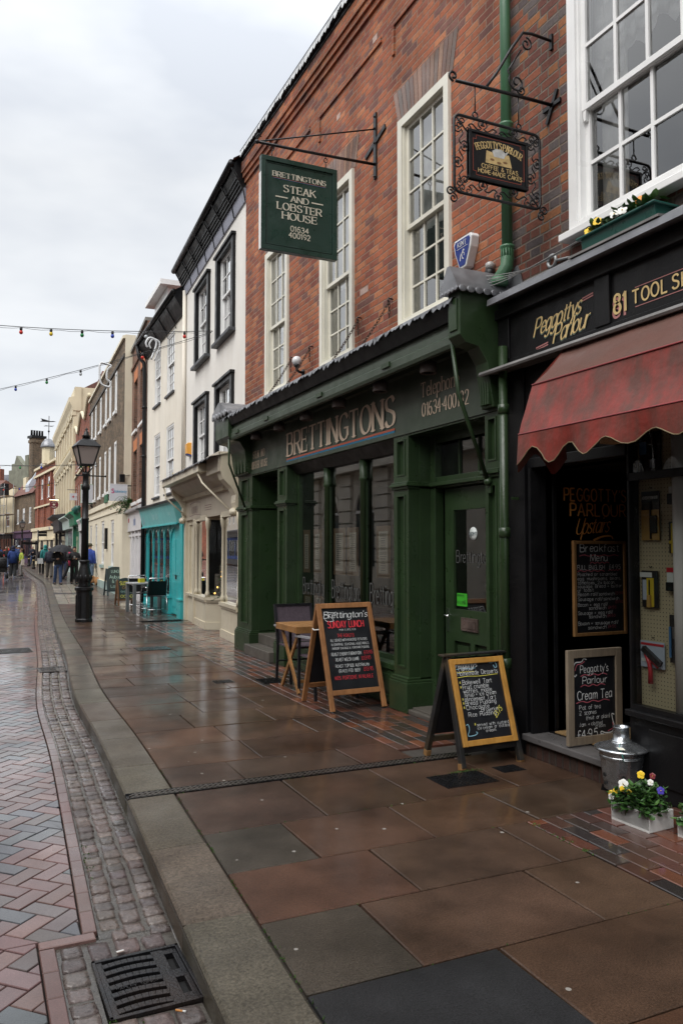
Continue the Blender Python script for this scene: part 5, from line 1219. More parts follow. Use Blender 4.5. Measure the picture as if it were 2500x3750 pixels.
mb.tube([(0, 0, .005), (-.45, 0, -.005), (-.88, 0, -.02)], .013, 8); mb.tube(spiral((-.90, .01), .04, .012, -pi / 2, -1.1, 16, pl), .009, 6)
mb.tube([(-.62, 0, -.01), (-.52, 0, .13), (-.38, 0, .36), (-.28, 0, .50), (-.2, 0, .515), (0, 0, .51)], .011, 8)
mb.tube(spiral((-.25, .42), .055, .012, pi / 2, -1.3, 20, pl), .007, 6); mb.tube([pl(-.30, .36), pl(-.42, .17)] + spiral((-.34, .10), .075, .016, pi * .8, 1.4, 20, pl), .007, 6); mb.tube(spiral((-.30, .05), .04, .01, pi, 1.3, 16, pl), .007, 6)
mb.bar((-.012, .10, .0), (-.012, -.10, .0), .016, .03); mb.bar((-.012, -.06, .10), (-.012, .06, -.12), .016, .03); mb.box(-.02, 0, -.015, .015, .44, .56)
mb.build('bracket', m_iron, TG)
for xx in (3.254 - 3.97, 3.643 - 3.97):
    mb = MB(); zt = -.01; n = 10; mb.tube([(xx, 0, zt), (xx, 0, fz1 + .05)], .005, 6); mb.tube([(xx + .022 * sin(2 * pi * i / n), 0, fz1 + .03 + .022 * cos(2 * pi * i / n)) for i in range(n + 1)], .006, 6); mb.build('hook', m_iron, TG)

# drainpipe between the two buildings
m_pipe = paint('green_pipe_paint', (.055, .15, .075), .35, .15, 2, bump=.2, dirt=(.04, .09, .05), streak=True)
m_pipe2 = paint('dark_green_pipe', (.018, .036, .013), .35, .2, 3, bump=.2)
DP = thing('drainpipe', (3.9, 5.24, 0), 0, 'tall green cast iron drainpipe running down between the two brick buildings', 'drainpipe')
mb = MB(); mb.tube([(0, 0, 8.3), (0, 0, 4.02)], .044, 14); mb.build('upper_pipe', m_pipe, DP)
mb = MB(); mb.tube([(0, 0, 4.03), (0, 0, 3.96), (-.02, -.02, 3.88), (-.05, .03, 3.80), (-.05, .04, 3.74)], .054, 14); mb.lathe([(.06, 3.73), (.075, 3.75), (.07, 3.80), (.05, 3.8)], (-.05, .04, 0), 14); mb.build('shoe', m_pipe, DP)
mb = MB()
for z in (4.0, 5.02, 7.0): mb.lathe([(.044, z - .05), (.054, z - .045), (.054, z + .035), (.06, z + .045), (.06, z + .06), (.044, z + .062)], (0, 0, 0), 14)
mb.build('collar', m_pipe, DP)
mb = MB(); mb.tube([(-.11, -.08, 3.2), (-.11, -.08, 0.05)], .036, 14); mb.build('lower_pipe', m_pipe2, DP)
mb = MB()
for z in (1.72, .7, 2.7): mb.lathe([(.036, z - .04), (.046, z - .035), (.046, z + .035), (.036, z + .04)], (-.11, -.08, 0), 14)
mb.box(-.06, .06, -.12, -.1, 1.98, 2.0); mb.build('bracket', m_pipe2, DP)
t = thing('slate_flashing', (3.97, 5.1, 3.72), 0, 'loose grey lead soaker propped behind the foot of the green drainpipe', 'flashing')
MB().prism([(0, 0), (.18, -.02), (.26, .12), (.2, .22), (.14, .12), (.06, .16)], 'x', -.02, -.035).build('sheet', m_lead, t)
bpy.data.objects[-1] if False else None
t = thing('cable_bundle', (3.9, 5.5, 3.86), 0, 'pale cables looping from the lead cap across to the black shop flashing', 'cables')
mcab = paint('grey_cable', (.30, .30, .29), .5, .1)
for k in range(4):
    mb = MB(); r = random.Random(k); y1 = -1.0 - .15 * k
    pts = [(-.05 + .02 * k, 0, .0), (-.14, -.12, -.03 - .03 * k), (-.12, -.35, -.08 - .02 * k), (-.05, -.6, -.10), (.02, y1, -.06 + .01 * k)]
    mb.tube(catmull(pts, 5), .0032, 6); mb.build('cable', mcab, t)
# burglar alarm boxes
AL = thing('alarm_box', (3.97, 5.87, 4.08), pi / 2, 'blue and white shield shaped burglar alarm box on the brick wall', 'alarm box')
def shield(s, d): return [(x * s, z * s + d) for x, z in ((-.05, 0), (.05, 0), (.12, .16), (.145, .26), (.12, .285), (-.12, .285), (-.145, .26), (-.12, .16))]
sh_ = [(-.05, 0), (.05, 0), (.125, .16), (.145, .25), (.125, .28), (-.125, .28), (-.145, .25), (-.125, .16)]
mb = MB(); mb.prism(sh_, 'y', 0, .085); al = mb.build('casing', paint('white_plastic', (.70, .71, .72), .35, .04), AL, bevel=.008)
mb = MB(); mb.prism([(x * .84, .14 + (z - .14) * .86) for x, z in sh_], 'y', .085, .089); mb.build('blue_face', paint('deep_blue_plastic', (.012, .03, .19), .3, .05), al)
t = MB(); text(t, "KENT", lambda x, y: (-x, .0905, .20 + y), .042, .17, .06, .2, align='c', serif=True); t.box(-.085, .085, .0895, .0905, .183, .187)
squiggle(t, lambda x, y: (-x, .0905, .07 + y), [(-.03, .0), (-.02, .05), (0, .06), (.02, .09), (.035, .08)], .012); squiggle(t, lambda x, y: (-x, .0905, .07 + y), [(-.005, .06), (.005, .02), (.025, .01)], .009); squiggle(t, lambda x, y: (-x, .0905, .07 + y), [(.012, .07), (.035, .055), (.03, .035)], .007)
t.build('white_lettering', paint('white_vinyl', (.6, .6, .6)), al)
t = thing('movement_sensor', (3.93, 5.52, 3.90), 0, 'small black movement sensor with a clear dome on the lead cap', 'sensor')
MB().lathe([(.045, -.06), (.045, .02), (.035, .03)], (0, 0, .03), 12).build('base', m_black, t); MB().lathe([(.04, 0), (.04, .05), (.02, .065)], (0, 0, .06), 12).build('dome', paint('grey_lens', (.35, .34, .33), .2, .05), t); MB().tube([(0, .05, .0), (0, .28, -.02)], .02, 8).build('arm', m_black, t)
# chains from the wall to the cornice
chl = ['chain left of the white globe lamp', 'chain passing just right of the white globe lamp', 'chain hooked to the wall between the middle and right windows, the left one', 'chain hooked to the wall close to the right window']
for i, (y, zt) in enumerate(((10.19, 4.215), (9.51, 4.215), (8.07, 4.212), (7.32, 4.215))):
    t = thing('chain', (3.97, y, zt), 0, 'rusty iron ' + chl[i], 'chain', 'chains holding up the green cornice')
    a = Vector((-.04, 0, -.01)); b = Vector((-.395, .0, zt * 0 + 3.655 - zt)); n = 17; mb = MB(); d = (b - a)
    for k in range(n):
        c = a + d * (k + .5) / n; c.z -= .02 * sin(pi * (k + .5) / n); u = d.normalized(); v = u.orthogonal().normalized(); w = u.cross(v); v = v if k % 2 else w; l = d.length / n * .68
        mb.tube([c + u * l * cos(2 * pi * j / 8) + v * .013 * sin(2 * pi * j / 8) for j in range(9)], .0042, 5)
    for k in range(5):
        c = Vector((-.045, 0, -.03 - k * .035)); v = Vector((1, 0, 0)) if k % 2 else Vector((0, 1, 0))
        mb.tube([c + Vector((0, 0, .024 * cos(2 * pi * j / 8))) + v * .012 * sin(2 * pi * j / 8) for j in range(9)], .0042, 5)
    mb.build('links', paint('rusty_iron', (.06, .035, .025), .7, .3, 30, metal=.4), t)
    MB().tube([(0, 0, .01), (-.05, 0, .015), (-.06, 0, -.01), (-.045, 0, -.025)], .008, 6).build('hook', m_iron, t)
GLB = thing('globe_lamp', (3.97, 9.83, 3.95), 0, 'white globe wall lamp on a short black arm below the left window', 'wall lamp')
mb = MB(); mb.lathe([(.045, 0), (.045, -.02)], (0, 0, 0), 12, 'x'); mb.tube([(0, 0, 0), (-.08, -.05, -.01), (-.15, -.12, .0), (-.15, -.13, .04)], .018, 8); mb.lathe([(.03, 0), (.045, .035)], (-.15, -.13, .03), 10); mb.build('arm', m_black, GLB)
MB().ball((-.15, -.13, .115), .065, 16).build('globe', paint('opal_glass', (.62, .62, .63), .12, .03, bump=0), GLB)
spl = ['leftmost', 'second from left', 'third from left, over the first letters', 'fourth from left, over the middle of the name', 'fifth from left, over the last letters', 'rightmost, over the telephone number']
for i, y in enumerate((10.905, 9.947, 8.997, 8.033, 7.036, 6.104)):
    t = thing('downlight', (3.67, y, 3.26), 0, 'small round downlight under the green cornice, ' + spl[i], 'downlight', 'downlights under the green cornice')
    MB().lathe([(.03, .13), (.03, 0), (.075, -.0), (.078, -.09), (.07, -.1), (.065, -.085)], (0, 0, 0), 14).build('housing', paint('grey_brown_housing', (.10, .085, .08), .5, .1), t); MB().lathe([(.06, -.088), (.0, -.088)], (0, 0, 0), 12).build('lens', paint('grey_lens', (0, 0, 0)), t)
t = thing('eye_bolt', (3.97, 4.62, 3.77), 0, 'grey iron ring bolt fixed in the dark brick left of the flower box', 'ring bolt')
mb = MB(); n = 14; mb.tube([(-.02, .13 + .045 * cos(2 * pi * i / n), .045 * sin(2 * pi * i / n) + .01) for i in range(n + 1)], .013, 8); mb.tube([(-.02, .09, .0), (.0, -.08, -.02)], .011, 8); mb.build('ring', paint('galvanised_iron', (.28, .29, .29), .45, .2, 8, metal=.6), t)

# ------------------------------------------------------------------ plants
m_leaf = [paint('dark_leaf', (.022, .062, .014), .42, .35, 14, bump=.3), paint('mid_leaf', (.042, .11, .024), .42, .35, 14, bump=.3), paint('pale_leaf', (.08, .17, .04), .45, .3, 14, bump=.3)]
m_pet = {'yellow': paint('yellow_petal', (.75, .50, .01), .55, .1, 20), 'white': paint('white_petal', (.72, .72, .68), .55, .05, 20), 'blue': paint('blue_petal', (.045, .025, .33), .55, .1, 20), 'orange': paint('orange_petal', (.70, .25, .02), .55, .1, 20), 'red': paint('dark_red_petal', (.16, .005, .012), .55, .1, 20)}
def leaf(mb, p, az, el, l, w, m=0):
    p = Vector(p); d = Vector((cos(az) * cos(el), sin(az) * cos(el), sin(el))); s = Vector((-sin(az), cos(az), 0)); n = d.cross(s) * -1
    vs = [p, p + d * l * .35 + s * w * .5 - n * w * .1, p + d * l * .4 + n * w * .12, p + d * l * .35 - s * w * .5 - n * w * .1, p + d * l * .8 + s * w * .33 - n * (.12 * l), p + d * l * .8 - n * .06 * l, p + d * l * .8 - s * w * .33 - n * .12 * l, p + d * l - n * l * .22]
    mb.add(vs, [(0, 1, 2), (0, 2, 3), (1, 4, 5, 2), (2, 5, 6, 3), (4, 7, 5), (5, 7, 6)], m=m, smooth=True)
def flower(parent, p, r, colr, az, el=.4, eye='yellow'):
    mb = MB(); d = Vector((cos(az) * cos(el), sin(az) * cos(el), sin(el))); s = Vector((-sin(az), cos(az), 0)); u = d.cross(s) * -1; p = Vector(p)
    for k, a in enumerate((.9, 2.24, pi + .5, -.5, -pi / 2)):
        c = p + (s * cos(a) + u * sin(a)) * r * .5; n = 8; b = [c + (s * cos(2 * pi * i / n) + u * sin(2 * pi * i / n)) * r * .55 - d * r * .08 * (1 + sin(3 * i + k)) + d * k * .0012 for i in range(n)]
        mb.add([c + d * (.08 * r + k * .0012)] + b, [(0, 1 + i, 1 + (i + 1) % n) for i in range(n)], smooth=True)
    mb.ball(p + d * r * .15, r * .14, 6, m=1)
    mb.build('flower', [m_pet[colr], m_pet[eye]], parent)
def foliage(parent, x0, x1, y0, y1, z0, h, n, seed, name='foliage', ls=.06):
    r = random.Random(seed); mb = MB()
    for _ in range(n):
        x, y = r.uniform(x0, x1), r.uniform(y0, y1); t_ = r.random(); z = z0 + h * t_ * (1 - .5 * (2 * (x - x0) / (x1 - x0) - 1) ** 2)
        leaf(mb, (x, y, z), r.uniform(0, 6.28), r.uniform(-.5, .8), ls * r.uniform(.6, 1.2), ls * r.uniform(.45, .75), r.choice((0, 0, 1, 1, 2)))
    for _ in range(n // 8): x, y = r.uniform(x0, x1), r.uniform(y0, y1); mb.tube([(x, y, z0 - .02), (x + r.uniform(-.02, .02), y + r.uniform(-.02, .02), z0 + h * .3)], .002, 4, m=1)
    return mb.build(name, m_leaf, parent)
WB = thing('flower_box', (3.84, 3.88, 3.60), 0, 'dark green plastic flower box of pansies on the ledge under the white sash window', 'flower box')
m_teal = paint('dark_teal_plastic', (.012, .075, .06), .35, .1)
mb = MB(); mb.prism([(-.07, .0), (.09, .0), (.11, .12), (-.09, .12)], 'y', -.32, .33); mb.build('trough', m_teal, WB, bevel=.006)
mb = MB(); mb.box(-.115, .115, -.345, .355, .115, .13); mb.build('rim', m_teal, WB, bevel=.005)
MB().box(-.08, .1, -.31, .32, .12, .132).build('soil', paint('potting_soil', (.03, .02, .014), .9, .3, 30, bump=1), WB)
mb = MB(); mb.prism([(-.16, -.012), (.12, .02), (.12, .035), (-.16, .004)], 'y', -.42, .38); mb.build('ledge_board', paint('weathered_ledge', (0, 0, 0)), WB)
foliage(WB, -.10, .07, -.28, .28, .135, .09, 110, 11, ls=.07)
for p, c in (((-.09, .25, .15), 'yellow'), ((-.09, .17, .19), 'yellow'), ((-.1, -.0, .17), 'white'), ((-.08, -.05, .18), 'white'), ((-.06, -.18, .2), 'orange')): flower(WB, p, .032, c, pi + .6)

TY = thing('flower_tray', (3.46, 3.395, 0), radians(93.5), 'white polystyrene tray packed with green pansies beside the metal bin', 'flower tray', 'polystyrene trays of pansies')
m_poly = paint('white_polystyrene', (.60, .60, .58), .7, .05, 40, bump=.5, bscale=140)
def tray(root, L, W, seed, n=230):
    mb = MB(); h = .105
    mb.wall(0, L, 0, h, 0); 
    mb.box(0, L, -.018, 0, .012, h); mb.box(0, L, -W, -W + .018, 0, h); mb.box(0, .018, -W + .018, -.018, .0, h); mb.box(L - .018, L, -W + .018, -.018, 0, h); mb.box(.018, L - .018, -W + .018, -.018, .01, .02); mb.box(0, L * .34, -.018, -.0005, 0, .014); mb.box(L * .66, L, -.018, -.0005, 0, .014)
    mb.build('tray', m_poly, root, bevel=.003)
    MB().box(.018, L - .018, -W + .018, -.018, .02, .085).build('soil', paint('potting_soil', (0, 0, 0)), root)
    foliage(root, .0, L, -W, .01, .075, .15, n, seed, ls=.044)
    r = random.Random(seed); mb = MB()
    for _ in range(16):
        if r.random() < .6: p = (r.uniform(0, L), .004, r.uniform(.09, .12)); az = pi / 2
        else: p = (-.004, r.uniform(-W, 0), r.uniform(.09, .12)); az = pi
        leaf(mb, p, az + r.uniform(-1.2, 1.2), r.uniform(-1.2, .3), r.uniform(.03, .055), r.uniform(.025, .04), r.choice((0, 1, 1)))
    mb.build('trailing_foliage', m_leaf, root)
tray(TY, .275, .20, 3, 520)
for p, rr_, c in (((.21, -.03, .215), .030, 'white'), ((.10, -.13, .24), .018, 'white'), ((.16, -.12, .27), .023, 'yellow'), ((.275, .0, .15), .018, 'yellow'), ((.26, -.02, .165), .016, 'yellow'), ((.16, -.02, .185), .015, 'yellow'), ((.20, -.01, .195), .016, 'yellow'), ((.265, .01, .135), .018, 'white'), ((.02, -.12, .215), .022, 'blue'), ((.11, -.16, .27), .018, 'red')): flower(TY, p, rr_, c, pi / 2 + .5 if c != 'blue' else pi * .8)
T2 = thing('flower_tray', (3.60, 3.02, 0), radians(96), 'white polystyrene tray of young plants with a price card, cut off at the right edge', 'flower tray', 'polystyrene trays of pansies')
tray(T2, .28, .2, 9, 330)
pc = thing('price_card', (3.655, 3.255, .11), radians(100), 'small handwritten white price card stuck among the tray plants', 'price card')
mb = MB(); mb.box(-.05, .05, -.001, .001, .10, .21); mb.box(-.004, .004, -.001, .001, -.05, .10); pcc = mb.build('card', m_paper, pc)
t = MB()
for i, s in enumerate(("Pansies", "£1.50", "a tray")): text(t, s, lambda x, y: (-x, .0016, .182 - i * .032 + y), .017, .14, align='c', jit=.15)
t.build('handwriting', m_ink, pcc)
bk = thing('wicker_basket', (3.80, 3.10, 0), radians(88), 'brown wicker basket leaning at the right edge behind the plant trays', 'basket')
mb = MB()
for k in range(22): z = .02 + k * .02; mb.tube([(.02 + .03 * sin(k) * .0 + .30 * i / 12 - .05, -.02 - .06 * z + .006 * cos(pi * i + pi * k), z) for i in range(13)], .010, 5)
for i in range(0, 13, 2): x = -.03 + .30 * i / 12; mb.tube([(x, -.02, .0), (x, -.05, .46)], .007, 5)
mb.build('weave', wood('brown_wicker', (.10, .05, .02), (.16, .085, .035)), bk)

# galvanised incinerator bin
BN = thing('metal_bin', (3.865, 4.02, 0), -.5, 'galvanised incinerator bin with a chimney lid standing by the black shop step', 'bin')
m_galv = paint('galvanised_steel', (.42, .44, .46), .24, .25, 7, metal=.9, bump=.25, bscale=18)
mb = MB(); n = 48; prof = [(.112, .035), (.114, .05), (.118, .09), (.121, .092), (.138, .235), (.142, .237), (.142, .25), (.139, .255), (.143, .272), (.147, .275), (.147, .285)]
vs = []
for k, (r, z) in enumerate(prof):
    for j in range(n):
        a = 2 * pi * j / n; rr_ = r * (1 - (.018 if (j // 2) % 2 and 2 <= k <= 4 else 0)); vs.append((rr_ * cos(a), rr_ * sin(a), z))
mb.add(vs, [(k * n + j, k * n + (j + 1) % n, (k + 1) * n + (j + 1) % n, (k + 1) * n + j) for k in range(len(prof) - 1) for j in range(n)], smooth=False); mb.lathe([(.0, .036), (.111, .036)], (0, 0, 0), 24)
mb.build('drum', m_galv, BN)
lidp = MB().lathe([(.165, .283), (.172, .288), (.172, .297), (.155, .305), (.10, .322), (.068, .332), (.064, .338), (.064, .345), (.052, .347), (.050, .425), (.054, .428), (.053, .432), (.047, .430), (.046, .36)], (0, 0, 0), 36)
lid = lidp.build('lid', m_galv, BN)
for k in range(3):
    a = 2 * pi * k / 3 + .5; MB().prism([(.06, 0), (.135, .0), (.125, .04), (.085, .04)], 'y', -.012, .012).build('foot', m_black, BN).rotation_euler = (0, 0, a)
mb = MB()
for a in (-2.85, -1.75, -.7):
    for z in (.075, .13): r = .116 + (z - .05) * .1; c = Vector((r * cos(a), r * sin(a), z)); u = Vector((-sin(a), cos(a), 0)); d = Vector((cos(a), sin(a), .0)); mb.add([c + d * .004 + u * .013 * cos(2 * pi * i / 12) + Vector((0, 0, .013 * sin(2 * pi * i / 12))) for i in range(12)], [tuple(range(12))])
mb.build('air_hole', void, BN)
for s in (0, pi):
    a = -1.5 + s; c = Vector((.147 * cos(a), .147 * sin(a), .262)); u = Vector((-sin(a), cos(a), 0)); d = Vector((cos(a), sin(a), 0)); MB().tube([c - u * .045, c - u * .04 + d * .02 - Vector((0, 0, .012)), c + u * .04 + d * .02 - Vector((0, 0, .012)), c + u * .045], .004, 6).build('handle', m_galv, BN)
mb = MB(); mb.add([(-.06, -.16, .318), (-.02, -.165, .318), (-.025, -.13, .324), (-.065, -.125, .326)], [(0, 1, 2, 3)]); mb.build('price_tag', m_paper, BN)
MB().tube([(-.02, -.05, .345), (-.05, -.13, .325), (-.04, -.175, .28), (-.03, -.165, .24)], .0018, 4).build('green_string', paint('turquoise_string', (.05, .45, .36), .6), BN)

# ------------------------------------------------------------------ chalk boards
m_chalkb = paint('chalkboard', (.012, .013, .016), .42, .25, 3, bump=.1)
m_cw, m_cr, m_cy, m_cp = paint('white_chalk', (.66, .68, .68), .8, .1, 30), paint('red_chalk', (.62, .035, .05), .8, .1, 30), paint('yellow_chalk', (.66, .60, .10), .8, .1, 30), paint('pink_chalk', (.55, .12, .16), .8, .1, 30)
m_pine = wood('orange_pine', (.24, .105, .04), (.34, .16, .065)); m_pine2 = wood('yellow_varnished_wood', (.40, .19, .035), (.50, .26, .06)); m_old = wood('weathered_pale_wood', (.19, .15, .11), (.27, .22, .16)); m_oak = wood('mid_oak', (.20, .10, .035), (.27, .15, .06))
def write(parent, P, rows, jit=.18, th=.085):
    by = {}
    for s, x, y, h, colr, al, *k in rows:
        mb = by.setdefault(colr, MB()); kw = k[0] if k else {}
        text(mb, s, (lambda a, b, x=x, y=y: P(x + a, y + b)), h, kw.pop('th', th), align=al, jit=kw.pop('jit', jit), n=2, **kw)
    for c, mb in by.items(): mb.build({'w': 'white_writing', 'r': 'red_writing', 'y': 'yellow_writing', 'p': 'pink_writing'}[c], {'w': m_cw, 'r': m_cr, 'y': m_cy, 'p': m_cp}[c], parent)
def ffit(s, h, W): return {'xs': W / text_w(s, h, 1, 1.1)}
# restaurant A-board: local frame, x right, y away from the camera
AB = thing('chalk_board', (3.475, 7.13, 0), .05, 'tall pine framed A-board with red and white sunday lunch chalk writing', 'A-board', 'chalk A-boards')
sl = .33 / 1.03; W2 = .315
Pb = lambda x, z, d=0.: (x, z * sl - d, z + d * sl * .3)
def frame_side(root, name, y0, sgn, wood_, z1, W2, leg=.048, dep=.03, zb=.15, rail=.05):
    """one leaf of an A-board: two legs with top and bottom rail"""
    mb = MB()
    for s in (-1, 1): mb.bar((s * (W2 - leg / 2), y0, 0.008), (s * (W2 - leg / 2), y0 + sgn * z1 * sl, z1), leg, dep)
    for z in (z1 - rail / 2, zb + rail / 2): mb.bar((-W2 + leg, y0 + sgn * z * sl, z), (W2 - leg, y0 + sgn * z * sl, z), dep, rail, up=(0, sgn * sl, 1))
    return mb.build(name, wood_, root, bevel=.003)
ff = frame_side(AB, 'front_frame', 0, 1, m_pine, 1.03, W2)
bf = frame_side(AB, 'back_frame', .66, -1, m_pine, 1.03, W2)
mb = MB(); mb.prism([(.20 * sl + .002, .20), (.99 * sl + .002, .99), (.99 * sl + .012, .99), (.20 * sl + .012, .20)], 'x', -W2 + .045, W2 - .045); bd = mb.build('board', m_chalkb, AB)
mb = MB(); mb.prism([(.66 - .20 * sl, .20), (.66 - .99 * sl, .99), (.66 - .99 * sl + .01, .99), (.66 - .20 * sl + .01, .20)], 'x', -W2 + .045, W2 - .045); mb.build('back_board', m_chalkb, AB)
Pw = lambda x, z: (x, z * sl - .0015, z)
zz = lambda f: .985 - f * .79
S1 = ("Brettington's", 0, zz(.125), .062, 'w', 'c', dict(xs=.50 / text_w("Brettington's", .062, 1, .7), track=.7, slant=.22, th=.13, thin=.05, nib=.4, jit=.03))
rows = [S1, ("SUNDAY LUNCH", -.01, zz(.245), .062, 'r', 'c', dict(th=.15, **ffit("SUNDAY LUNCH", .062, .41))), ("FROM 12 UNTIL 16.30", -.0, zz(.285), .016, 'w', 'c', ffit("FROM 12 UNTIL 16.30", .016, .19)), ("THE ROASTS", -.03, zz(.365), .032, 'r', 'c', ffit("THE ROASTS", .032, .19)),
        ("ALL SERVED WITH ROASTED POTATOES", .0, zz(.415), .024, 'w', 'c', ffit("ALL SERVED WITH ROASTED POTATOES", .024, .42)), ("IN DRIPPING, SEASONAL VEGETABLES,", .01, zz(.466), .022, 'w', 'c', ffit("IN DRIPPING, SEASONAL VEGETABLES,", .022, .43)), ("PARSNIP SHAVINGS & YORKSHIRE PUDDING", .01, zz(.512), .021, 'w', 'c', ffit("PARSNIP SHAVINGS & YORKSHIRE PUDDING", .021, .42)),
        ("·", -.24, zz(.588), .03, 'r', 'l'), ("ROAST CHERRY FARM PORK", -.22, zz(.588), .030, 'w', 'l', ffit("ROAST CHERRY FARM PORK", .03, .34)), ("£11.95", .25, zz(.588), .034, 'r', 'r', ffit("£11.95", .034, .10)),
        ("·", -.20, zz(.655), .03, 'r', 'l'), ("ROAST WELSH LAMB", -.18, zz(.655), .030, 'w', 'l', ffit("ROAST WELSH LAMB", .03, .26)), ("£13.95", .22, zz(.655), .034, 'r', 'r', ffit("£13.95", .034, .105)),
        ("·", -.22, zz(.73), .03, 'r', 'l'), ("ROAST TOPSIDE AUSTRALIAN", .0, zz(.73), .028, 'w', 'c', ffit("ROAST TOPSIDE AUSTRALIAN", .028, .38)), ("GRASS FED BEEF", -.04, zz(.79), .028, 'w', 'c', ffit("GRASS FED BEEF", .028, .25)), ("£13.95", .23, zz(.79), .036, 'r', 'r', ffit("£13.95", .036, .11)),
        ("KIDS PORTIONS AVAILABLE", .0, zz(.875), .034, 'r', 'c', ffit("KIDS PORTIONS AVAILABLE", .034, .43))]
write(bd, Pw, rows)
mb = MB(); squiggle(mb, Pw, [(-.25, zz(.10)), (-.22, zz(.16)), (-.14, zz(.155)), (-.2, zz(.085)), (-.235, zz(.075))], .005); squiggle(mb, Pw, [(-.22, zz(.045)), (-.13, zz(.06)), (-.10, zz(.05))], .006); mb.build('white_flourish', m_cw, bd)
mb = MB(); mb.tube([(-W2, .80 * sl, .78), (-W2 - .02, .33, .77), (-W2, .66 - .80 * sl, .78)], .006, 6); mb.build('white_rope', m_poly, AB)
# tea room A-board (black with a yellow wooden frame)
PB = thing('chalk_board', (3.48, 4.91, 0), .03, 'short black A-board with a varnished yellow frame and white dessert list', 'A-board', 'chalk A-boards')
sl = .24 / .80; W2 = .262; m_chip = paint('chipped_black_paint', (.014, .014, .014), .45, .2, 6, bump=.3, dirt=(.20, .13, .05))
for nm, y0, sg in (('front_frame', 0, 1), ('back_frame', .48, -1)):
    mb = MB()
    for s in (-1, 1):
        mb.bar((s * (W2 + .0), y0, .012), (s * (W2 - .03), y0 + sg * .79 * sl, .79), .04, .045)
        mb.bar((s * (W2 + .002), y0 + sg * .006, .0), (s * (W2 - .0), y0 + sg * .045 * sl, .045), .042, .047, m=1)
    mb.bar((-W2, y0 + sg * .13 * sl, .13), (W2, y0 + sg * .13 * sl, .13), .03, .04); mb.build(nm, [m_chip, m_oak], PB, bevel=.003)
mb = MB(); mb.box(-W2 - .03, W2 + .03, .20, .27, .785, .80); mb.build('top_board', m_chip, PB, bevel=.003)
mb = MB(); mb.prism([(.47 - .17 * sl, .17), (.47 - .77 * sl, .77), (.485 - .77 * sl, .77), (.485 - .17 * sl, .17)], 'x', -W2 + .02, W2 - .02); mb.build('back_board', m_chalkb, PB)
yo = -.03; fz0, fz1, fw = .155, .765, .042
Pq = lambda x, z, d=0.: (x, z * sl + yo - d, z)
mb = MB(); mb.prism([(fz0 * sl + yo + .002, fz0), (fz1 * sl + yo + .002, fz1), (fz1 * sl + yo + .016, fz1), (fz0 * sl + yo + .016, fz0)], 'x', -.215, .215); bd = mb.build('board', m_chalkb, PB)
mb = MB(); up = (0, -1, sl)
for s in (-1, 1): mb.bar(Pq(s * (.225), fz0), Pq(s * (.225), fz1), fw, .028)
for z in (fz0 + fw / 2, fz1 - fw / 2): mb.bar(Pq(-.204, z), Pq(.204, z), .0275, fw, up=(0, sl, 1))
mb.build('board_frame', m_pine2, bd, bevel=.004)
Pw = lambda x, z: Pq(x, z, -.0005)
zz = lambda f: .72 - f * .50
L_ = -.195
rows = [("Peggottys", L_, zz(.04), .034, 'w', 'l', ffit("Peggottys", .034, .19)), ("Parlour", L_ + .02, zz(.085), .034, 'w', 'l', ffit("Parlour", .034, .14)), ("Homemade Desserts", L_ + .005, zz(.15), .032, 'w', 'l', ffit("Homemade Desserts", .032, .37)),
        ("Bakewell Tart", L_ + .035, zz(.28), .031, 'w', 'l', ffit("Bakewell Tart", .031, .27)), ("Fruit crumble", L_ + .03, zz(.345), .031, 'w', 'l', ffit("Fruit crumble", .031, .24)), ("waffles, maple", L_ + .03, zz(.40), .028, 'w', 'l', ffit("waffles, maple", .028, .26)), ("syrup + ice cream", L_ + .035, zz(.45), .028, 'w', 'l', ffit("syrup + ice cream", .028, .29)),
        ("mincemeat Tart", L_ + .03, zz(.515), .029, 'w', 'l', ffit("mincemeat Tart", .029, .28)), ("Bread Pudding", L_ + .03, zz(.57), .029, 'w', 'l', ffit("Bread Pudding", .029, .28)), ("Chocolate", L_ + .03, zz(.63), .029, 'w', 'l', ffit("Chocolate", .029, .21)), ("Brownie", L_ + .16, zz(.675), .027, 'w', 'l', ffit("Brownie", .027, .15)), ("Rice Pudding", L_ + .04, zz(.73), .029, 'w', 'l', ffit("Rice Pudding", .029, .25)),
        ("served with custard", L_ + .10, zz(.87), .021, 'w', 'l', ffit("served with custard", .021, .29)), ("ice cream or clotted", L_ + .10, zz(.915), .021, 'w', 'l', ffit("ice cream or clotted", .021, .29)), ("cream", L_ + .17, zz(.96), .021, 'w', 'l', ffit("cream", .021, .09))]
for f in (.28, .345, .515, .57, .63, .87): rows.append(("*", L_ + (.01 if f < .8 else .08), zz(f), .034, 'y', 'l'))
write(bd, Pw, rows)
mb = MB(); text(mb, "£3.75", lambda a, b: Pw(.09 + a * .8 - b * .5, zz(.78) + a * .62 + b * .8), .04, .12, xs=.7); mb.build('yellow_price', m_cy, bd)
mb = MB()
squiggle(mb, Pw, [(.05, zz(-.02)), (.09, zz(-.03)), (.13, zz(.0)), (.17, zz(-.01)), (.18, zz(.06)), (.16, zz(.07)), (.15, zz(.03))], .006); squiggle(mb, Pw, [(-.19, zz(.84)), (-.17, zz(.83)), (-.165, zz(.9)), (-.185, zz(.98)), (-.13, zz(.985)), (-.10, zz(.96)), (-.11, zz(.94))], .006)
squiggle(mb, Pw, [(L_, zz(.06)), (L_ + .06, zz(.05)), (L_ + .12, zz(.06)), (L_ + .18, zz(.055))], .004); mb.build('blue_flourish', paint('pale_blue_chalk', (.22, .42, .52), .8), bd)
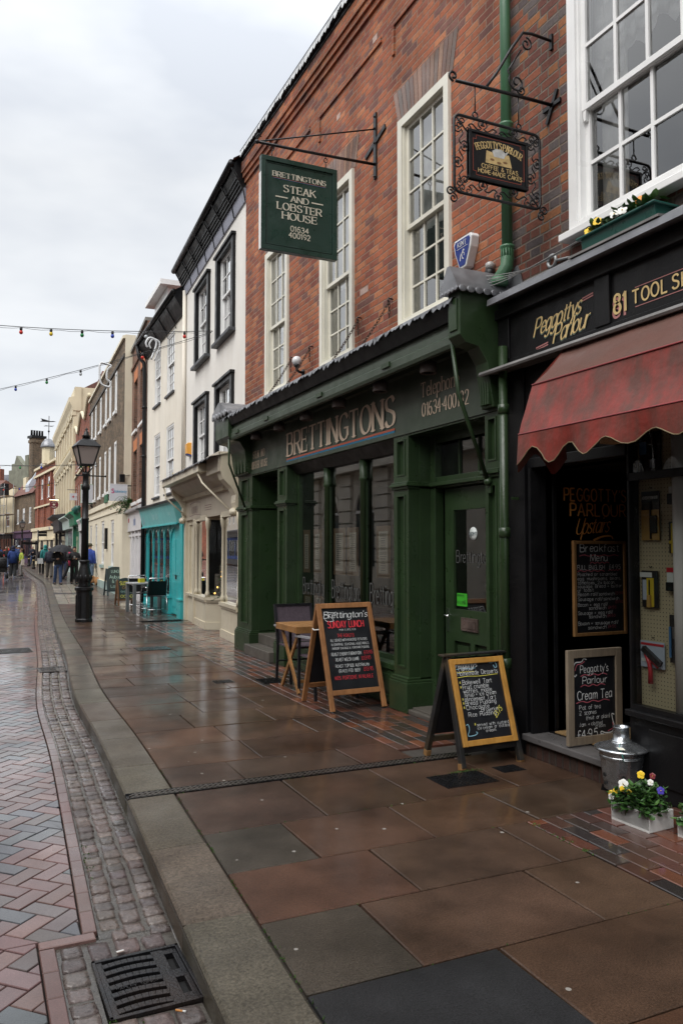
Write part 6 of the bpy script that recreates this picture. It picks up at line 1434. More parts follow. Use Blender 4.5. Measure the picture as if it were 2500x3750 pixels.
mb = MB(); squiggle(mb, Pw, [(L_, zz(.105)), (L_ + .08, zz(.1)), (L_ + .16, zz(.105))], .004); squiggle(mb, Pw, [(L_, zz(.175)), (L_ + .1, zz(.165)), (L_ + .2, zz(.175)), (L_ + .37, zz(.165))], .004); mb.build('yellow_underline', m_cy, bd)

def wallboard(root, w, h, fw, wood_, rows, dep=.03):
    mb = MB(); mb.box(-w / 2 + .01, w / 2 - .01, 0, .012, .01, h - .01); bd = mb.build('board', m_chalkb, root)
    mb = MB()
    for a in ((-w / 2, -w / 2 + fw, 0, h), (w / 2 - fw, w / 2, 0, h), (-w / 2 + fw, w / 2 - fw, 0, fw), (-w / 2 + fw, w / 2 - fw, h - fw, h)): mb.box(a[0], a[1], -.014, .014, a[2], a[3])
    mb.build('frame', wood_, bd, bevel=.003)
    write(bd, lambda x, z: (x, -.0015, z), rows); return bd
# breakfast menu on the black panel (panel face at Y 4.983)
KB_ = thing('menu_board', (4.567, 4.958, .90), 0, 'upper chalk menu board listing breakfasts on the black entrance panel', 'menu board', 'chalk menu boards in the black doorway')
w, h = .545, .755; L_ = -.232; zz = lambda f: h - f * h
rows = [("Breakfast", 0, zz(.115), .062, 'w', 'c', ffit("Breakfast", .062, .40)), ("Menu", -.01, zz(.215), .055, 'w', 'c', ffit("Menu", .055, .18)), ("FULL ENGLISH", L_, zz(.305), .036, 'w', 'l', ffit("FULL ENGLISH", .036, .28)), ("£4·95", .215, zz(.30), .036, 'w', 'r', ffit("£4·95", .036, .12)),
        ("Poached or scrambled", L_, zz(.37), .026, 'w', 'l', ffit("Poached or scrambled", .026, .41)), ("egg. mushrooms, beans,", L_, zz(.415), .026, 'w', 'l', ffit("egg. mushrooms, beans,", .026, .45)), ("tomatoes, 2x bacon,", L_, zz(.458), .026, 'w', 'l', ffit("tomatoes, 2x bacon,", .026, .39)), ("sausage, Bread + butter", L_, zz(.497), .026, 'w', 'l', ffit("sausage, Bread + butter", .026, .46)), ("or toast", L_, zz(.535), .025, 'w', 'l', ffit("or toast", .025, .16)),
        ("Bacon roll/sandwich", L_, zz(.58), .027, 'w', 'l', ffit("Bacon roll/sandwich", .027, .38)), ("£3·50", .235, zz(.572), .022, 'p', 'r', ffit("£3·50", .022, .08)), ("Sausage roll/sandwich", L_, zz(.632), .027, 'w', 'l', ffit("Sausage roll/sandwich", .027, .43)), ("£3·50", .235, zz(.665), .022, 'p', 'r', ffit("£3·50", .022, .08)), ("Bacon + egg roll/", L_, zz(.69), .027, 'w', 'l', ffit("Bacon + egg roll/", .027, .31)), ("sandwich", -.12, zz(.727), .027, 'w', 'l', ffit("sandwich", .027, .18)), ("£4·50", .16, zz(.723), .022, 'p', 'r', ffit("£4·50", .022, .08)),
        ("Sausage + egg roll/", L_, zz(.777), .027, 'w', 'l', ffit("Sausage + egg roll/", .027, .36)), ("sandwich", -.12, zz(.817), .027, 'w', 'l', ffit("sandwich", .027, .18)), ("£4·50", .15, zz(.81), .022, 'p', 'r', ffit("£4·50", .022, .08)), ("Bacon + sausage roll/", L_, zz(.885), .027, 'w', 'l', ffit("Bacon + sausage roll/", .027, .42)), ("sandwich", -.13, zz(.932), .027, 'w', 'l', ffit("sandwich", .027, .19)), ("£4·50", .155, zz(.925), .022, 'p', 'r', ffit("£4·50", .022, .08))]
bd = wallboard(KB_, w, h, .026, m_oak, rows)
mb = MB()
for x0_, x1_, f in ((-.21, .2, .155), (-.1, .1, .232), (-.23, .05, .318), (.09, .22, .312)): squiggle(mb, lambda x, z: (x, -.0015, z), [(x0_ + (x1_ - x0_) * i / 8, zz(f) + (.005 if i % 2 else -.005)) for i in range(9)], .005)
mb.build('pink_underline', m_cp, bd)
KC = thing('menu_board', (4.125, 4.55, .182), 0, 'lower cream tea chalk board with a thick weathered wooden frame', 'menu board', 'chalk menu boards in the black doorway')
w, h = .508, .68; zz = lambda f: h - f * h
rows0 = [("Peggotty's", .0, zz(.245), .066, 'w', 'c', ffit("Peggotty's", .066, .29)), ("Parlour", .0, zz(.365), .062, 'w', 'c', ffit("Parlour", .062, .25)), ("Cream Tea", .0, zz(.53), .08, 'w', 'c', ffit("Cream Tea", .08, .35)), ("·Pot of tea", -.165, zz(.635), .038, 'w', 'l', ffit("·Pot of tea", .038, .22)), ("·2 scones", -.165, zz(.69), .038, 'w', 'l', ffit("·2 scones", .038, .18)), ("(fruit or plain)", -.09, zz(.745), .034, 'w', 'l', ffit("(fruit or plain)", .034, .24)),
        ("·Jam + clotted", -.165, zz(.81), .034, 'w', 'l', ffit("·Jam + clotted", .034, .24)), ("cream", -.0, zz(.838), .028, 'w', 'l', ffit("cream", .028, .10)), ("£4·95", -.18, zz(.935), .075, 'w', 'l', ffit("£4·95", .075, .20))]
rows = [(s_, x * .92, z, hh * .8, c_, al, {'xs': k_['xs'] * .92 / .8}) for s_, x, z, hh, c_, al, k_ in rows0]
bd = wallboard(KC, w, h, .058, m_old, rows)
mb = MB(); Pc = lambda x, z: (x, -.0016, z)
squiggle(mb, Pc, [(-.07, zz(.11)), (-.10, zz(.10)), (-.12, zz(.13)), (-.18, zz(.14)), (-.195, zz(.24)), (-.18, zz(.28)), (-.165, zz(.26))], .007); squiggle(mb, Pc, [(.185, zz(.72)), (.16, zz(.71)), (.165, zz(.76)), (.18, zz(.84)), (.16, zz(.90)), (.1, zz(.905)), (.06, zz(.885)), (.055, zz(.91)), (.08, zz(.915))], .007); mb.build('white_flourish', m_cw, bd)
mb = MB()
for x0_, x1_, f in ((-.13, .12, .275), (-.13, .1, .385), (-.17, .14, .555), (-.19, .03, .955)): squiggle(mb, Pc, [(x0_ + (x1_ - x0_) * i / 6, zz(f) + (.006 if i % 2 else -.006)) for i in range(7)], .005)
squiggle(mb, Pc, [(-.09, zz(.125)), (-.12, zz(.15)), (-.16, zz(.16)), (-.18, zz(.22))], .005); squiggle(mb, Pc, [(.165, zz(.80)), (.17, zz(.86)), (.12, zz(.89))], .005); mb.build('pink_underline', m_cp, bd)

# ------------------------------------------------------------------ goods hanging in the tool shop window
def card(y0, y1, z0, z1, label, back, bits, cat='tool pack'):
    """flat blister pack hanging on the board; bits: (u0,u1,v0,v1,depth,material,part)"""
    t = thing('tool_pack', (4.022, (y0 + y1) / 2, z0), pi / 2, label, cat, 'packs hanging in the tool shop window'); w = abs(y1 - y0); h = z1 - z0
    c = MB().box(-w / 2, w / 2, 0, .006, 0, h).build('card', back, t)
    for u0, u1, v0, v1, dp, m, nm in bits: MB().box(w / 2 - u0 * w, w / 2 - u1 * w, .006, .006 + dp, v0 * h, v1 * h).build(nm, m, c, bevel=min(.004, dp * .4) if dp > .005 else 0)
    MB().tube([(0, -.02, h + .03), (0, .0, h + .02), (0, .01, h + .03)], .003, 5).build('hook', m_iron, t)
    return t, c, w, h
y_, bl, or_, rd, bu = paint('yellow_card', (.55, .42, .03), .5, .05), paint('black_card', (.015, .015, .015), .4, .05), paint('amber_card', (.42, .26, .07), .5, .1), paint('red_card', (.42, .02, .03), .4, .05), paint('blue_card', (.05, .16, .34), .4, .05)
wc, gh = paint('white_card', (0, 0, 0)), paint('pale_blue_card', (.40, .46, .55), .5, .1)
t, c, w, h = card(3.963, 3.812, 1.65, 1.97, 'black and amber pack holding a thin black tool, upper left of the shop window', bl, [(0, 1, 0, .62, .002, or_, 'amber_panel'), (.5, .58, .02, .8, .012, m_iron, 'tool_shaft'), (.55, .9, .14, .5, .014, bl, 'tool_handle')])
tx = MB(); text(tx, "ADHESIVE REMOVER", lambda x, y: (w / 2 - .012 - x, .0075, h * .84 + y), .018, .16, xs=.6); tx.build('print', wc, c)
card(3.969, 3.833, 1.21, 1.45, 'yellow and black screwdriver pack with a white note, middle left of the window', bl, [(.3, .75, .02, .8, .002, y_, 'yellow_panel'), (.06, .3, .2, .75, .003, gh, 'picture_panel'), (.46, .52, .3, .75, .010, m_iron, 'blade'), (.4, .6, .0, .34, .02, or_, 'handle'), (-.1, .65, .82, .95, .004, wc, 'paper_note')])
t, c, w, h = card(3.99, 3.79, .82, .99, 'pale blue card holding a red handled black brush, lower left of the window', gh, [(.02, .98, .84, .93, .002, rd, 'red_heading'), (.05, .35, .2, .32, .003, wc, 'price_label')])
mb = MB(); mb.bar((w * .32, .02, h * .72), (-w * .40, .02, h * .18), .03, .035); mb.build('brush_head', bl, c); mb = MB(); mb.tube([(w * .25, .02, h * .55), (w * .05, .025, h * .2), (w * .0, .025, -.02), (w * .0, .025, -.10)], [.01, .014, .014, .017], 8); mb.tube([(w * .35, .02, h * .65), (-w * .3, .022, h * .05)], .009, 8); mb.build('brush_handle', rd, c)
card(3.736, 3.640, 1.565, 1.766, 'yellow cutter on a black card in front of the white post, upper right', bl, [(.25, .9, .0, .95, .012, y_, 'cutter_body'), (.1, .6, .3, .4, .014, y_, 'stripe')])
card(3.759, 3.653, 1.325, 1.474, 'clear bag of black clips with a red and white header, right of the window', wc, [(0, 1, .8, 1, .003, rd, 'header'), (.05, .95, 0, .38, .02, m_black, 'clips')])
card(3.745, 3.661, .875, 1.176, 'long black pack with blue cord, lower right in front of the white post', bl, [(.02, .2, .1, .75, .012, bu, 'cord'), (.8, .98, .05, .8, .012, bu, 'cord'), (.35, .75, .5, .75, .01, paint('grey_steel', (0, 0, 0)), 'reel'), (.5, .95, .82, .88, .002, wc, 'price_label')])
card(3.972, 3.792, 2.10, 2.36, 'dark tool pack with a pale blue panel under the awning edge at the window top', bl, [(.0, .35, .45, .8, .003, bu, 'blue_panel'), (.5, .8, .3, .95, .03, m_black, 'tool_body'), (.5, .75, .1, .4, .004, gh, 'label')])
card(3.732, 3.637, 1.875, 1.99, 'small dark bag with a white label near the top of the white post', wc, [(0, 1, 0, .6, .02, m_black, 'contents')])

# ------------------------------------------------------------------ cafe furniture by the restaurant window
m_dkmet = paint('dark_metal_frame', (.022, .022, .026), .35, .15, 5, metal=.4); m_sling = paint('plum_mesh_sling', (.075, .055, .07), .7, .25, 40, bump=.7, bscale=220)
def sling_chair(loc, rz, label):
    t = thing('cafe_chair', (*loc, 0), rz, label, 'chair', 'mesh cafe chairs by the restaurant window')
    w = .24
    for s in (-1, 1):
        MB().bar((s * w, .22, 0), (s * w, .20, .62), .03, .026).build('leg', m_dkmet, t); MB().bar((s * w, -.26, 0), (s * w, -.22, .44), .03, .026).build('leg', m_dkmet, t)
        MB().bar((s * w, -.22, .42), (s * w, -.34, .90), .03, .026).build('back_post', m_dkmet, t); MB().bar((s * (w + .015), .25, .63), (s * (w + .015), -.27, .65), .045, .02).build('armrest', paint('grey_arm', (.26, .26, .28), .4, .1), t)
    mb = MB(); mb.box(-w + .01, w - .01, -.23, .23, .415, .43); mb.build('seat', m_sling, t)
    mb = MB(); mb.bar((-w, .21, .42), (w, .21, .42), .025); mb.bar((-w, -.23, .42), (w, -.23, .42), .025); mb.bar((-w, -.335, .89), (w, -.335, .89), .025); mb.bar((-w, -.22, .22), (w, -.22, .22), .018); mb.build('frame_rail', m_dkmet, t)
    mb = MB(); n = 6; vs = []
    for i in range(n + 1): q_ = i / n; vs += [(-w + .01, -.225 - .11 * q_ - .015 * sin(pi * q_), .44 + .44 * q_), (w - .01, -.225 - .11 * q_ - .015 * sin(pi * q_), .44 + .44 * q_)]
    mb.add(vs + [(a, b - .01, c) for a, b, c in vs], [(2 * i, 2 * i + 1, 2 * i + 3, 2 * i + 2) for i in range(n)] + [(2 * n + 2 + 2 * i + 2, 2 * n + 2 + 2 * i + 3, 2 * n + 2 + 2 * i + 1, 2 * n + 2 + 2 * i) for i in range(n)], smooth=True); mb.build('backrest', m_sling, t)
    return t
sling_chair((3.64, 9.02), pi, 'dark mesh cafe chair facing the street corner, behind the wooden table')
sling_chair((3.50, 7.98), 0, 'dark mesh cafe chair mostly hidden behind the tall pine A-board')
m_teak = wood('oiled_teak', (.22, .10, .03), (.33, .17, .06), axis=1)
t = thing('cafe_table', (3.47, 8.46, 0), 0, 'small folding wooden slatted table with crossed legs by the restaurant window', 'table')
mb = MB()
for i in range(6): a = -.26 + i * .0875; mb.box(a, a + .08, -.31, .31, .715, .735)
mb.box(-.265, .265, -.32, -.30, .66, .734); mb.box(-.265, .265, .30, .32, .66, .734); mb.box(-.27, -.25, -.3, .3, .665, .733); mb.box(.25, .27, -.3, .3, .665, .733); mb.build('tabletop', m_teak, t, bevel=.003)
for s in (-.22, .22):
    MB().bar((s, -.29, 0), (s, .24, .68), .022, .045).build('leg', m_teak, t); MB().bar((s + .024, .30, 0), (s + .024, -.24, .68), .022, .045).build('leg', m_teak, t)
MB().bar((-.22, -.2, .12), (.22, -.2, .12), .03).build('stretcher', m_teak, t)
# table and chairs seen through the restaurant window
t = thing('dining_table', (4.75, 8.1, .05), 0, 'dark wooden dining table inside the restaurant window', 'table')
MB().box(-.4, .4, -.5, .5, .70, .74).build('tabletop', wood('dark_oak', (0, 0, 0), (0, 0, 0)), t)
for a in (-.35, .35):
    for b in (-.45, .45): MB().box(a - .03, a + .03, b - .03, b + .03, 0, .70).build('leg', m_oak, t)
t = thing('folded_napkin', (4.6, 7.85, .79), .3, 'folded white napkin on the dark table inside the window', 'napkin')
MB().prism([(-.1, 0), (.1, 0), (.06, .03), (-.02, .05)], 'y', -.06, .06).build('cloth', m_poly, t)
# ================================================================== THE TERRACE BEYOND
def house(name, A, B, label, cat='building'):
    loc, rz, L = frame_of(A, B); t = thing(name, loc, rz, label, cat); return t, L
def room_back(mb, x0, x1, y, z0, z1, d=1.2): mb.room(x0, x1, y, y - d, z0, z1)
# ---- white rendered house over the cream shop
WH, L = house('white_house', (4.0, 12.40), (4.30, 17.78), 'white rendered house with black framed sash windows above a cream bow fronted shop')
EV = 7.38
wl = [(2.92, 4.12, 5.45, 7.05), (.88, 2.08, 5.45, 7.05), (2.98, 4.15, 3.2, 4.62), (.92, 2.10, 3.2, 4.62)]
mb = MB(); mb.wall(-.02, L, 2.6, EV, 0, wl, .16, back=-7); mb.build('wall', m_render, WH)
for i, (a, b, c, d) in enumerate(wl):
    f = sash(WH, a + .06, b - .06, c, d - .02, -.02, m_white, .05, 3, 2 if i < 2 else 2, 2, .0, .05, (c + d) / 2 + .02, sill=False, curtain=(None, 'sides', 'half', None)[i], inside=None)
    mb = MB()                                       # black box surround standing proud of the wall
    mb.box(a - .10, a + .05, -.10, .055, c - .02, d + .02); mb.box(b - .05, b + .10, -.10, .055, c - .02, d + .02); mb.box(a + .05, b - .05, -.1, .054, d - .06, d + .02); mb.box(a - .13, b + .13, -.0, .09, d + .02, d + .07)
    mb.build('surround', m_black, f, bevel=.006)
    MB().box(a - .12, b + .12, -.1, .12, c - .08, c - .02).build('sill', paint('slate_sill', (.05, .052, .06), .5, .2), f, bevel=.005)
mb = MB(); mb.prism([(0, EV - .02), (.03, EV - .02), (.07, EV + .17), (.0, EV + .25)], 'x', 0, L); mb.build('grey_frieze', paint('lavender_grey_boards', (.30, .31, .37), .6, .1), WH)
mb = MB(); mb.prism([(0, EV + .17), (.075, EV + .17), (.18, EV + .38), (.23, EV + .46), (.23, EV + .56), (0, EV + .8)], 'x', -.0, L + .12); ev = mb.build('eaves', m_black, WH)
mb = MB()
for i in range(4): q = i / 4; y = .085 + q * .1; mb.box(0, L + .1, y, y + .018, EV + .17 + q * .22, EV + .20 + q * .22)
mb.build('soffit_board', m_black, ev)
mb = MB(); n = 8; mb.tube([(-.0, .27, EV + .56), (L + .18, .27, EV + .56)], .06, 10); 
for i in range(8): x = i * L / 7; mb.bar((x, .08, EV + .16), (x, .27, EV + .48), .022, .02); mb.bar((x, .08, EV + .17), (x, .04, EV - .04), .016)
mb.build('gutter', m_black, WH)
mb = MB(); mb.add([(-.1, .26, EV + .6), (L + .1, .26, EV + .6), (L + .1, -3.5, EV + 3), (-.1, -3.5, EV + 3)], [(3, 2, 1, 0)]); mb.add([(L + .1, .25, EV + .6), (L + .1, -3.5, EV + 3), (L + .1, -7, EV)], [(0, 1, 2)]); mb.build('roof', m_tile, WH)
mb = MB(); mb.tube([(L - .04, .05, 3.2), (L - .04, .05, 7.45)], .045, 8); mb.build('corner_pipe', m_render2, WH)
# cream shopfront
m_cr = paint('cream_gloss', (.60, .545, .42), .38, .08, 2.5, bump=.15, dirt=(.42, .36, .26), streak=True); m_cr2 = paint('beige_fascia', (.47, .415, .335), .5, .08, 2)
SFP = .02
mb = MB(); mb.box(.45, 5.2, -.3, .02, 2.2, 2.62); fs_ = mb.build('fascia', m_cr2, WH)
mb = MB(); mb.prism([(0, 2.60), (.06, 2.62), (.10, 2.72), (.24, 2.80), (.34, 2.90), (.36, 3.0), (0, 3.06)], 'x', .40, 5.3); cn = mb.build('cornice', m_cr2, WH)
mb = MB(); x = 1.2
while x < 5.1: mb.box(x, x + .045, .06, .105, 2.625, 2.70); x += .09
mb.build('dentils', m_cr, cn)
mb = MB(); mb.box(1.35, 5.35, .36, .52, 2.94, 3.10); mb.build('awning_box', m_cr, WH, bevel=.01)
mb = MB(); mb.quad((.3, .54, 3.10), (5.4, .54, 3.10), (5.4, .0, 3.22), (.3, .0, 3.22)); scallop_strip(mb, .3, 5.4, .53, 3.10, .05, .16, .03, 3); mb.build('lead_flashing', paint('dark_lead', (.09, .09, .095), .5, .3, 5, metal=.3), cn)
for x0_, x1_ in ((.32, .62), (5.10, 5.28)):
    mb = MB(); mb.prism([(.0, 2.2), (.06, 2.2), (.10, 2.35), (.09, 2.48), (.16, 2.60), (.30, 2.74), (.34, 2.86), (.34, 3.18), (0, 3.18)], 'x', x0_, x1_); mb.ball(((x0_ + x1_) / 2, .09, 2.2), .075, 10, (1.6, 1, 1)); mb.build('console', m_cr, WH, bevel=.006)
MB().box(.34, 1.3, .0, .38, 2.86, 3.2).build('cornice_block', m_cr2, WH, bevel=.01)
t = MB()
text(t, "KUUKEI", lambda x, y: (4.42 - x, .024, 2.33 + y), .14, .14, .05, .2, xs=.95, serif=True, track=1.5)
for p, q in (((4.66, 2.27), (3.5, 2.27)), ((4.66, 2.53), (3.5, 2.53)), ((4.66, 2.27), (4.6, 2.53)), ((3.5, 2.27), (3.56, 2.53))): squiggle(t, lambda x, y: (x, .0225, y), [p, ((p[0] + q[0]) / 2, (p[1] + q[1]) / 2 + .03), q], .012)
for i in range(3): t.box(2.5, 3.1, .021, .023, 2.34 + i * .045, 2.352 + i * .045)
t.build('lettering', paint('mauve_brown_lettering', (.20, .12, .12), .6, .1), fs_)
mb = MB(); mb.tube([(1.6, .50, 3.0), (1.35, .44, 2.75), (.75, .04, 2.2)], .018, 8); mb.build('awning_stay', m_cr, WH); mb = MB(); mb.tube([(5.3, .5, 2.98), (5.25, .44, 2.7), (5.0, .05, 2.3)], .018, 8); mb.build('awning_stay', m_cr, WH)
# two bow bays with an entrance between; each: riser, sill, columns, glass
def bay(pts, nm):
    """pts: outline (x, y) of the bay's outer face from far to near"""
    mb = MB()
    for (a, b) in zip(pts, pts[1:]):
        mb.add([(a[0], a[1], 0), (b[0], b[1], 0), (b[0], b[1], .60), (a[0], a[1], .60)], [(3, 2, 1, 0)])
    n = len(pts); mb.add([(p[0], p[1], .60) for p in pts] + [(p[0], -.4, .60) for p in pts], [(i, i + 1, n + i + 1, n + i) for i in range(n - 1)])
    for (a, b) in zip(pts, pts[1:]):
        v = Vector((b[0] - a[0], b[1] - a[1], 0)).normalized(); nrm = Vector((-v.y, v.x, 0)) * -1; nrm = nrm if nrm.y > 0 or nrm.x < 0 else -nrm
        for z0_, z1_, o in ((.0, .14, .018), (.57, .63, .045), (.53, .57, .025)): mb.bar((a[0], a[1], (z0_ + z1_) / 2), (b[0], b[1], (z0_ + z1_) / 2), o * 2, z1_ - z0_)
    r = mb.build('bay_' + nm, m_cr, WH)
    for p in pts:
        c = MB(); c.lathe([(.05, .63), (.05, .70), (.04, .73), (.03, .76), (.028, 1.95), (.035, 1.97), (.045, 2.02), (.055, 2.08), (.055, 2.2)], (p[0], p[1] - .03, 0), 12); c.build('column', m_cr, r)
    g_ = MB()
    for (a, b) in zip(pts, pts[1:]): g_.add([(a[0], a[1] - .05, .62), (b[0], b[1] - .05, .62), (b[0], b[1] - .05, 2.22), (a[0], a[1] - .05, 2.22)], [(3, 2, 1, 0)])
    g_.build('pane', m_glass, r)
    h_ = MB(); 
    for (a, b) in zip(pts, pts[1:]): h_.bar((a[0], a[1] - .04, 2.20), (b[0], b[1] - .04, 2.20), .10, .10)
    h_.build('head', m_cr, r); return r
bay([(4.12, .0), (2.94, .02), (2.66, -.62)], 'window'); bay([(1.74, -.62), (1.63, .02), (.36, .04)], 'window')
mb = MB(); mb.box(4.12, 4.26, -.2, .035, 0, 2.2); mb.box(5.1, 5.3, -.2, .03, 0, 2.2); mb.box(.0, .36, -.3, .03, 0, 2.2); mb.build('pilaster', m_cr, WH, bevel=.006)
mb = MB(); mb.wall(4.26, 5.1, 0, 2.2, -.03, [(4.42, 4.95, .62, 2.1)], .04); mb.box(4.3, 5.06, -.03, .02, .56, .62); mb.quad((4.95, -.07, .62), (4.42, -.07, .62), (4.42, -.07, 2.1), (4.95, -.07, 2.1)); mb.build('side_door', m_cr, WH, bevel=.004)
mb = MB(); mb.box(1.72, 2.62, -.62, -.56, 0, 2.2); mb.build('door', paint('glazed_brown_door', (.07, .055, .045), .2, .2), WH)
t_ = NT('warm_lit_room'); c = t_.coord(); t_.bsdf(t_.mix(t_.rng(t_.noise(c, 2.2, 3), .35, .65, 0, 1), (.20, .14, .085), (.06, .055, .05)), .8); MATS['warm_lit_room'] = t_.m
mb = MB(); mb.room(.2, 4.25, -.64, -2.4, .0, 2.5); mb.build('shop_interior', t_.m, WH)
for x in (.9, 3.3): MB().box(x - .3, x + .3, -1.3, -.9, 2.42, 2.48).build('fill_light_panel', emit('warm_fill_glow', (1.0, .82, .58), 7), WH)  # unseen glowing panels, added to brighten the shop interior
mb = MB()
for x, z, w in ((3.9, .7, .3), (3.4, .9, .35), (3.0, .62, .3), (1.3, .7, .4), (.8, 1.0, .3)): mb.box(x - w / 2, x + w / 2, -.62, -.4, .6, z + .35)
mb.build('display_goods', paint('dark_display_goods', (.10, .085, .08), .6, .6, 5), WH)
lb = thing('light_box_sign', tuple(WH.matrix_basis @ Vector((2.35, -.22, .70)) if False else (0, 0, 0)), 0, 'white letter board reading santa is coming in the cream shop window', 'sign')
lb.location = (4.0 + (17.78 - 12.40) * 0 + .30 * .295 + .1, 12.4 + 1.45, .66); lb.rotation_euler = (0, 0, WH.rotation_euler[2])
MB().box(-.30, .30, -.02, .02, 0, .33).build('panel', paint('lavender_white_panel', (.52, .55, .66), .4, .03), lb)
t = MB()
for i, s in enumerate(("SANTA", "IS", "COMING")): text(t, s, lambda x, y: (-x, .022, .235 - i * .105 + y), .065, .17, align='c', track=1.8)
t.build('letters', m_ink, lb)
t = thing('christmas_tree', (4.45, 14.55, .5), 0, 'small dark christmas tree with warm yellow lights inside the cream shop window', 'christmas tree')
mb = MB(); r = random.Random(4)
for _ in range(420):
    z = r.uniform(.15, 1.25); rr_ = .34 * (1.3 - z) ; a = r.uniform(0, 6.28); p = (rr_ * cos(a) * r.uniform(.3, 1), rr_ * sin(a) * r.uniform(.3, 1), z); leaf(mb, p, a, r.uniform(-.5, .2), .12, .03, 0)
mb.build('needles', m_leaf, t); MB().tube([(0, 0, 0), (0, 0, 1.25)], .02, 6).build('trunk', m_oak, t)
for i in range(9): a = i * 2.4; z = .25 + i * .1; MB().ball((-.30 * (1.35 - z) * abs(cos(a)) - .02, .3 * (1.35 - z) * sin(a), z), .016, 8).build('light', emit('warm_bulb', (1.0, .55, .12), 2.2), t)
al = thing('alarm_box', (0, 0, 0), WH.rotation_euler[2], 'orange and blue alarm box on the white rendered wall', 'alarm box'); al.location = (4.0 + .3 * 4.74 / 5.39, 12.4 + 4.73, 3.62)
MB().prism([(0, .0), (.10, .03), (.11, .24), (.07, .27), (0, .27)], 'x', -.10, .10).build('casing', paint('orange_yellow_plastic', (.80, .38, .06), .4, .05), al, bevel=.006)
MB().prism([(.0, -.03), (.09, -.0), (.10, .03), (0, .0)], 'x', -.10, .10).build('base', m_blue_ if False else paint('deep_blue_plastic', (0, 0, 0)), al); MB().box(.10, .104, 0, .10, .01, .26).build('white_side', m_white, al)

# ---- second white house over the turquoise shop
WT, L = house('white_house', (4.30, 17.82), (4.42, 22.86), 'narrower cream white house with white sash windows over the bright turquoise shop')
E2 = 6.98
wl = [(3.02, 3.92, 5.42, 6.95), (1.25, 2.22, 5.42, 6.95), (3.02, 3.90, 2.95, 4.63), (1.25, 2.20, 2.95, 4.63)]
mb = MB(); mb.wall(0, L, 2.6, E2 + .1, 0, wl, .12, back=-7); mb.build('wall', m_render2, WT)
for i, (a, b, c, d) in enumerate(wl): sash(WT, a, b, c, d, -.02, m_white, .05, 3, 3, 3, .01, .04, (c + d) / 2, sill=True, sillm=paint('slate_sill', (0, 0, 0)), curtain=('half', 'half', None, 'half')[i], bar=.018)
mb = MB(); mb.prism([(0, E2 + .02), (.05, E2 + .02), (.2, E2 + .26), (.25, E2 + .36), (.25, E2 + .46), (0, E2 + .7)], 'x', 0, L + .05); ev = mb.build('eaves', m_black, WT)
mb = MB(); mb.tube([(-.02, .29, E2 + .46), (L + .15, .29, E2 + .46)], .055, 10)
for i in range(6): x = i * L / 5; mb.bar((x, .05, E2), (x, .28, E2 + .38), .022, .02); mb.bar((x, .06, E2 + .02), (x, .02, E2 - .12), .016)
mb.build('gutter', m_black, WT)
mb = MB(); mb.add([(0, .28, E2 + .48), (L + .1, .28, E2 + .48), (L + .1, -3.2, E2 + 2.8), (0, -3.2, E2 + 2.8)], [(3, 2, 1, 0)]); mb.add([(L + .1, .27, E2 + .48), (L + .1, -3.2, E2 + 2.8), (L + .1, -7, E2)], [(0, 1, 2)]); mb.build('roof', m_tile, WT)
mb = MB(); mb.box(2.3, 4.1, -2.2, -.02, E2 + .5, E2 + 1.3); dm = mb.build('dormer', m_white, WT); mb = MB(); mb.prism([(-2.4, E2 + 1.3), (.2, E2 + 1.3), (.2, E2 + 1.43), (-2.4, E2 + 1.40)], 'x', 2.1, 4.4); mb.build('dormer_roof', m_white, dm)
mb = MB(); mb.tube([(L + .1, .29, E2 + .42), (L + .12, .22, E2 + .1), (L + .02, .10, E2 - .1), (L + .0, .08, E2 - .4), (L + .0, .08, 2.9), (L + .0, .09, .05)], .055, 10)
for z in (5.6, 4.2, 2.7): mb.lathe([(.055, z - .04), (.068, z - .03), (.068, z + .03), (.055, z + .04)], (L, .08, 0), 10)
mb.build('drainpipe', m_black, WT)
m_tq = paint('turquoise_gloss', (.045, .46, .48), .38, .1, 2, bump=.15, dirt=(.12, .40, .40), streak=True); m_tq2 = paint('pale_turquoise_fascia', (.20, .56, .56), .45, .05, 2)
mb = MB(); mb.prism([(0, 2.17), (.10, 2.17), (.20, 2.62), (.22, 2.66), (0, 2.66)], 'x', .30, L - .05); fa = mb.build('fascia', m_tq2, WT)
mb = MB(); mb.prism([(0, 2.66), (.26, 2.66), (.30, 2.70), (0, 2.80)], 'x', .25, L); mb.build('cornice', paint('dark_lead', (0, 0, 0)), fa)
MB().box(.28, L - .03, .09, .125, 2.14, 2.18).build('fascia_rail', m_tq, fa, bevel=.004)
t = MB(); fp = lambda x0_, z: (lambda x, y: (x0_ - x, .106 + (z + y - 2.17) * .2, z + y)); text(t, "hair lab", fp(3.2, 2.33), .20, .16, xs=.9, track=1.0); text(t, "beauty", fp(1.1, 2.38), .08, .14); t.build('white_lettering', paint('pale_aqua_lettering', (.42, .72, .72), .5), fa)
t = MB(); squiggle(t, fp(4.75, 2.26), [(0, .3), (.05, .05), (.18, .0), (.28, .12), (.25, .2)], .02); t.build('pink_swirl', paint('mauve_pink', (.5, .2, .4), .5), fa)
xs_ = [.62, 1.52, 2.30, 3.08, 3.86, 4.62]        # arcade: door bay and four lights
mb = MB()
for x in (.30, *xs_[1:], L - .16): mb.box(x - .026, x + .026, -.02, .012, .42, 2.0); mb.box(x - .035, x + .035, -.02, .02, .42, .50); mb.box(x - .035, x + .035, -.02, .02, 1.72, 1.77)
arc = mb.build('arcade_post', m_tq, WT)
mb = MB()
edges = [.35, 1.47, *[q for x in xs_[1:] for q in (x + .05,)], ]
spans = [(.36, 1.46)] + [(a + .026, b - .026) for a, b in zip(xs_[1:], xs_[2:])] + [(4.67, L - .21)]
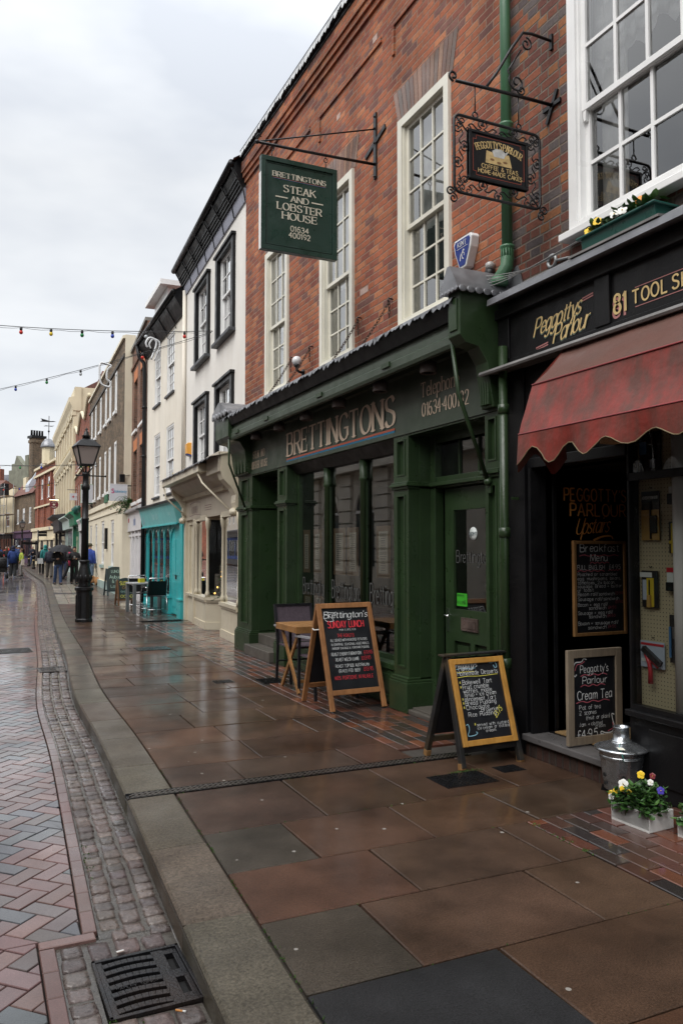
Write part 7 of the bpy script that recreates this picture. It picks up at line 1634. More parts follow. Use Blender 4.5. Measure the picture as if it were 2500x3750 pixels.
for a, b in spans:
    n = 10; r = (b - a) / 2; zc = 2.10 - min(r, .33)
    pts = [(a, 2.16), (a, zc)] + [(a + r - r * cos(pi * i / n), zc + min(r, .33) * sin(pi * i / n)) for i in range(1, n)] + [(b, zc), (b, 2.16)]
    for p, q in zip(pts[1:], pts[2:-1]): mb.add([(p[0], .012, p[1]), (q[0], .012, q[1]), (q[0], .012, 2.16), (p[0], .012, 2.16)], [(3, 2, 1, 0)]); mb.add([(p[0], .012, p[1]), (q[0], .012, q[1]), (q[0], -.03, q[1]), (p[0], -.03, p[1])], [(0, 1, 2, 3)])
mb.build('arch', m_tq, arc)
mb = MB(); mb.box(1.42, L - .1, -.12, .06, 0, .40); mb.box(1.40, L - .1, -.1, .09, .38, .44); mb.box(1.42, L - .1, .06, .075, 0, .08)
for a, b in spans[1:]: mb.box(a + .06, b - .06, .06, .07, .12, .32)
mb.build('stall_riser', m_tq, WT, bevel=.005)
mb = MB()
for a, b in spans[1:]: mb.quad((b, -.012, .42), (a, -.012, .42), (a, -.012, 2.14), (b, -.012, 2.14))
mb.build('shop_pane', m_glass, WT)
mb = MB(); mb.box(.36, 1.49, -.08, -.02, .03, 2.1); 
for z0_, z1_ in ((.2, .8), (.95, 1.8)): mb.box(.48, .86, -.02, -.008, z0_, z1_); mb.box(.96, 1.34, -.02, -.008, z0_, z1_)
dr = mb.build('door', m_tq, WT, bevel=.003); MB().box(.86, .96, -.02, .0, .86, .96).build('lock', m_black, dr)
mb = MB(); mb.box(-.02, .28, -.2, .05, 0, 2.16); mb.box(-.05, .31, -.2, .09, 0, .42); mb.box(-.06, .32, -.2, .11, .40, .45); mb.build('end_pilaster', m_tq, WT, bevel=.005)
mb = MB(); mb.room(1.4, L - .1, -.10, -2.0, .1, 2.3); mb.box(2.0, 2.4, -.7, -.4, .3, 1.0, m=0); mb.build('shop_interior', m_room, WT)
mb = MB(); mb.box(1.9, 2.35, -.45, -.42, .45, 1.35); mb.build('poster', paint('white_poster', (.6, .6, .58), .6, .2, 12), WT)

# ---- narrow brown brick house over the white shop
NB, L = house('brick_house', (4.42, 22.92), (4.73, 27.05), 'narrow pinkish brown brick house with orange window heads over a small white shopfront')
wl = [(2.5, 3.5, 5.35, 7.0), (.62, 1.68, 5.35, 7.05), (2.5, 3.5, 3.05, 4.72), (.62, 1.68, 3.05, 4.72)]
mb = MB(); mb.wall(-.0, L + .2, 2.75, 8.15, 0, wl, .22, back=-7); mb.box(-.0, L + .2, 0, .05, 7.5, 7.6); mb.build('wall', m_brickN, NB)
MB().box(0, L + .2, -.3, .07, 8.15, 8.25).build('coping', paint('concrete_coping', (.20, .19, .17), .7, .2), NB)
mor = paint('orange_rubbed_brick', (.50, .17, .06), .7, .15, 9)
for i, (a, b, c, d) in enumerate(wl):
    f = sash(NB, a, b, c, d, -.18, m_white, .06, 2, 2, 2, .0, .03, sill=False, curtain='half' if i % 2 else None)
    MB().prism([(a + .0, d + .002), (b - .0, d + .002), (b + .06, d + .36), (a - .06, d + .36)], 'y', -.02, .006).build('lintel', mor, f)
    MB().box(a - .08, b + .08, -.2, .07, c - .09, c).build('sill', m_white, f, bevel=.005)
mb = MB(); mb.box(.05, L + .2, -.3, .10, 2.13, 2.72); mb.prism([(0, 2.72), (.22, 2.74), (.24, 2.80), (0, 2.92)], 'x', .0, L + .2); fa = mb.build('fascia', paint('white_shop_paint', (.66, .65, .66), .45, .06), NB)
t = MB(); text(t, "relax", lambda x, y: (2.3 - x, .104, 2.3 + y), .26, .2, .1, .2, xs=.9); t.build('blue_lettering', paint('grey_blue_lettering', (.22, .28, .45), .5), fa)
mb = MB(); mb.wall(.05, L + .2, 0, 2.13, .02, [(.35, 1.1, .5, 1.9), (1.3, 2.05, .5, 1.9), (2.3, 3.1, .05, 1.95)], .1)
for x in (.2, 1.2, 2.18, 3.2): mb.box(x - .07, x + .07, .02, .07, 0, 2.12)
mb.box(.1, L, .02, .06, 1.95, 2.02); mb.build('shopfront', paint('white_shop_paint', (0, 0, 0)), NB, bevel=.006)
mb = MB()
for a, b in ((.35, 1.1), (1.3, 2.05), (2.3, 3.1)):
    mb.box(a, b, -.09, -.07, .05, 1.95); mb.box(a, b, -.07, -.04, 1.18, 1.24)
mb.build('boarding', m_white, NB)
MB().box(3.62, 3.70, .0, .12, 2.42, 2.55).build('red_bell', paint('red_bell', (.45, .03, .03), .4), NB)

# ---- long dark brick building with a painted ground floor
BA = (4.49, 27.1); ang = .040; LB = 13.2; BBp = (BA[0] + LB * sin(ang), BA[1] + LB * cos(ang))
DB, L = house('long_brick_building', BA, BBp, 'long dark brown brick building with many white sash windows and a cream painted ground floor')
up = [(q - .62, q + .0) for q in (2.75, 4.55, 6.1, 8.15, 10.35, 12.2)]
HT = 8.65
holes = [(a, b, 6.55, 8.0) for a, b in up] + [(a, b, 3.75, 5.45) for a, b in up]
mb = MB(); mb.wall(0, L, 3.3, HT, 0, holes, .14, back=-8); mb.build('wall', m_brickD, DB)
m_crw = paint('cream_masonry', (.72, .66, .52), .75, .06, 1.2, bump=.25, bscale=25, dirt=(.52, .45, .33), streak=True)
gw = [(2.35, 3.35, .92, 2.62), (5.6, 6.75, .92, 2.68), (8.4, 9.4, .92, 2.62), (10.9, 11.9, .92, 2.62)]
mb = MB(); mb.wall(0, L, 0, 3.3, .03, gw, .18); mb.box(-.02, L, .03, .10, 3.16, 3.36); mb.box(-.0, L, .03, .07, 2.86, 2.94); mb.box(0, L, .03, .06, 0, .30); mb.box(-.34, 0, -.5, .02, 0, 0.01)
gf = mb.build('ground_floor', m_crw, DB)
mb = MB(); mb.box(-.032, .002, -.36, .032, 0, 3.3); mb.box(-.03, .0, -.34, -.0, 3.3, HT + .02); mb.box(-.03, .02, -.34, .005, HT + .02, HT + .12); mb.build('painted_flank', m_crw, DB)
MB().box(0, L, -.3, .08, HT, HT + .10).build('coping', m_crw, DB); MB().box(0, L, 0, .05, HT - .62, HT - .52).build('string_course', paint('dark_string', (.07, .06, .05), .7), DB)
for a, b, c, d in holes: f = sash(DB, a, b, c, d, -.005, m_white, .09, 2, 2, 2, .01, .10, sill=False, room=.8, curtain='half'); MB().box(a - .05, b + .05, -.1, .08, c - .12, c).build('sill', m_white, f, bevel=.005)
for a, b, c, d in gw: f = sash(DB, a, b, c, d, .0, m_white, .07, 3, 2, 2, .0, .03, sill=False, room=.8); MB().box(a - .05, b + .05, -.1, .10, c - .12, c).build('sill', paint('pale_teal_sill', (.38, .50, .47), .5), f)
mb = MB(); mb.box(-.02, L, .06, .09, .0, .3); mb.build('plinth', paint('pale_teal_sill', (0, 0, 0)), DB)
mb = MB(); mb.wall(-1.0 + 1.0, .01, 0, .01, .0); 
MB().box(4.3, 4.62, .03, .12, 1.55, 2.35).build('dark_board', m_black, DB); MB().box(3.7, 4.7, .10, .14, 3.32, 3.62).build('green_plaque', paint('plaque_green', (.03, .14, .07), .5), DB)
t = thing('projecting_sign', (4.30, 26.95, 3.16), 0, 'square white milkshake shop sign projecting from the cream flank wall', 'projecting sign', 'signs projecting over the footway')
MB().box(-.27, .27, -.03, .03, 0, .53).build('panel', paint('white_sign_panel', (.66, .67, .72), .4, .03), t, bevel=.006)
mb = MB(); 
for a in ((-.29, .29, -.02, .0), (-.29, .29, .53, .55), (-.29, -.27, 0, .53), (.27, .29, 0, .53)): mb.box(a[0], a[1], -.035, .035, a[2], a[3])
mb.build('frame', m_white, t); mb = MB(); text(mb, "S", lambda x, y: (-.22 + x, -.032, .25 + y), .13, .2, xs=.9); mb.build('pink_letter', paint('raspberry_pink', (.55, .03, .18), .5), t); mb = MB(); text(mb, "hakeaway", lambda x, y: (-.13 + x, -.032, .265 + y), .085, .14, xs=.86); mb.build('blue_lettering', paint('sky_blue_lettering', (.12, .35, .55), .5), t)
MB().tube([(.27, 0, .5), (.45, 0, .5)], .02, 6).build('bracket', m_iron, t)
t = thing('wall_lantern', (4.42, 27.0, 3.78), 0, 'black box lantern above the white milkshake sign', 'lantern'); MB().box(-.08, .08, -.08, .08, 0, .26).build('body', m_black, t, bevel=.01); MB().bar((.05, 0, .2), (.25, .05, .25), .02).build('bracket', m_iron, t)
t = thing('climbing_plant', (4.62, 26.7, 2.9), 0, 'straggly green climbing plant hanging below the white milkshake sign', 'plant')
r = random.Random(8); mb = MB()
for k in range(12):
    a = r.uniform(-.75, .3); z = r.uniform(-.25, .1); pts = [(0, 0, .25), (a * .5, -.1, .3 + r.uniform(-.1, .1)), (a, -.12, z)]; mb.tube(catmull(pts, 4), .006, 4, m=1)
    for _ in range(16): q = r.random(); leaf(mb, (a * q + r.uniform(-.05, .05), -.1 + r.uniform(-.08, .08), .3 * (1 - q) + z * q + r.uniform(-.05, .05)), r.uniform(0, 6.3), r.uniform(-1, .3), .11, .06, r.choice((0, 1, 2)))
mb.build('foliage', m_leaf, t)
t = thing('projecting_sign', (4.70, 38.1, 3.67), 0, 'pale green edged white sign projecting behind the lamp post', 'projecting sign', 'signs projecting over the footway')
MB().box(-.29, .29, -.03, .03, 0, .83).build('panel', paint('white_sign_panel', (0, 0, 0)), t); mb = MB(); 
for a in ((-.31, .31, -.02, .0), (-.31, .31, .83, .85), (-.31, -.29, 0, .83), (.29, .31, 0, .83)): mb.box(a[0], a[1], -.035, .035, a[2], a[3])
mb.build('frame', paint('pale_green_edge', (.38, .55, .42), .5), t); mb = MB(); mb.bar((.0, 0, -.05), (.25, .0, -.05), .05); mb.prism([(.12, -.12), (.30, -.12), (.30, -.5), (.22, -.3)], 'y', -.03, .03); mb.build('bracket', m_iron, t)
# ================================================================== FAR END OF THE STREET
def row_house(nm, A, B, h, wallm, label, wins=(), depth=8, holes_d=.12, winm=None, roof=None, roofh=2.4, coping=None, cols=2):
    t, L = house(nm, A, B, label); mb = MB(); mb.wall(0, L, 0, h, 0, list(wins), holes_d, back=-depth); mb.build('wall', wallm, t)
    for a, b, c, d in wins:
        f = sash(t, a, b, c, d, -.03, winm or m_white, .07, cols, 2, 1, .0, .03, sill=True, room=.6, curtain='half' if (a * 7 + c) % 2 > 1 else None, bar=.03)
    if roof: mb = MB(); mb.add([(0, .25, h), (L, .25, h), (L, -3, h + roofh), (0, -3, h + roofh), (0, -depth, h), (L, -depth, h)], [(3, 2, 1, 0), (5, 2, 3, 4), (0, 3, 4), (1, 5, 2)][0:2]); mb.add([(0, .25, h), (0, -3, h + roofh), (0, -depth, h)], [(0, 1, 2)]); mb.add([(L, .25, h), (L, -3, h + roofh), (L, -depth, h)], [(2, 1, 0)]); mb.build('roof', roof, t)
    if coping: MB().box(0, L, -.3, .12, h, h + .18).build('coping', coping, t)
    return t, L
def shopfront(t, a, b, colr, zt=3.1, zf=2.5, proud=.25, door=None, name=None):
    mb = MB(); mb.prism([(0, zf), (proud * .5, zf), (proud * .6, zt - .25), (proud, zt - .08), (proud, zt), (0, zt + .12)], 'x', a, b)
    for x in (a, b - .22): mb.box(x, x + .22, -.1, .10, 0, zf)
    mb.box(a, b, -.1, .05, 0, .5); sf = mb.build('shopfront', colr, t)
    n = max(2, int((b - a) / 1.1)); mb = MB()
    for i in range(1, n): x = a + (b - a) * i / n; mb.box(x - .04, x + .04, -.05, .03, .5, zf)
    mb.build('mullion', colr, sf); MB().quad((b - .2, .012, .5), (a + .2, .012, .5), (a + .2, .012, zf), (b - .2, .012, zf)).build('pane', m_glass, sf)
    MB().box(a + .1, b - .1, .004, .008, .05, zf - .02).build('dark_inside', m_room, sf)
    return sf
m_ornate = paint('pale_yellow_stucco', (.66, .58, .41), .75, .08, 1, bump=.2, dirt=(.42, .36, .25), streak=True)
RA, RB_ = BBp, (5.66, 52.0)
wl = [(q, q + .75, c, d) for q in (1.2, 3.4, 5.6, 7.8, 9.9) for c, d in ((3.9, 5.3), (6.3, 7.6))]
RD, L = row_house('red_brick_building', RA, RB_, 8.3, m_brickR, 'bright red brick building with a shaped gable right of the pale stucco building', wl)
mb = MB(); pts = [(0, 8.3)] + [(L * i / 24, 8.3 + .75 * abs(cos(i * pi / 12)) ** 1.5) for i in range(25)] + [(L, 8.3)]
mb.prism(pts, 'y', -.3, .0); mb.build('shaped_parapet', m_brickR, RD)
MB().tube([(p[0], .04, p[1] + .05) for p in pts[1:-1]], .10, 6).build('parapet_coping', m_ornate, RD); MB().box(0, L, 0, .08, 5.85, 6.0).build('string_course', m_ornate, RD)
mb = MB(); mb.box(1.5, 5.0, -3.5, -1.0, 8.3, 9.7); dm = mb.build('dormer', paint('dark_lead', (0, 0, 0)), RD); MB().prism([(1.2, 9.7), (5.3, 9.7), (4.7, 10.7), (1.8, 10.7)], 'y', -3.8, -.7).build('dormer_roof', m_tile, dm)
mb = MB(); mb.tube([(2.2, -2, 10.6), (2.2, -2, 11.6)], .02, 5)
for k in range(5): mb.tube([(2.0 - .2 * k, -2.25, 11.5), (2.0 - .2 * k, -1.75, 11.5)], .012, 4)
mb.tube([(2.3, -2, 11.5), (1.1, -2, 11.5)], .012, 4); mb.build('aerial', m_iron, dm)
shopfront(RD, .2, 3.0, paint('mint_paint', (.36, .55, .50), .5, .05)); shopfront(RD, 3.2, 5.4, m_white); sg_ = shopfront(RD, 6.0, 11.5, paint('bright_green_shop', (.03, .22, .12), .45, .05), 3.6, 2.9, .6)
for i in range(5): MB().tube([(4.2 + i * .9, .25, 3.5), (4.2 + i * .9, .25, 3.85)], [.11, .16], 8).build('planter', paint('dark_teal_plastic', (0, 0, 0)), RD)
wl = [(q, q + .95, c, d) for q in (1.3, 4.0, 6.8, 9.6, 12.4, 15.2, 17.8) for c, d in ((4.7, 6.8), (8.1, 9.8))]
OR, L = row_house('stucco_building', (5.66, 52.05), (6.37, 72), 10.5, m_brickR, 'tall ornate pale yellow stucco building with a heavy cornice and dark shopfronts', wl)
mb = MB()
for q in (0, 2.75, 5.45, 8.2, 11.0, 13.9, 16.6, 19.3): mb.box(q, q + .62, 0, .16, 3.6, 10.2); mb.box(q - .06, q + .68, 0, .22, 7.0, 7.25); mb.box(q - .06, q + .68, 0, .24, 9.9, 10.2)
mb.build('pilaster', m_ornate, OR)
mb = MB()
for a, b, c, d in wl: mb.box(a - .22, a, 0, .10, c - .1, d + .1); mb.box(b, b + .22, 0, .10, c - .1, d + .1); mb.box(a - .3, b + .3, 0, .2, d + .1, d + .32)
mb.build('window_surround', m_ornate, OR)
mb = MB(); mb.prism([(0, 10.2), (.2, 10.2), (.26, 10.45), (.42, 10.75), (.45, 11.0), (.1, 11.1), (.1, 11.7), (-.3, 11.7), (-.3, 10.2)], 'x', -.1, L + .1); mb.prism([(0, 7.25), (.2, 7.3), (.32, 7.6), (.32, 7.75), (0, 7.85)], 'x', 0, L)
for i in range(36): x = .3 + i * .55; mb.box(x, x + .2, .0, .34, 7.85, 8.05)
mb.build('cornice', m_ornate, OR); MB().box(-.02, .3, -1.2, .1, 3.6, 11.7).build('end_pier', m_ornate, OR); MB().prism([(-.3, 11.6), (-3, 13.2), (-6, 11.6)], 'x', 0, 4).build('roof', m_tile, OR)
shopfront(OR, .3, 6.5, paint('pale_mint_shop', (.50, .62, .58), .5, .05), 3.6, 2.8, .6); shopfront(OR, 6.8, 14.5, paint('charcoal_shop', (.035, .035, .04), .5, .1), 3.9, 2.8, 1.0); shopfront(OR, 14.8, 19.6, m_black, 3.6, 2.8, .5)
DM, L = row_house('domed_corner_building', (6.55, 73), (5.55, 86), 9.3, m_brickR, 'red brick corner building with a small lead dome and weather vane', [(1.0, 2.3, 6.3, 8.2), (4.5, 5.6, 6.3, 8.2), (1.0, 2.2, 3.9, 5.4), (8.3, 9.4, 6.3, 8.2)], cols=1)
MB().box(-.05, L, 0, .22, 8.55, 8.75).build('string_course', m_ornate, DM); MB().box(0, L, 0, .15, 5.5, 5.65).build('string_band', m_ornate, DM); MB().box(0, L, -.3, .2, 9.3, 9.5).build('coping', m_ornate, DM)
for q in (3.0, 6.6, 10.2): MB().box(q, q + .4, 0, .14, 3.4, 8.55).build('brick_pier', m_brickR, DM)
mb = MB(); mb.prism([(-.3, 9.5), (-1.2, 11.0), (-4, 11.0), (-5, 9.5)], 'x', .2, 5); mb.build('slate_roof', m_slate, DM)
mb = MB(); mb.lathe([(.58, 9.4), (.58, 10.9), (.68, 10.95)], (5.5, .0, 0), 8, smooth=False); tw = mb.build('turret', m_ornate, DM)
MB().lathe([(.72, 10.9), (.70, 11.05), (.62, 11.3), (.45, 11.55), (.2, 11.72), (.04, 11.78), (.03, 12.2)], (5.5, .0, 0), 16).build('dome', m_lead, tw)
mb = MB(); mb.tube([(0, 0, 12.1), (0, 0, 13.9)], .035, 6); mb.ball((0, 0, 12.45), .10, 8); mb.tube([(-.3, -.4, 12.95), (.3, .4, 12.95)], .02, 5); mb.tube([(-.3, .4, 12.95), (.3, -.4, 12.95)], .02, 5)
mb.prism([(-.65, 13.4), (-.4, 13.45), (-.1, 13.42), (.2, 13.5), (.75, 13.62), (.6, 13.45), (.8, 13.3), (.2, 13.32), (-.2, 13.34)], 'x', -.02, .02); mb.build('weather_vane', m_iron, tw).location = (5.5, 0, 0)
mb = MB(); mb.box(0, L, 0, .25, 0, 3.5); mb.box(-.02, L, .25, .4, 3.2, 3.5); mb.box(0, L, .25, .35, 2.3, 2.45)
gf = mb.build('stone_ground_floor', m_ornate, DM)
for q, w in ((.6, 1.5), (3.0, 1.0), (6.0, 1.6), (9.4, 1.6)):
    mb = MB(); n = 10; mb.add([(q, .26, .3), (q + w, .26, .3), (q + w, .26, 1.9)] + [(q + w / 2 + w / 2 * cos(pi * i / n), .26, 1.9 + .5 * sin(pi * i / n)) for i in range(1, n)] + [(q, .26, 1.9)], [tuple(range(n + 3))[::-1]]); mb.build('arched_opening', m_room, gf)
text(tmb := MB(), "TEA", lambda x, y: (2.0 - x, .41, 3.22 + y), .22, .2); tmb.build('blue_lettering', paint('sign_blue', (.05, .08, .30), .5), gf)
F2, L = row_house('gabled_shop', (5.5, 86.2), (4.0, 96), 7.2, m_brickD, 'brown building with a tall pale lead faced dormer behind the domed corner', [(1.5, 2.6, 4.2, 5.8), (4.5, 5.6, 4.2, 5.8), (7.4, 8.5, 4.2, 5.8)], roof=m_tile, roofh=4.2)
MB().prism([(.05, 7.2), (.05, 8.2), (-1.5, 10.9), (-2.2, 10.9), (-2.2, 7.2)], 'x', 2.6, 4.2).build('lead_dormer', paint('pale_lead', (.50, .54, .60), .4, .1, 3, metal=.2), F2); MB().box(5.6, 7.0, -2, -.3, 7.2, 9.2).build('dormer', m_ornate, F2)
shopfront(F2, .3, 9.4, paint('plum_shop', (.07, .03, .07), .5, .1), 3.3, 2.6, .4)
mb = MB(); mb.box(-.62, .62, -.5, .5, 0, 13.2); CH = thing('chimney_stack', (5.85, 90, 0), .3, 'big brown chimney stack with a row of five dark pots left of the lead dome', 'chimney'); mb.box(-.7, .7, -.6, .6, 12.7, 13.0); mb.build('stack', m_brickD, CH); MB().box(-.78, .78, -.65, .65, 13.2, 13.45).build('cap', m_black, CH)
for i in range(5): MB().lathe([(.13, 13.4), (.11, 14.0), (.13, 14.05)], (-.56 + i * .28, 0, 0), 8).build('pot', m_black, CH)
F3, L = row_house('curved_parapet_building', (4.0, 96.2), (1.2, 105), 6.9, m_ornate, 'cream building with a curved parapet behind the scaffolding', [(1.4, 2.5, 4.0, 5.6), (5.4, 6.5, 4.0, 5.6)])
MB().prism([(0, 6.9), (L, 6.9), (L, 8.2), (L * .8, 7.6), (L * .5, 7.3), (L * .25, 8.0), (0, 8.4)], 'y', -.4, .0).build('curved_parapet', m_ornate, F3); shopfront(F3, .3, 8.8, m_black, 3.2, 2.6, .4)
ST, L = row_house('stone_gable_building', (6.0, 108), (4.0, 114), 11.0, paint('grey_green_stone', (.16, .165, .125), .85, .25, 1.2, bump=.6, bscale=8), 'old grey stone building with stepped gable rising behind the scaffolding')
MB().prism([(0, 11), (L, 11), (L, 11.8), (L * .85, 11.8), (L * .85, 12.6), (L * .7, 12.6), (L * .6, 13.6), (L * .35, 12.6), (L * .15, 12.0), (L * .15, 13.4), (0, 13.4)], 'y', -.6, 0).build('gable', MATS['grey_green_stone'], ST)
F4, L = row_house('bay_window_house', (1.1, 105.3), (-4, 112), 7.6, m_render, 'white house with a two storey bay window at the far bend of the street', [(4, 5, 4.2, 5.8)], roof=m_tile)
mb = MB(); mb.prism([(1.2, 0), (3.6, 0), (3.2, .8), (1.6, .8)], 'z', 3.2, 6.4); by_ = mb.build('bay', m_white, F4); MB().box(1.75, 3.05, .80, .82, 3.9, 6.0).build('bay_glass', paint('dark_pane', (.05, .055, .06), .08, .1), by_); shopfront(F4, .2, 7.8, paint('navy_shop', (.02, .04, .14), .5, .1), 3.2, 2.6, .5)
F5, L = row_house('brick_building', (-4, 112), (-12, 116), 8.5, m_brickR, 'red brick building closing the far left end of the street', [(1, 2, 4.2, 5.8), (4, 5, 4.2, 5.8)], roof=m_tile)
F6, L = row_house('chimneyed_house', (2.9, 116), (-3, 122), 9.3, m_brickR, 'red brick house with a small chimney behind the bay window house', [], roof=m_slate); MB().box(.6, 1.3, -1.5, -.8, 9, 12.3).build('chimney', m_brickR, F6)
# scaffolding
SC = thing('scaffolding', (4.1, 94.3, 0), atan2(9.2, -2.9) , 'steel scaffolding with plank platforms in front of the far cream building', 'scaffolding')
m_st = paint('grey_steel', (0, 0, 0)); m_pl = wood('scaffold_plank', (.24, .16, .09), (.32, .22, .13), axis=0)
for x in range(0, 10, 2):
    for y in (0, 1.0): MB().tube([(x, y + .3, 0), (x, y + .3, 8.6)], .035, 6).build('standard', m_st, SC)
for z in (3.1, 5.2, 7.2):
    for y in (.3, 1.3): MB().tube([(-.4, y, z), (8.5, y, z)], .032, 6).build('ledger', m_st, SC)
    if z > 5: MB().tube([(-.4, 1.3, z + 1), (8.5, 1.3, z + 1)], .03, 6).build('guard_rail', m_st, SC)
    MB().box(-.3, 8.4, .3, 1.3, z + .04, z + .10).build('platform', m_pl, SC)
for x in (0, 4): MB().tube([(x, 1.3, .2), (x + 4, 1.3, 7.2)], .03, 6).build('brace', m_st, SC)
MB().prism([(1, 7.3), (1.9, 7.3), (1.8, 8.6), (1.2, 8.7)], 'y', .4, 1.1).build('tarpaulin', m_black, SC)

# ================================================================== ACROSS THE STREET (seen in the glass)
OPX = -5.7
m_bank = paint('pale_bank_stone', (.58, .545, .48), .8, .08, 1.2, bump=.2)
def opposite(nm, y0, y1, h, mat, label, wz=((4.0, 5.7),), step=2.4, shop=None, nowin=False):
    wl = []
    x = .9
    while x < (y1 - y0) - 1.4:
        for c, d in wz: wl.append((x, x + 1.0, c, d))
        x += step
    t, L = row_house(nm, (OPX, y1), (OPX, y0), h, mat, label, wl, coping=m_ornate, depth=7)
    if shop: shopfront(t, .2, L - .2, shop, 3.2, 2.6, .4)
    return t, L
opposite('brick_building', -6, 9.5, 8.0, m_brickP, 'dark brick terrace across the street, seen only reflected in the glass', ((4.0, 5.7),), shop=m_black)
opposite('white_house', 9.6, 19.8, 8.6, m_render, 'white terrace house across the street, seen only reflected in the glass', ((3.9, 5.4), (6.2, 7.6)), shop=paint('charcoal_shop', (0, 0, 0)))
BK, L = opposite('stone_bank', 19.9, 39.5, 8.8, m_bank, 'pale banded stone bank across the street, reflected in the restaurant window', ((5.6, 7.4),), 2.8)
mb = MB()
for k in range(9): z = .2 + k * .5; mb.box(0, L, 0, .02, z, z + .44) if k > 8 else None
for i in range(6):
    x = .5 + i * 3.2
    for k in range(9): mb.box(x - .5, x + .55, 0, .14, .1 + k * .5, .54 + k * .5)
mb.box(0, L, 0, .45, 4.6, 4.95); mb.box(0, L, 0, .5, 8.5, 8.8); mb.build('rustication', m_bank, BK)
for i in range(5):
    x = 1.4 + i * 3.2; n = 10; mb = MB(); w = 1.7
    mb.add([(x, .03, .9), (x + w, .03, .9), (x + w, .03, 3.0)] + [(x + w / 2 + w / 2 * cos(pi * j / n), .03, 3.0 + w / 2 * sin(pi * j / n)) for j in range(1, n)] + [(x, .03, 3.0)], [tuple(range(n + 3))[::-1]]); a = mb.build('arched_window', MATS['dark_pane'], BK)
    MB().tube([(x + w / 2 + w / 2 * cos(pi * j / n), .06, 3.0 + w / 2 * sin(pi * j / n)) for j in range(n + 1)], .09, 6).build('arch_moulding', m_bank, a); MB().box(x, x + w, .03, .08, 2.95, 3.05).build('transom', m_white, a)
opposite('brick_building', 39.6, 62, 9.0, m_brickR, 'long red brick terrace across the street, beyond the left edge', ((3.9, 5.4), (6.2, 7.6)), 2.6, shop=m_white)
opposite('white_house', 62.1, 88, 8.6, m_render2, 'cream terrace across the street, far beyond the left edge', ((3.9, 5.4), (6.2, 7.6)), 2.6, shop=paint('slate_shop', (.08, .085, .09), .5, .1))

# ================================================================== STREET FURNITURE
LP = thing('street_lamp', (2.18, 18.02, 0), .1, 'black victorian street lamp with a tapered four sided lantern on the footway', 'street lamp', 'victorian lamp posts along the street')
mb = MB(); mb.lathe([(.185, 0), (.185, .06), (.17, .08), (.165, .62), (.17, .66), (.20, .69), (.20, .74), (.15, .76)], (0, 0, 0), 12, smooth=False); mb.lathe([(.15, .74), (.12, .80), (.135, .86), (.155, .92), (.15, 1.0), (.12, 1.12), (.095, 1.22), (.09, 1.27), (.11, 1.29), (.11, 1.32), (.08, 1.34)], (0, 0, 0), 16)
for k in range(8): a = k * pi / 4; mb.ball((.14 * cos(a), .14 * sin(a), .95), .035, 6, (1, 1, 2.2)); mb.bar((.168 * cos(a), .168 * sin(a), .12), (.168 * cos(a), .168 * sin(a), .58), .02)
mb.build('pedestal', m_iron, LP)
mb = MB(); mb.lathe([(.08, 1.33), (.075, 2.2), (.082, 2.21), (.082, 2.24), (.07, 2.25), (.068, 2.85), (.09, 2.87), (.095, 2.95), (.07, 2.98), (.065, 3.15), (.085, 3.18), (.085, 3.22), (.05, 3.25)], (0, 0, 0), 14); mb.tube([(-.20, 0, 3.17), (.42, 0, 3.17)], .014, 6); mb.ball((-.2, 0, 3.17), .025, 6); mb.ball((.42, 0, 3.17), .025, 6); mb.build('column', m_iron, LP)
mb = MB(); mb.tube([(0, 0, 3.2), (0, 0, 3.4)], .02, 6)
for k in range(4): a = k * pi / 2 + pi / 4; c, s = cos(a), sin(a); mb.tube([(.03 * c, .03 * s, 3.2), (.10 * c, .10 * s, 3.27), (.16 * c, .16 * s, 3.34), (.13 * c, .13 * s, 3.40)], .012, 5)
mb.build('cradle', m_iron, LP)
b0, b1, zb, zt = .135, .235, 3.40, 3.80; mb = MB()
for sx_, sy_ in ((1, 1), (1, -1), (-1, 1), (-1, -1)): mb.bar((sx_ * b0, sy_ * b0, zb), (sx_ * b1, sy_ * b1, zt), .026)
for b, z in ((b0, zb), (b1, zt)):
    for s in (1, -1): mb.bar((-b - .015, s * b, z), (b + .015, s * b, z), .032); mb.bar((s * b, -b, z), (s * b, b, z), .031)
ln = mb.build('lantern_frame', m_iron, LP)
mb = MB(); R = [(b1 + .03, zt), (.15, zt + .13), (.09, zt + .17)]
for (r0, z0_), (r1, z1_) in zip(R, R[1:]): mb.add([(-r0, -r0, z0_), (r0, -r0, z0_), (r0, r0, z0_), (-r0, r0, z0_), (-r1, -r1, z1_), (r1, -r1, z1_), (r1, r1, z1_), (-r1, r1, z1_)], [(0, 1, 5, 4), (1, 2, 6, 5), (2, 3, 7, 6), (3, 0, 4, 7)])
mb.lathe([(.09, zt + .16), (.08, zt + .22), (.10, zt + .23), (.055, zt + .27), (.05, zt + .32), (.02, zt + .35), (.03, zt + .38), (.005, zt + .42)], (0, 0, 0), 10); mb.build('lantern_roof', m_iron, ln)
mb = MB(); g0_, g1_ = b0 - .005, b1 - .005
for k in range(4): a = k * pi / 2; c, s = round(cos(a)), round(sin(a)); f = lambda u, b, z: (c * b - s * u, s * b + c * u, z); mb.add([f(-g0_, g0_, zb), f(g0_, g0_, zb), f(g1_, g1_, zt), f(-g1_, g1_, zt)], [(0, 1, 2, 3)])
t_ = NT('frosted_lantern_glass'); a_ = t_.n('ShaderNodeBsdfTranslucent', {0: (.75, .66, .62, 1)}); b_ = t_.n('ShaderNodeBsdfPrincipled', {'Base Color': (.5, .44, .42, 1), 'Roughness': .15}); m_ = t_.n('ShaderNodeMixShader', {0: .5, 1: a_.outputs[0], 2: b_.outputs[0]}); t_.t.links.new(m_.outputs[0], t_.out.inputs[0]); mb.build('lantern_glass', t_.m, ln)
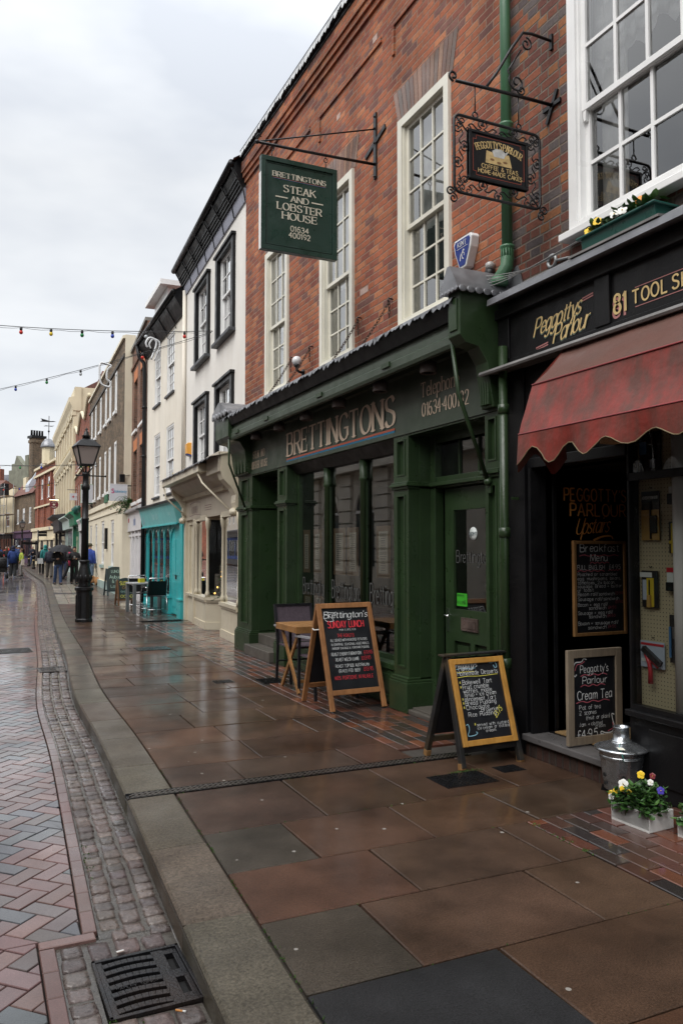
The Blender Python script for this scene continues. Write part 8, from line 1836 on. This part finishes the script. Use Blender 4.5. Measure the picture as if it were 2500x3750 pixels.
l2 = copy_tree(LP); l2.location = (3.85, 76, 0); l2['label'] = 'distant black lamp post near the scaffolding at the far bend'
t = thing('fingerpost', (5.25, 77, 0), 0, 'dark fingerpost with stacked arms in front of the domed corner building', 'fingerpost'); MB().tube([(0, 0, 0), (0, 0, 3.2)], .06, 8).build('post', m_iron, t)
for z, x in ((3.0, 1), (2.75, 1), (2.0, -1)): MB().box(0, x * 1.4, -.03, .03, z - .11, z + .11).build('arm', m_black, t)
BO = thing('bollard', (4.35, 74.3, 0), 0, 'black cast iron bollard, the left one of the pair on the far footway', 'bollard', 'bollards on the far footway')
MB().lathe([(.14, 0), (.13, .1), (.10, .14), (.09, .8), (.12, .84), (.12, .9), (.07, .98), (0, 1.02)], (0, 0, 0), 12).build('post', m_iron, BO); MB().lathe([(.094, .62), (.094, .68)], (0, 0, 0), 12).build('band', m_gold, BO)
b2 = copy_tree(BO); b2.location = (4.16, 65.3, 0); b2['label'] = 'black bollard with a gold band, the right one of the far pair'
# red cross and round coffee signs
t = thing('projecting_sign', (5.55, 49.6, 4.42), 0, 'white charity shop sign with a small red cross above the green shop', 'projecting sign', 'signs projecting over the footway'); MB().box(-.45, .45, -.04, .04, 0, .42).build('panel', paint('white_sign_panel', (0, 0, 0)), t); mb = MB(); mb.box(-.32, -.18, -.045, -.041, .19, .23); mb.box(-.27, -.23, -.045, -.041, .14, .28); mb.build('red_cross', paint('sign_red', (.55, .02, .02), .5), t); mb = MB(); text(mb, "red cross", lambda x, y: (-.12 + x, -.044, .18 + y), .08, .16); mb.build('lettering', m_ink, t); MB().tube([(-.6, 0, .62), (.5, 0, .62)], .02, 6).build('bracket', m_iron, t)
t = thing('round_sign', (5.62, 66, 4.97), 0, 'round maroon coffee sign under a lit strip lamp', 'round sign'); MB().lathe([(0, -.04), (.33, -.04), (.33, .04), (0, .04)], (0, 0, 0), 24, 'y', smooth=False).build('disc', paint('maroon_sign', (.17, .02, .035), .4, .03), t)
mb = MB()
for s, a0_, sg in (("COSTA", pi / 2, 1), ("COFFEE", -pi / 2, -1)): text(mb, s, lambda x, y: ((.22 + sg * (y - .04)) * cos(a0_ - sg * x / .22), -.042, (.22 + sg * (y - .04)) * sin(a0_ - sg * x / .22)), .085, .2, align='c')
mb.ball((0, -.04, .0), .10, 10, (1, .15, .8)); mb.build('cream_lettering', m_offw, t); MB().box(-.36, .36, -.08, .08, .40, .46).build('lamp_hood', m_black, t); MB().box(-.33, .33, -.06, .06, .37, .40).build('lamp_tube', emit('lit_tube', (1, .86, .5), 4), t)

# cafe table set and boards by the turquoise shop
m_gt = paint('grey_painted_metal', (.16, .17, .175), .4, .1, 4); m_al = paint('polished_aluminium', (.62, .63, .64), .22, .05, 4, metal=1, bump=0)
t = thing('cafe_table', (3.86, 20.2, 0), .1, 'square grey metal cafe table outside the turquoise shop', 'table'); MB().box(-.35, .35, -.35, .35, .70, .735).build('tabletop', paint('pale_grey_laminate', (.42, .43, .44), .3, .05), t, bevel=.005)
for a in (-.31, .31):
    for b in (-.31, .31): MB().box(a - .035, a + .035, b - .035, b + .035, 0, .70).build('leg', m_gt, t)
t2 = thing('menu_holder', (3.80, 20.15, .735), .3, 'small yellow condiment box on the grey cafe table', 'condiment box'); MB().box(-.07, .07, -.05, .05, 0, .10).build('box', paint('mustard_yellow', (.55, .48, .03), .4, .1), t2, bevel=.004); MB().box(-.06, .06, -.04, .04, .10, .125).build('packets', m_poly, t2)
def tube_chair(loc, rz, label):
    t = thing('cafe_chair', (*loc, 0), rz, label, 'chair', 'aluminium cafe chairs by the turquoise shop'); w = .26
    for s in (-1, 1): MB().tube([(s * w, .24, 0), (s * w * .94, .20, .62), (s * w * .94, .0, .66), (s * w * .94, -.20, .64)], .013, 7).build('leg', m_al, t); MB().tube([(s * w, -.28, 0), (s * w * .92, -.20, .44)], .013, 7).build('leg', m_al, t); MB().box(s * w * .94 - .025, s * w * .94 + .025, -.12, .18, .66, .68).build('armrest', m_al, t)
    MB().tube([(-w * .9, -.19, .42), (-w * .9, -.30, .82), (-w * .8, -.315, .87), (w * .8, -.315, .87), (w * .9, -.30, .82), (w * .9, -.19, .42)], .013, 7).build('back_frame', m_al, t)
    MB().box(-w * .88, w * .88, -.20, .22, .42, .435).build('seat', m_dkmet, t); mb = MB(); mb.prism([(-.205, .45), (-.29, .80), (-.30, .80), (-.215, .45)], 'x', -w * .88, w * .88); mb.build('backrest', m_black, t); mb = MB(); mb.tube([(-w, .24, .12), (w, .24, .12)], .009, 6); mb.tube([(-w, -.26, .12), (w, -.26, .12)], .009, 6); mb.build('stretcher', m_al, t)
tube_chair((3.98, 19.5), .12, 'black and silver cafe chair with its back to the camera at the grey table'); tube_chair((3.93, 20.95), pi + .1, 'silver framed cafe chair on the far side of the grey table')
def small_board(loc, rz, w, h, wood_, label, rows, arch=True):
    t = thing('chalk_board', (*loc, 0), rz, label, 'A-board', 'chalk A-boards'); s = .28
    for nm, sg, y0 in (('front_leaf', 1, 0), ('back_leaf', -1, 2 * h * s)):
        mb = MB()
        for q in (-1, 1): mb.bar((q * (w / 2), y0, 0), (q * (w / 2), y0 + sg * h * s, h), .045, .035)
        mb.bar((-w / 2, y0 + sg * .16 * s, .16), (w / 2, y0 + sg * .16 * s, .16), .03, .05); mb.build(nm, wood_, t)
    n = 8; P = [(-w / 2 + .02, .18), (w / 2 - .02, .18), (w / 2 - .02, h - .06)] + ([(w / 2 * cos(pi * i / n) * .98, h - .06 + .12 * sin(pi * i / n)) for i in range(1, n)] if arch else [(w / 2 - .02, h), (-w / 2 + .02, h)]) + [(-w / 2 + .02, h - .06)]
    mb = MB(); m = len(P); mb.add([(x, z * s - .004, z) for x, z in P] + [(x, z * s + .012, z) for x, z in P], [tuple(range(m)), tuple(range(m, 2 * m))[::-1]] + [(i, m + i, m + (i + 1) % m, (i + 1) % m) for i in range(m)]); bd = mb.build('board', m_chalkb2, t)
    for colr, mm in (('w', m_chalkpale), ('y', m_cy), ('o', paint('orange_chalk', (.5, .25, .05), .8))):
        q = MB(); k = 0
        for s_, x, z, hh, c_, W in rows:
            if c_ == colr: k = 1; text(q, s_, (lambda a, b: (x + a, (z + b) * s - .007, z + b)), hh, .13, xs=W / text_w(s_, hh, 1, 1.1), align='c', jit=.2, n=2)
        if k: q.build({'w': 'pale_writing', 'y': 'yellow_writing', 'o': 'orange_writing'}[colr], mm, bd)
    return t
m_chalkb2 = paint('dark_green_chalkboard', (.02, .035, .033), .45, .2); m_chalkpale = paint('pale_green_chalk', (.32, .46, .40), .8)
small_board((4.38, 27.4), .12, .62, .90, paint('dark_teal_wood', (.02, .04, .045), .5, .2), 'arched dark green chalkboard by the white shop, the left one of the far pair', [("LUNCH", 0, .76, .09, 'w', .3), ("Auburn", .0, .57, .11, 'w', .44), ("& Pie", .0, .43, .10, 'w', .3), ("Lovely", 0, .27, .09, 'w', .4)])
small_board((3.88, 22.6), .1, .46, .70, wood('red_brown_wood', (.14, .06, .025), (.19, .09, .04)), 'red brown framed chalkboard with orange writing and fruit, beside the grey cafe table', [("SUSIE'S", .0, .56, .10, 'y', .32), ("CAFE", .0, .46, .06, 'o', .2), ("OOOO", 0, .22, .07, 'y', .34), ("oooo", 0, .36, .06, 'w', .3)])

# ================================================================== FESTOON LIGHTS
m_wire = paint('black_cable', (.012, .012, .014), .5, .1)
m_bulb = {c: paint(c + '_lamp_glass', v, .12, .03, bump=0) for c, v in dict(red=(.55, .03, .02), yellow=(.70, .50, .02), green=(.01, .20, .05), blue=(.02, .06, .42), clear=(.45, .48, .50), orange=(.62, .25, .03)).items()}
def festoon(label, P0, P1, sag, bulbs, ground=.012, br=.034):
    t = thing('festoon_lights', P0, 0, label, 'festoon lights', 'festoon lights across the street'); a, b = Vector(P0), Vector(P1)
    f = lambda s: (b - a) * s + Vector((0, 0, -sag * 4 * s * (1 - s)))
    MB().tube([f(i / 40) for i in range(41)], ground * .55, 5).build('cable', m_wire, t); MB().tube([f(i / 60) - Vector((0, 0, .012 + .028 * abs(sin(i * .9)))) for i in range(61)], ground * .35, 4).build('feed_cable', m_wire, t)
    for s, c in bulbs:
        p = f(s); h = MB().lathe([(.018, .0), (.026, -.03), (.022, -.075)], tuple(p), 8).build('lamp_holder', m_wire, t); MB().ball((p.x, p.y, p.z - .10), br, 10, (1, 1, 1.15)).build('bulb', m_bulb[c], h)
    return t, f
festoon('upper string of coloured bulbs from the white house wall across the street', (4.12, 14.9, 5.80), (-5.6, 16.2, 6.05), .32, [(.055, 'red'), (.128, 'clear'), (.19, 'blue'), (.245, 'green'), (.30, 'yellow'), (.352, 'red'), (.42, 'green'), (.5, 'yellow'), (.58, 'blue'), (.66, 'red')])
t, fs2 = festoon('lower string of coloured bulbs running away across the street with white shapes hung on it', (4.12, 15.0, 5.80), (-5.6, 33.5, 6.4), .42, [(.10, 'red'), (.205, 'clear'), (.27, 'green'), (.335, 'blue'), (.40, 'yellow'), (.47, 'red')])
m_rope = paint('white_rope_light', (.66, .67, .68), .35, .05)
for s, label, pts in ((.085, 'white candy cane rope light shape on the lower festoon string', [(-.02, -.20), (.08, .10), (.06, .22), (-.06, .25), (-.13, .14), (-.10, .05)]), (.165, 'white stocking rope light shape on the lower festoon string', [(-.06, .0), (-.07, -.3), (-.02, -.46), (.14, -.5), (.16, -.40), (.08, -.32), (.10, -.12), (.17, -.03), (.06, .0), (-.06, .0)])):
    p = fs2(s) + Vector((4.12, 15.0, 5.80)); o = thing('rope_light', p, 0, label, 'rope light'); MB().tube([(x, 0, z) for x, z in catmull(pts, 5)], .022, 6).build('tube', m_rope, o)
    if s < .1: MB().tube([(x + .07, .0, z - .02) for x, z in catmull(pts, 5)], .018, 6).build('inner_tube', m_rope, o)
festoon('festoon string of bulbs beyond the lamp post at first floor height', (5.0, 36.0, 5.3), (-5.6, 44.5, 6.3), .35, [(.02, 'clear'), (.045, 'yellow'), (.075, 'green'), (.22, 'blue'), (.30, 'green'), (.38, 'yellow'), (.47, 'red')], .02, .05)
festoon('far festoon string of bulbs in front of the domed corner building', (6.0, 68, 6.9), (-5.6, 60, 6.6), .8, [(.06, 'yellow'), (.15, 'green'), (.25, 'blue'), (.35, 'red'), (.45, 'yellow')], .025, .06)
# ================================================================== PEOPLE AND DOGS
def skin(name, verts, edges, rad, mat, parent, lev=1):
    me = bpy.data.meshes.new(name); me.from_pydata([tuple(v) for v in verts], edges, []); me.materials.append(mat)
    o = bpy.data.objects.new(name, me); COL.objects.link(o); o.parent = parent
    o.modifiers.new('skin', 'SKIN').use_smooth_shade = True
    for i, r in enumerate(rad):
        rr = r if isinstance(r, tuple) else (r, r); me.skin_vertices[0].data[i].radius = rr
    me.skin_vertices[0].data[0].use_root = True
    o.modifiers.new('subdivision', 'SUBSURF').levels = lev; o.modifiers['subdivision'].render_levels = lev
    return o
m_skin = [paint('light_skin', (.50, .30, .22), .5, .06, 8), paint('tan_skin', (.34, .19, .12), .5, .06, 8)]
def cloth(nm, c): return paint(nm, c, .8, .18, 5, bump=.3, bscale=30)
def person(loc, rz, label, h=1.68, jacket=('black_coat', (.013, .013, .016)), trousers=('black_trousers', (.012, .012, .014)), hair=('dark_hair', (.018, .012, .01)), tone=0, stride=.12, arms=('down', 'down'), long_hair=False, coat=.0, hat=None, hood=None, bag=None, shoes=(.012, .011, .011), stout=1.0, skirt=0):
    """stands at local origin facing local -y; body is one skinned mesh, clothes and hair are children"""
    k = h / 1.70; t = thing('person', (*loc, 0), rz, label, 'person', 'people on the street')
    V, E, R = [], [], []
    def v(p, r, par=None):
        V.append(Vector(p) * k); R.append(tuple(q * k for q in r) if isinstance(r, tuple) else r * k)
        if par is not None: E.append((par, len(V) - 1))
        return len(V) - 1
    pel = v((0, 0, .93), (.13, .10)); wa = v((0, 0, 1.10), (.125, .09), pel); ch = v((0, .0, 1.28), (.135, .09), wa); sh = v((0, .01, 1.38), (.085, .06), ch); nk = v((0, 0, 1.48), .05, sh); hd0 = v((0, -.012, 1.555), (.066, .078), nk); hd1 = v((0, -.01, 1.63), (.072, .088), hd0); v((0, 0, 1.685), (.045, .05), hd1)
    v((0, -.105, 1.575), .013, hd0)
    for s in (-1, 1): v((s * .085, .0, 1.585), .012, hd0)
    legs, ar = [], []
    for s in (-1, 1):
        st = stride * s; hp = v((s * .09, 0, .86), .088, pel); kn = v((s * .095, -st * .55 - .02, .48), .058, hp); an = v((s * .10, -st + (.05 if st < 0 else 0), .09), .038, kn); v((s * .11, -st - .10 + (.05 if st < 0 else 0), .035), .032, an); legs.append((hp, kn, an))
        mode = arms[0 if s < 0 else 1]; so = v((s * .165, .01, 1.365), .042, sh)
        el, wr = {'down': ((s * .22, .03, 1.12), (s * .22, -.03, .90)), 'hold': ((s * .23, .02, 1.14), (s * .10, -.22, 1.16)), 'up': ((s * .23, -.05, 1.15), (s * .12, -.20, 1.34)), 'pocket': ((s * .25, .05, 1.14), (s * .17, -.08, .98)), 'push': ((s * .21, -.04, 1.14), (s * .18, -.30, 1.05))}[mode]
        e_ = v(el, .036, so); w_ = v(wr, .028, e_); d = (Vector(wr) - Vector(el)).normalized(); pm = Vector(wr) + d * .055; pi_ = v(pm, (.036, .02), w_); ar.append((so, e_, w_, pi_))
        side = d.orthogonal().normalized() if mode == 'down' else Vector((0, 0, 1)); side = Vector((0, 1, 0)) if mode == 'down' else side
        cur = Vector((-s * .5, -.2, 0)) if mode == 'down' else Vector((-s * .6, .2, 0))
        for i, (o_, l) in enumerate(((-.027, .055), (-.009, .065), (.009, .062), (.027, .048))): f0 = v(pm + side * o_ + d * .03, .0085, pi_); f1 = v(pm + side * o_ + d * (.03 + l * .6) + cur * .01, .008, f0); v(pm + side * o_ * .9 + d * (.03 + l) + cur * .03, .007, f1)
        th = v(pm + side * -.035 - d * .01, .009, pi_); v(pm + side * -.05 + d * .03 + cur * .02, .008, th)
    skin('body', V, E, R, m_skin[tone], t)
    q = stout
    for s in (-1, 1): MB().ball(tuple(Vector((s * .028, -.094, 1.60)) * k), .008 * k, 6).build('eye', m_black, t)
    # trousers and shoes
    tm = MB(); tm.loft([(0, .0, .80 * k, .15 * q * k, .105 * q * k), (0, 0, .92 * k, .165 * q * k, .12 * q * k), (0, 0, 1.04 * k, .15 * q * k, .11 * q * k)])
    for hp, kn, an in legs: a = V[an]; tm.tube(catmull([tuple(V[hp]), tuple(V[kn]), tuple(a), (a.x, a.y, a.z - .03 * k)], 3), [(.092 * q - .0042 * i) * k for i in range(10)], 10)
    tm.build('trousers', cloth(*trousers), t)
    for i, s in enumerate((-1, 1)):
        a = V[legs[i][2]]; MB().prism([(a.y + .07 * k, 0), (a.y + .07 * k, .09 * k), (a.y - .03 * k, .10 * k), (a.y - .12 * k, .05 * k), (a.y - .17 * k, .035 * k), (a.y - .17 * k, 0)], 'x', a.x - .045 * k, a.x + .045 * k).build('shoe', paint('dark_shoe', shoes, .5, .1), t, bevel=.012)
    jm = MB(); jm.loft([(0, .0, (.90 - coat) * k, .178 * q * k, .135 * q * k), (0, 0, 1.08 * k, .165 * q * k, .125 * q * k), (0, 0, 1.27 * k, .187 * q * k, .135 * q * k), (0, .005, 1.385 * k, .192 * k, .112 * k), (0, .01, 1.44 * k, .15 * k, .09 * k), (0, .005, 1.49 * k, .065 * k, .062 * k)])
    for so, e_, w_, p_ in ar: jm.ball(tuple(V[so]), .078 * k, 10); jm.tube(catmull([tuple(V[so] * 1.0), tuple(V[e_]), tuple(V[w_])], 4), [(.078 - .0035 * i) * k for i in range(9)], 10)
    jm.build('jacket', cloth(*jacket), t)
    if hood: hb = MB(); hb.ball((0, .025 * k, 1.62 * k), .118 * k, 12, (.92, 1, 1.1)); hb.loft([(0, .03, 1.42 * k, .11 * k, .09 * k), (0, .03, 1.56 * k, .10 * k, .10 * k)]); hb.build('hood', cloth(*hood), t)
    elif hat: MB().lathe([(.105 * k, 1.61 * k), (.106 * k, 1.67 * k), (.085 * k, 1.725 * k), (.0, 1.74 * k)], (0, .005, 0), 12).build('hat', cloth(*hat), t); MB().prism([(-.08, -.19), (.08, -.19), (.1, -.06), (-.1, -.06)], 'z', 1.625 * k, 1.64 * k).build('hat_brim', cloth(*hat), t)
    else:
        hm = MB(); hm.ball((0, .02 * k, 1.645 * k), .098 * k, 12, (.92, 1, .98))
        if long_hair: hm.loft([(0, .055, 1.25 * k, .075 * k, .03 * k), (0, .06, 1.40 * k, .105 * k, .05 * k), (0, .045, 1.56 * k, .098 * k, .065 * k), (0, .04, 1.66 * k, .08 * k, .06 * k)])
        hm.build('hair', cloth(*hair), t)
    if bag: MB().prism([(-.17, .0), (.17, .0), (.15, .34), (-.15, .34)], 'y', -.07, .07).build('bag', cloth(*bag), t).location = (.27 * k, .02, .62)
    return t
face_cam = lambda x, y: atan2(-x, y) * -1 * -1 * -1      # turn to look back down the street
jeans = ('blue_jeans', (.035, .065, .15)); pale_jeans = ('faded_jeans', (.10, .15, .22))
p1 = person((3.33, 36.7), .1, 'person in black jacket and blue jeans walking under a black umbrella', 1.64, trousers=jeans, hair=('auburn_hair', (.12, .05, .02)), arms=('hold', 'up'), stride=.16, long_hair=True, jacket=('black_zip_jacket', (.014, .014, .018)))
u = thing('umbrella', (3.44, 36.47, 1.32), 0, 'open black umbrella held over the person in blue jeans', 'umbrella'); mb = MB(); n = 16
prof = [(0, .42), (.16, .40), (.32, .34), (.46, .24), (.54, .12)]
vs = [((r * (1 - .05 * (j % 2) * (i / 4))) * cos(2 * pi * j / n), (r * (1 - .05 * (j % 2) * (i / 4))) * sin(2 * pi * j / n), z - .03 * (j % 2 == 0) * (i / 4)) for i, (r, z) in enumerate(prof) for j in range(n)]
mb.add(vs, [(i * n + j, i * n + (j + 1) % n, (i + 1) * n + (j + 1) % n, (i + 1) * n + j) for i in range(4) for j in range(n)], smooth=True); mb.build('canopy', cloth('black_umbrella_cloth', (.014, .015, .02)), u); MB().tube([(0, 0, -.12), (0, 0, .48)], .012, 6).build('shaft', m_st, u); MB().tube([(0, 0, -.12), (0, 0, -.02)], .02, 6).build('grip', m_iron, u)
for j in range(8): a = 2 * pi * j / 8; MB().tube([(.54 * cos(a), .54 * sin(a), .09), (.3 * cos(a), .3 * sin(a), .33), (0, 0, .41)], .006, 4).build('rib', m_st, u)
person((4.04, 37.0), -.05, 'person with long black hair in a black coat holding a white cup', 1.63, tone=1, coat=.10, long_hair=True, arms=('hold', 'hold'), stride=.18, hair=('black_hair', (.008, .007, .008)))
t = thing('paper_cup', (4.0, 36.68, 1.11), 0, 'white paper cup held by the person in the black coat', 'cup'); MB().lathe([(.032, 0), (.042, .11)], (0, 0, 0), 12).build('cup', m_poly, t); MB().lathe([(.045, .11), (.043, .125), (.03, .127)], (0, 0, 0), 12).build('lid', m_white, t)
person((4.50, 35.5), pi * .82, 'person in blue waterproof, green cap and jeans standing with two dogs', 1.76, ('royal_blue_waterproof', (.02, .05, .26)), pale_jeans, hat=('olive_cap', (.07, .065, .035)), stride=.03, arms=('down', 'pocket'), stout=1.1)
def dog(loc, rz, label, s=1.0):
    t = thing('dog', (*loc, 0), rz, label, 'dog', 'two small dogs on leads'); V = [(0, .16, .22), (0, 0, .23), (0, -.15, .24), (0, -.22, .32), (0, -.29, .35), (0, -.37, .33), (0, .24, .30), (0, .22, .37)]; E = [(0, 1), (1, 2), (2, 3), (3, 4), (4, 5), (0, 6), (6, 7)]; R = [.10, .105, .105, .07, .075, .032, .035, .03]
    for x in (-1, 1):
        b = len(V); V += [(x * .07, -.15, .12), (x * .07, -.15, .02), (x * .075, .17, .14), (x * .075, .20, .08), (x * .075, .17, .02), (x * .06, -.28, .41), (x * .075, -.25, .35)]; E += [(2, b), (b, b + 1), (0, b + 2), (b + 2, b + 3), (b + 3, b + 4), (4, b + 5), (b + 5, b + 6)]; R += [.042, .03, .055, .035, .03, .025, .02]
    skin('body', [Vector(v) * s for v in V], E, [r * s for r in R], paint('ginger_fur', (.33, .17, .07), .9, .4, 22, bump=1, bscale=90), t); MB().ball((0, -.40 * s, .335 * s), .014 * s, 6).build('nose', m_black, t)
    for x in (-1, 1): MB().ball((x * .035 * s, -.335 * s, .375 * s), .010 * s, 6).build('eye', m_black, t)
dog((4.62, 34.9), 1.2, 'fluffy ginger dog nearest the lamp post', 1.0); dog((4.80, 34.6), -1.9, 'fluffy ginger dog nearest the cream wall', 1.0)
t = thing('dog_lead', (4.72, 35.4, .9), 0, 'thin dark lead running down to the ginger dogs', 'lead'); MB().tube([(-.0, .0, 0), (.02, -.3, -.3), (.05, -.75, -.55)], .006, 5).build('strap', m_black, t)
person((2.02, 48.8), pi, 'person in a long blue anorak and dark trousers seen from behind in the road', 1.68, ('blue_anorak', (.02, .05, .20)), ('dark_grey_trousers', (.03, .032, .035)), stride=.05, coat=.16, stout=1.25, hood=('navy_hood', (.015, .02, .05)), arms=('pocket', 'pocket'))
person((2.42, 48.3), -pi * .45, 'person in a lime green jacket and grey trousers standing in the road', 1.52, ('lime_jacket', (.34, .42, .06)), ('stone_trousers', (.26, .25, .24)), ('brown_hair', (.16, .09, .05)), stride=.03, coat=.10, bag=('cream_bag', (.55, .50, .42)), arms=('down', 'pocket'))
person((1.12, 45.2), pi * .95, 'person in black pushing a buggy at the left edge', 1.68, coat=.1, arms=('push', 'push'), stride=.1)
t = thing('pushchair', (1.30, 44.3, 0), pi * .95, 'black pushchair at the left edge of the street', 'pushchair'); mb = MB()
for s in (-.24, .24): mb.tube([(s, .35, 1.02), (s, -.1, .45), (s, -.35, .12)], .014, 6); mb.tube([(s, .25, .12), (s, -.1, .5)], .014, 6)
mb.tube([(-.24, .35, 1.02), (.24, .35, 1.02)], .016, 6); mb.build('frame', m_iron, t)
MB().prism([(.15, .35), (-.3, .40), (-.34, .48), (-.05, .52), (.12, .98), (.2, .95)], 'x', -.21, .21).build('seat', cloth('black_canvas', (.012, .012, .013)), t); MB().lathe([(.30, -.22), (.30, .22)], (0, .0, .80), 12, 'x').build('hood', cloth('black_canvas', (0, 0, 0)), t)
for s in (-.25, .25):
    for y in (.25, -.35): MB().lathe([(.12, -.025), (.13, -.02), (.13, .02), (.12, .025)], (s, y, .13), 14, 'x').build('wheel', m_black, t)
person((3.88, 53.6), pi * .97, 'person in a long dark coat walking away, left of the teal hood', 1.62, ('charcoal_coat', (.022, .02, .024)), coat=.22, stride=.1)
person((3.98, 52.2), pi, 'person with a teal hood and dark rucksack seen from behind', 1.74, ('teal_jacket', (.02, .19, .19)), hood=('teal_hood', (.02, .22, .21)), bag=('white_bag', (.6, .6, .6)), stride=.12)
t = thing('rucksack', (3.98, 52.37, 1.08), pi, 'olive rucksack on the back of the person in the teal hood', 'rucksack'); MB().ball((0, 0, .15), .17, 10, (1, .7, 1.4)).build('bag', cloth('olive_canvas', (.05, .06, .035)), t)
person((3.76, 46.3), pi, 'grey haired person in a navy quilted coat pulling a trolley, beside the umbrella', 1.62, ('navy_quilted_coat', (.025, .028, .045)), ('grey_skirt', (.10, .09, .08)), ('grey_hair', (.30, .29, .28)), coat=.08, stout=1.2)
person((4.30, 44.4), .1, 'person in a dark jacket half hidden behind the umbrella', 1.66, ('black_puffer', (.018, .016, .02)), ('navy_jeans', (.02, .03, .07)), stride=.15)
person((4.38, 42.3), pi * .4, 'dark haired person wearing a pink scarf, behind the white cup', 1.68, ('dark_grey_jacket', (.03, .03, .034)), stride=.22, hair=('dark_hair', (0, 0, 0)), arms=('hold', 'down'), bag=('grey_bag', (.10, .095, .09)))
t = thing('scarf', (4.30, 42.22, 1.05), .3, 'bright pink scarf worn by the dark haired person', 'scarf'); MB().tube([(0, -.16, .42), (.03, -.17, .2), (.0, -.16, -.1), (.02, -.15, -.35)], .05, 8).build('cloth', cloth('pink_scarf', (.55, .05, .12)), t)
person((2.66, 78), .3, 'person in a bright red coat far off in the road', 1.65, ('red_coat', (.55, .03, .03)), hair=('white_hair', (.5, .48, .45)), coat=.1, stout=1.1)
person((3.05, 80), pi, 'person in grey beside the distant red coat', 1.55, ('grey_coat', (.12, .12, .12)), hair=('grey_hair', (0, 0, 0)))
person((4.88, 78), .2, 'person in a navy jacket and jeans behind the bollards', 1.72, ('navy_jacket', (.02, .022, .04)), jeans, hair=('grey_hair', (0, 0, 0)), arms=('hold', 'down'))
person((2.95, 62), pi, 'person in a pale blue hat beyond the long blue anorak', 1.72, ('mid_blue_coat', (.03, .06, .16)), hat=('pale_blue_hat', (.45, .5, .58)))
person((3.3, 90), .1, 'person in a red top under the scaffolding', 1.75, ('bright_red_top', (.45, .025, .02)), stride=.1)
person((4.45, 88), .1, 'tall dark figure in front of the white doorway under the scaffold', 1.78, stride=.1)
person((4.0, 86), pi, 'dark figure with short hair left of the doorway', 1.74, ('dark_navy_top', (.015, .017, .03)))
person((1.95, 82), 0, 'dark figure far off at the left edge of the road', 1.68, ('black_anorak', (.014, .014, .015)))
PP = [o for o in COL.objects if o.name.split('.')[0] == 'person']
for k, (x, y, rz, label) in enumerate(((2.35, 68, 3.0, 'distant person in a black jacket and jeans, just left of the lime jacket'), (2.75, 71, 2.8, 'distant person in a long black coat between the lime jacket and the bollards'), (3.2, 73, .3, 'distant person in a blue waterproof and green cap near the lamp post'), (1.9, 72, 3.1, 'distant person in a long blue anorak far up the road'), (3.75, 84, .4, 'tiny figure in black under the edge of the scaffolding'))):
    c = copy_tree(PP[(0, 1, 2, 3, 9)[k]]); c.location = (x, y, 0); c.rotation_euler = (0, 0, rz); c['label'] = label
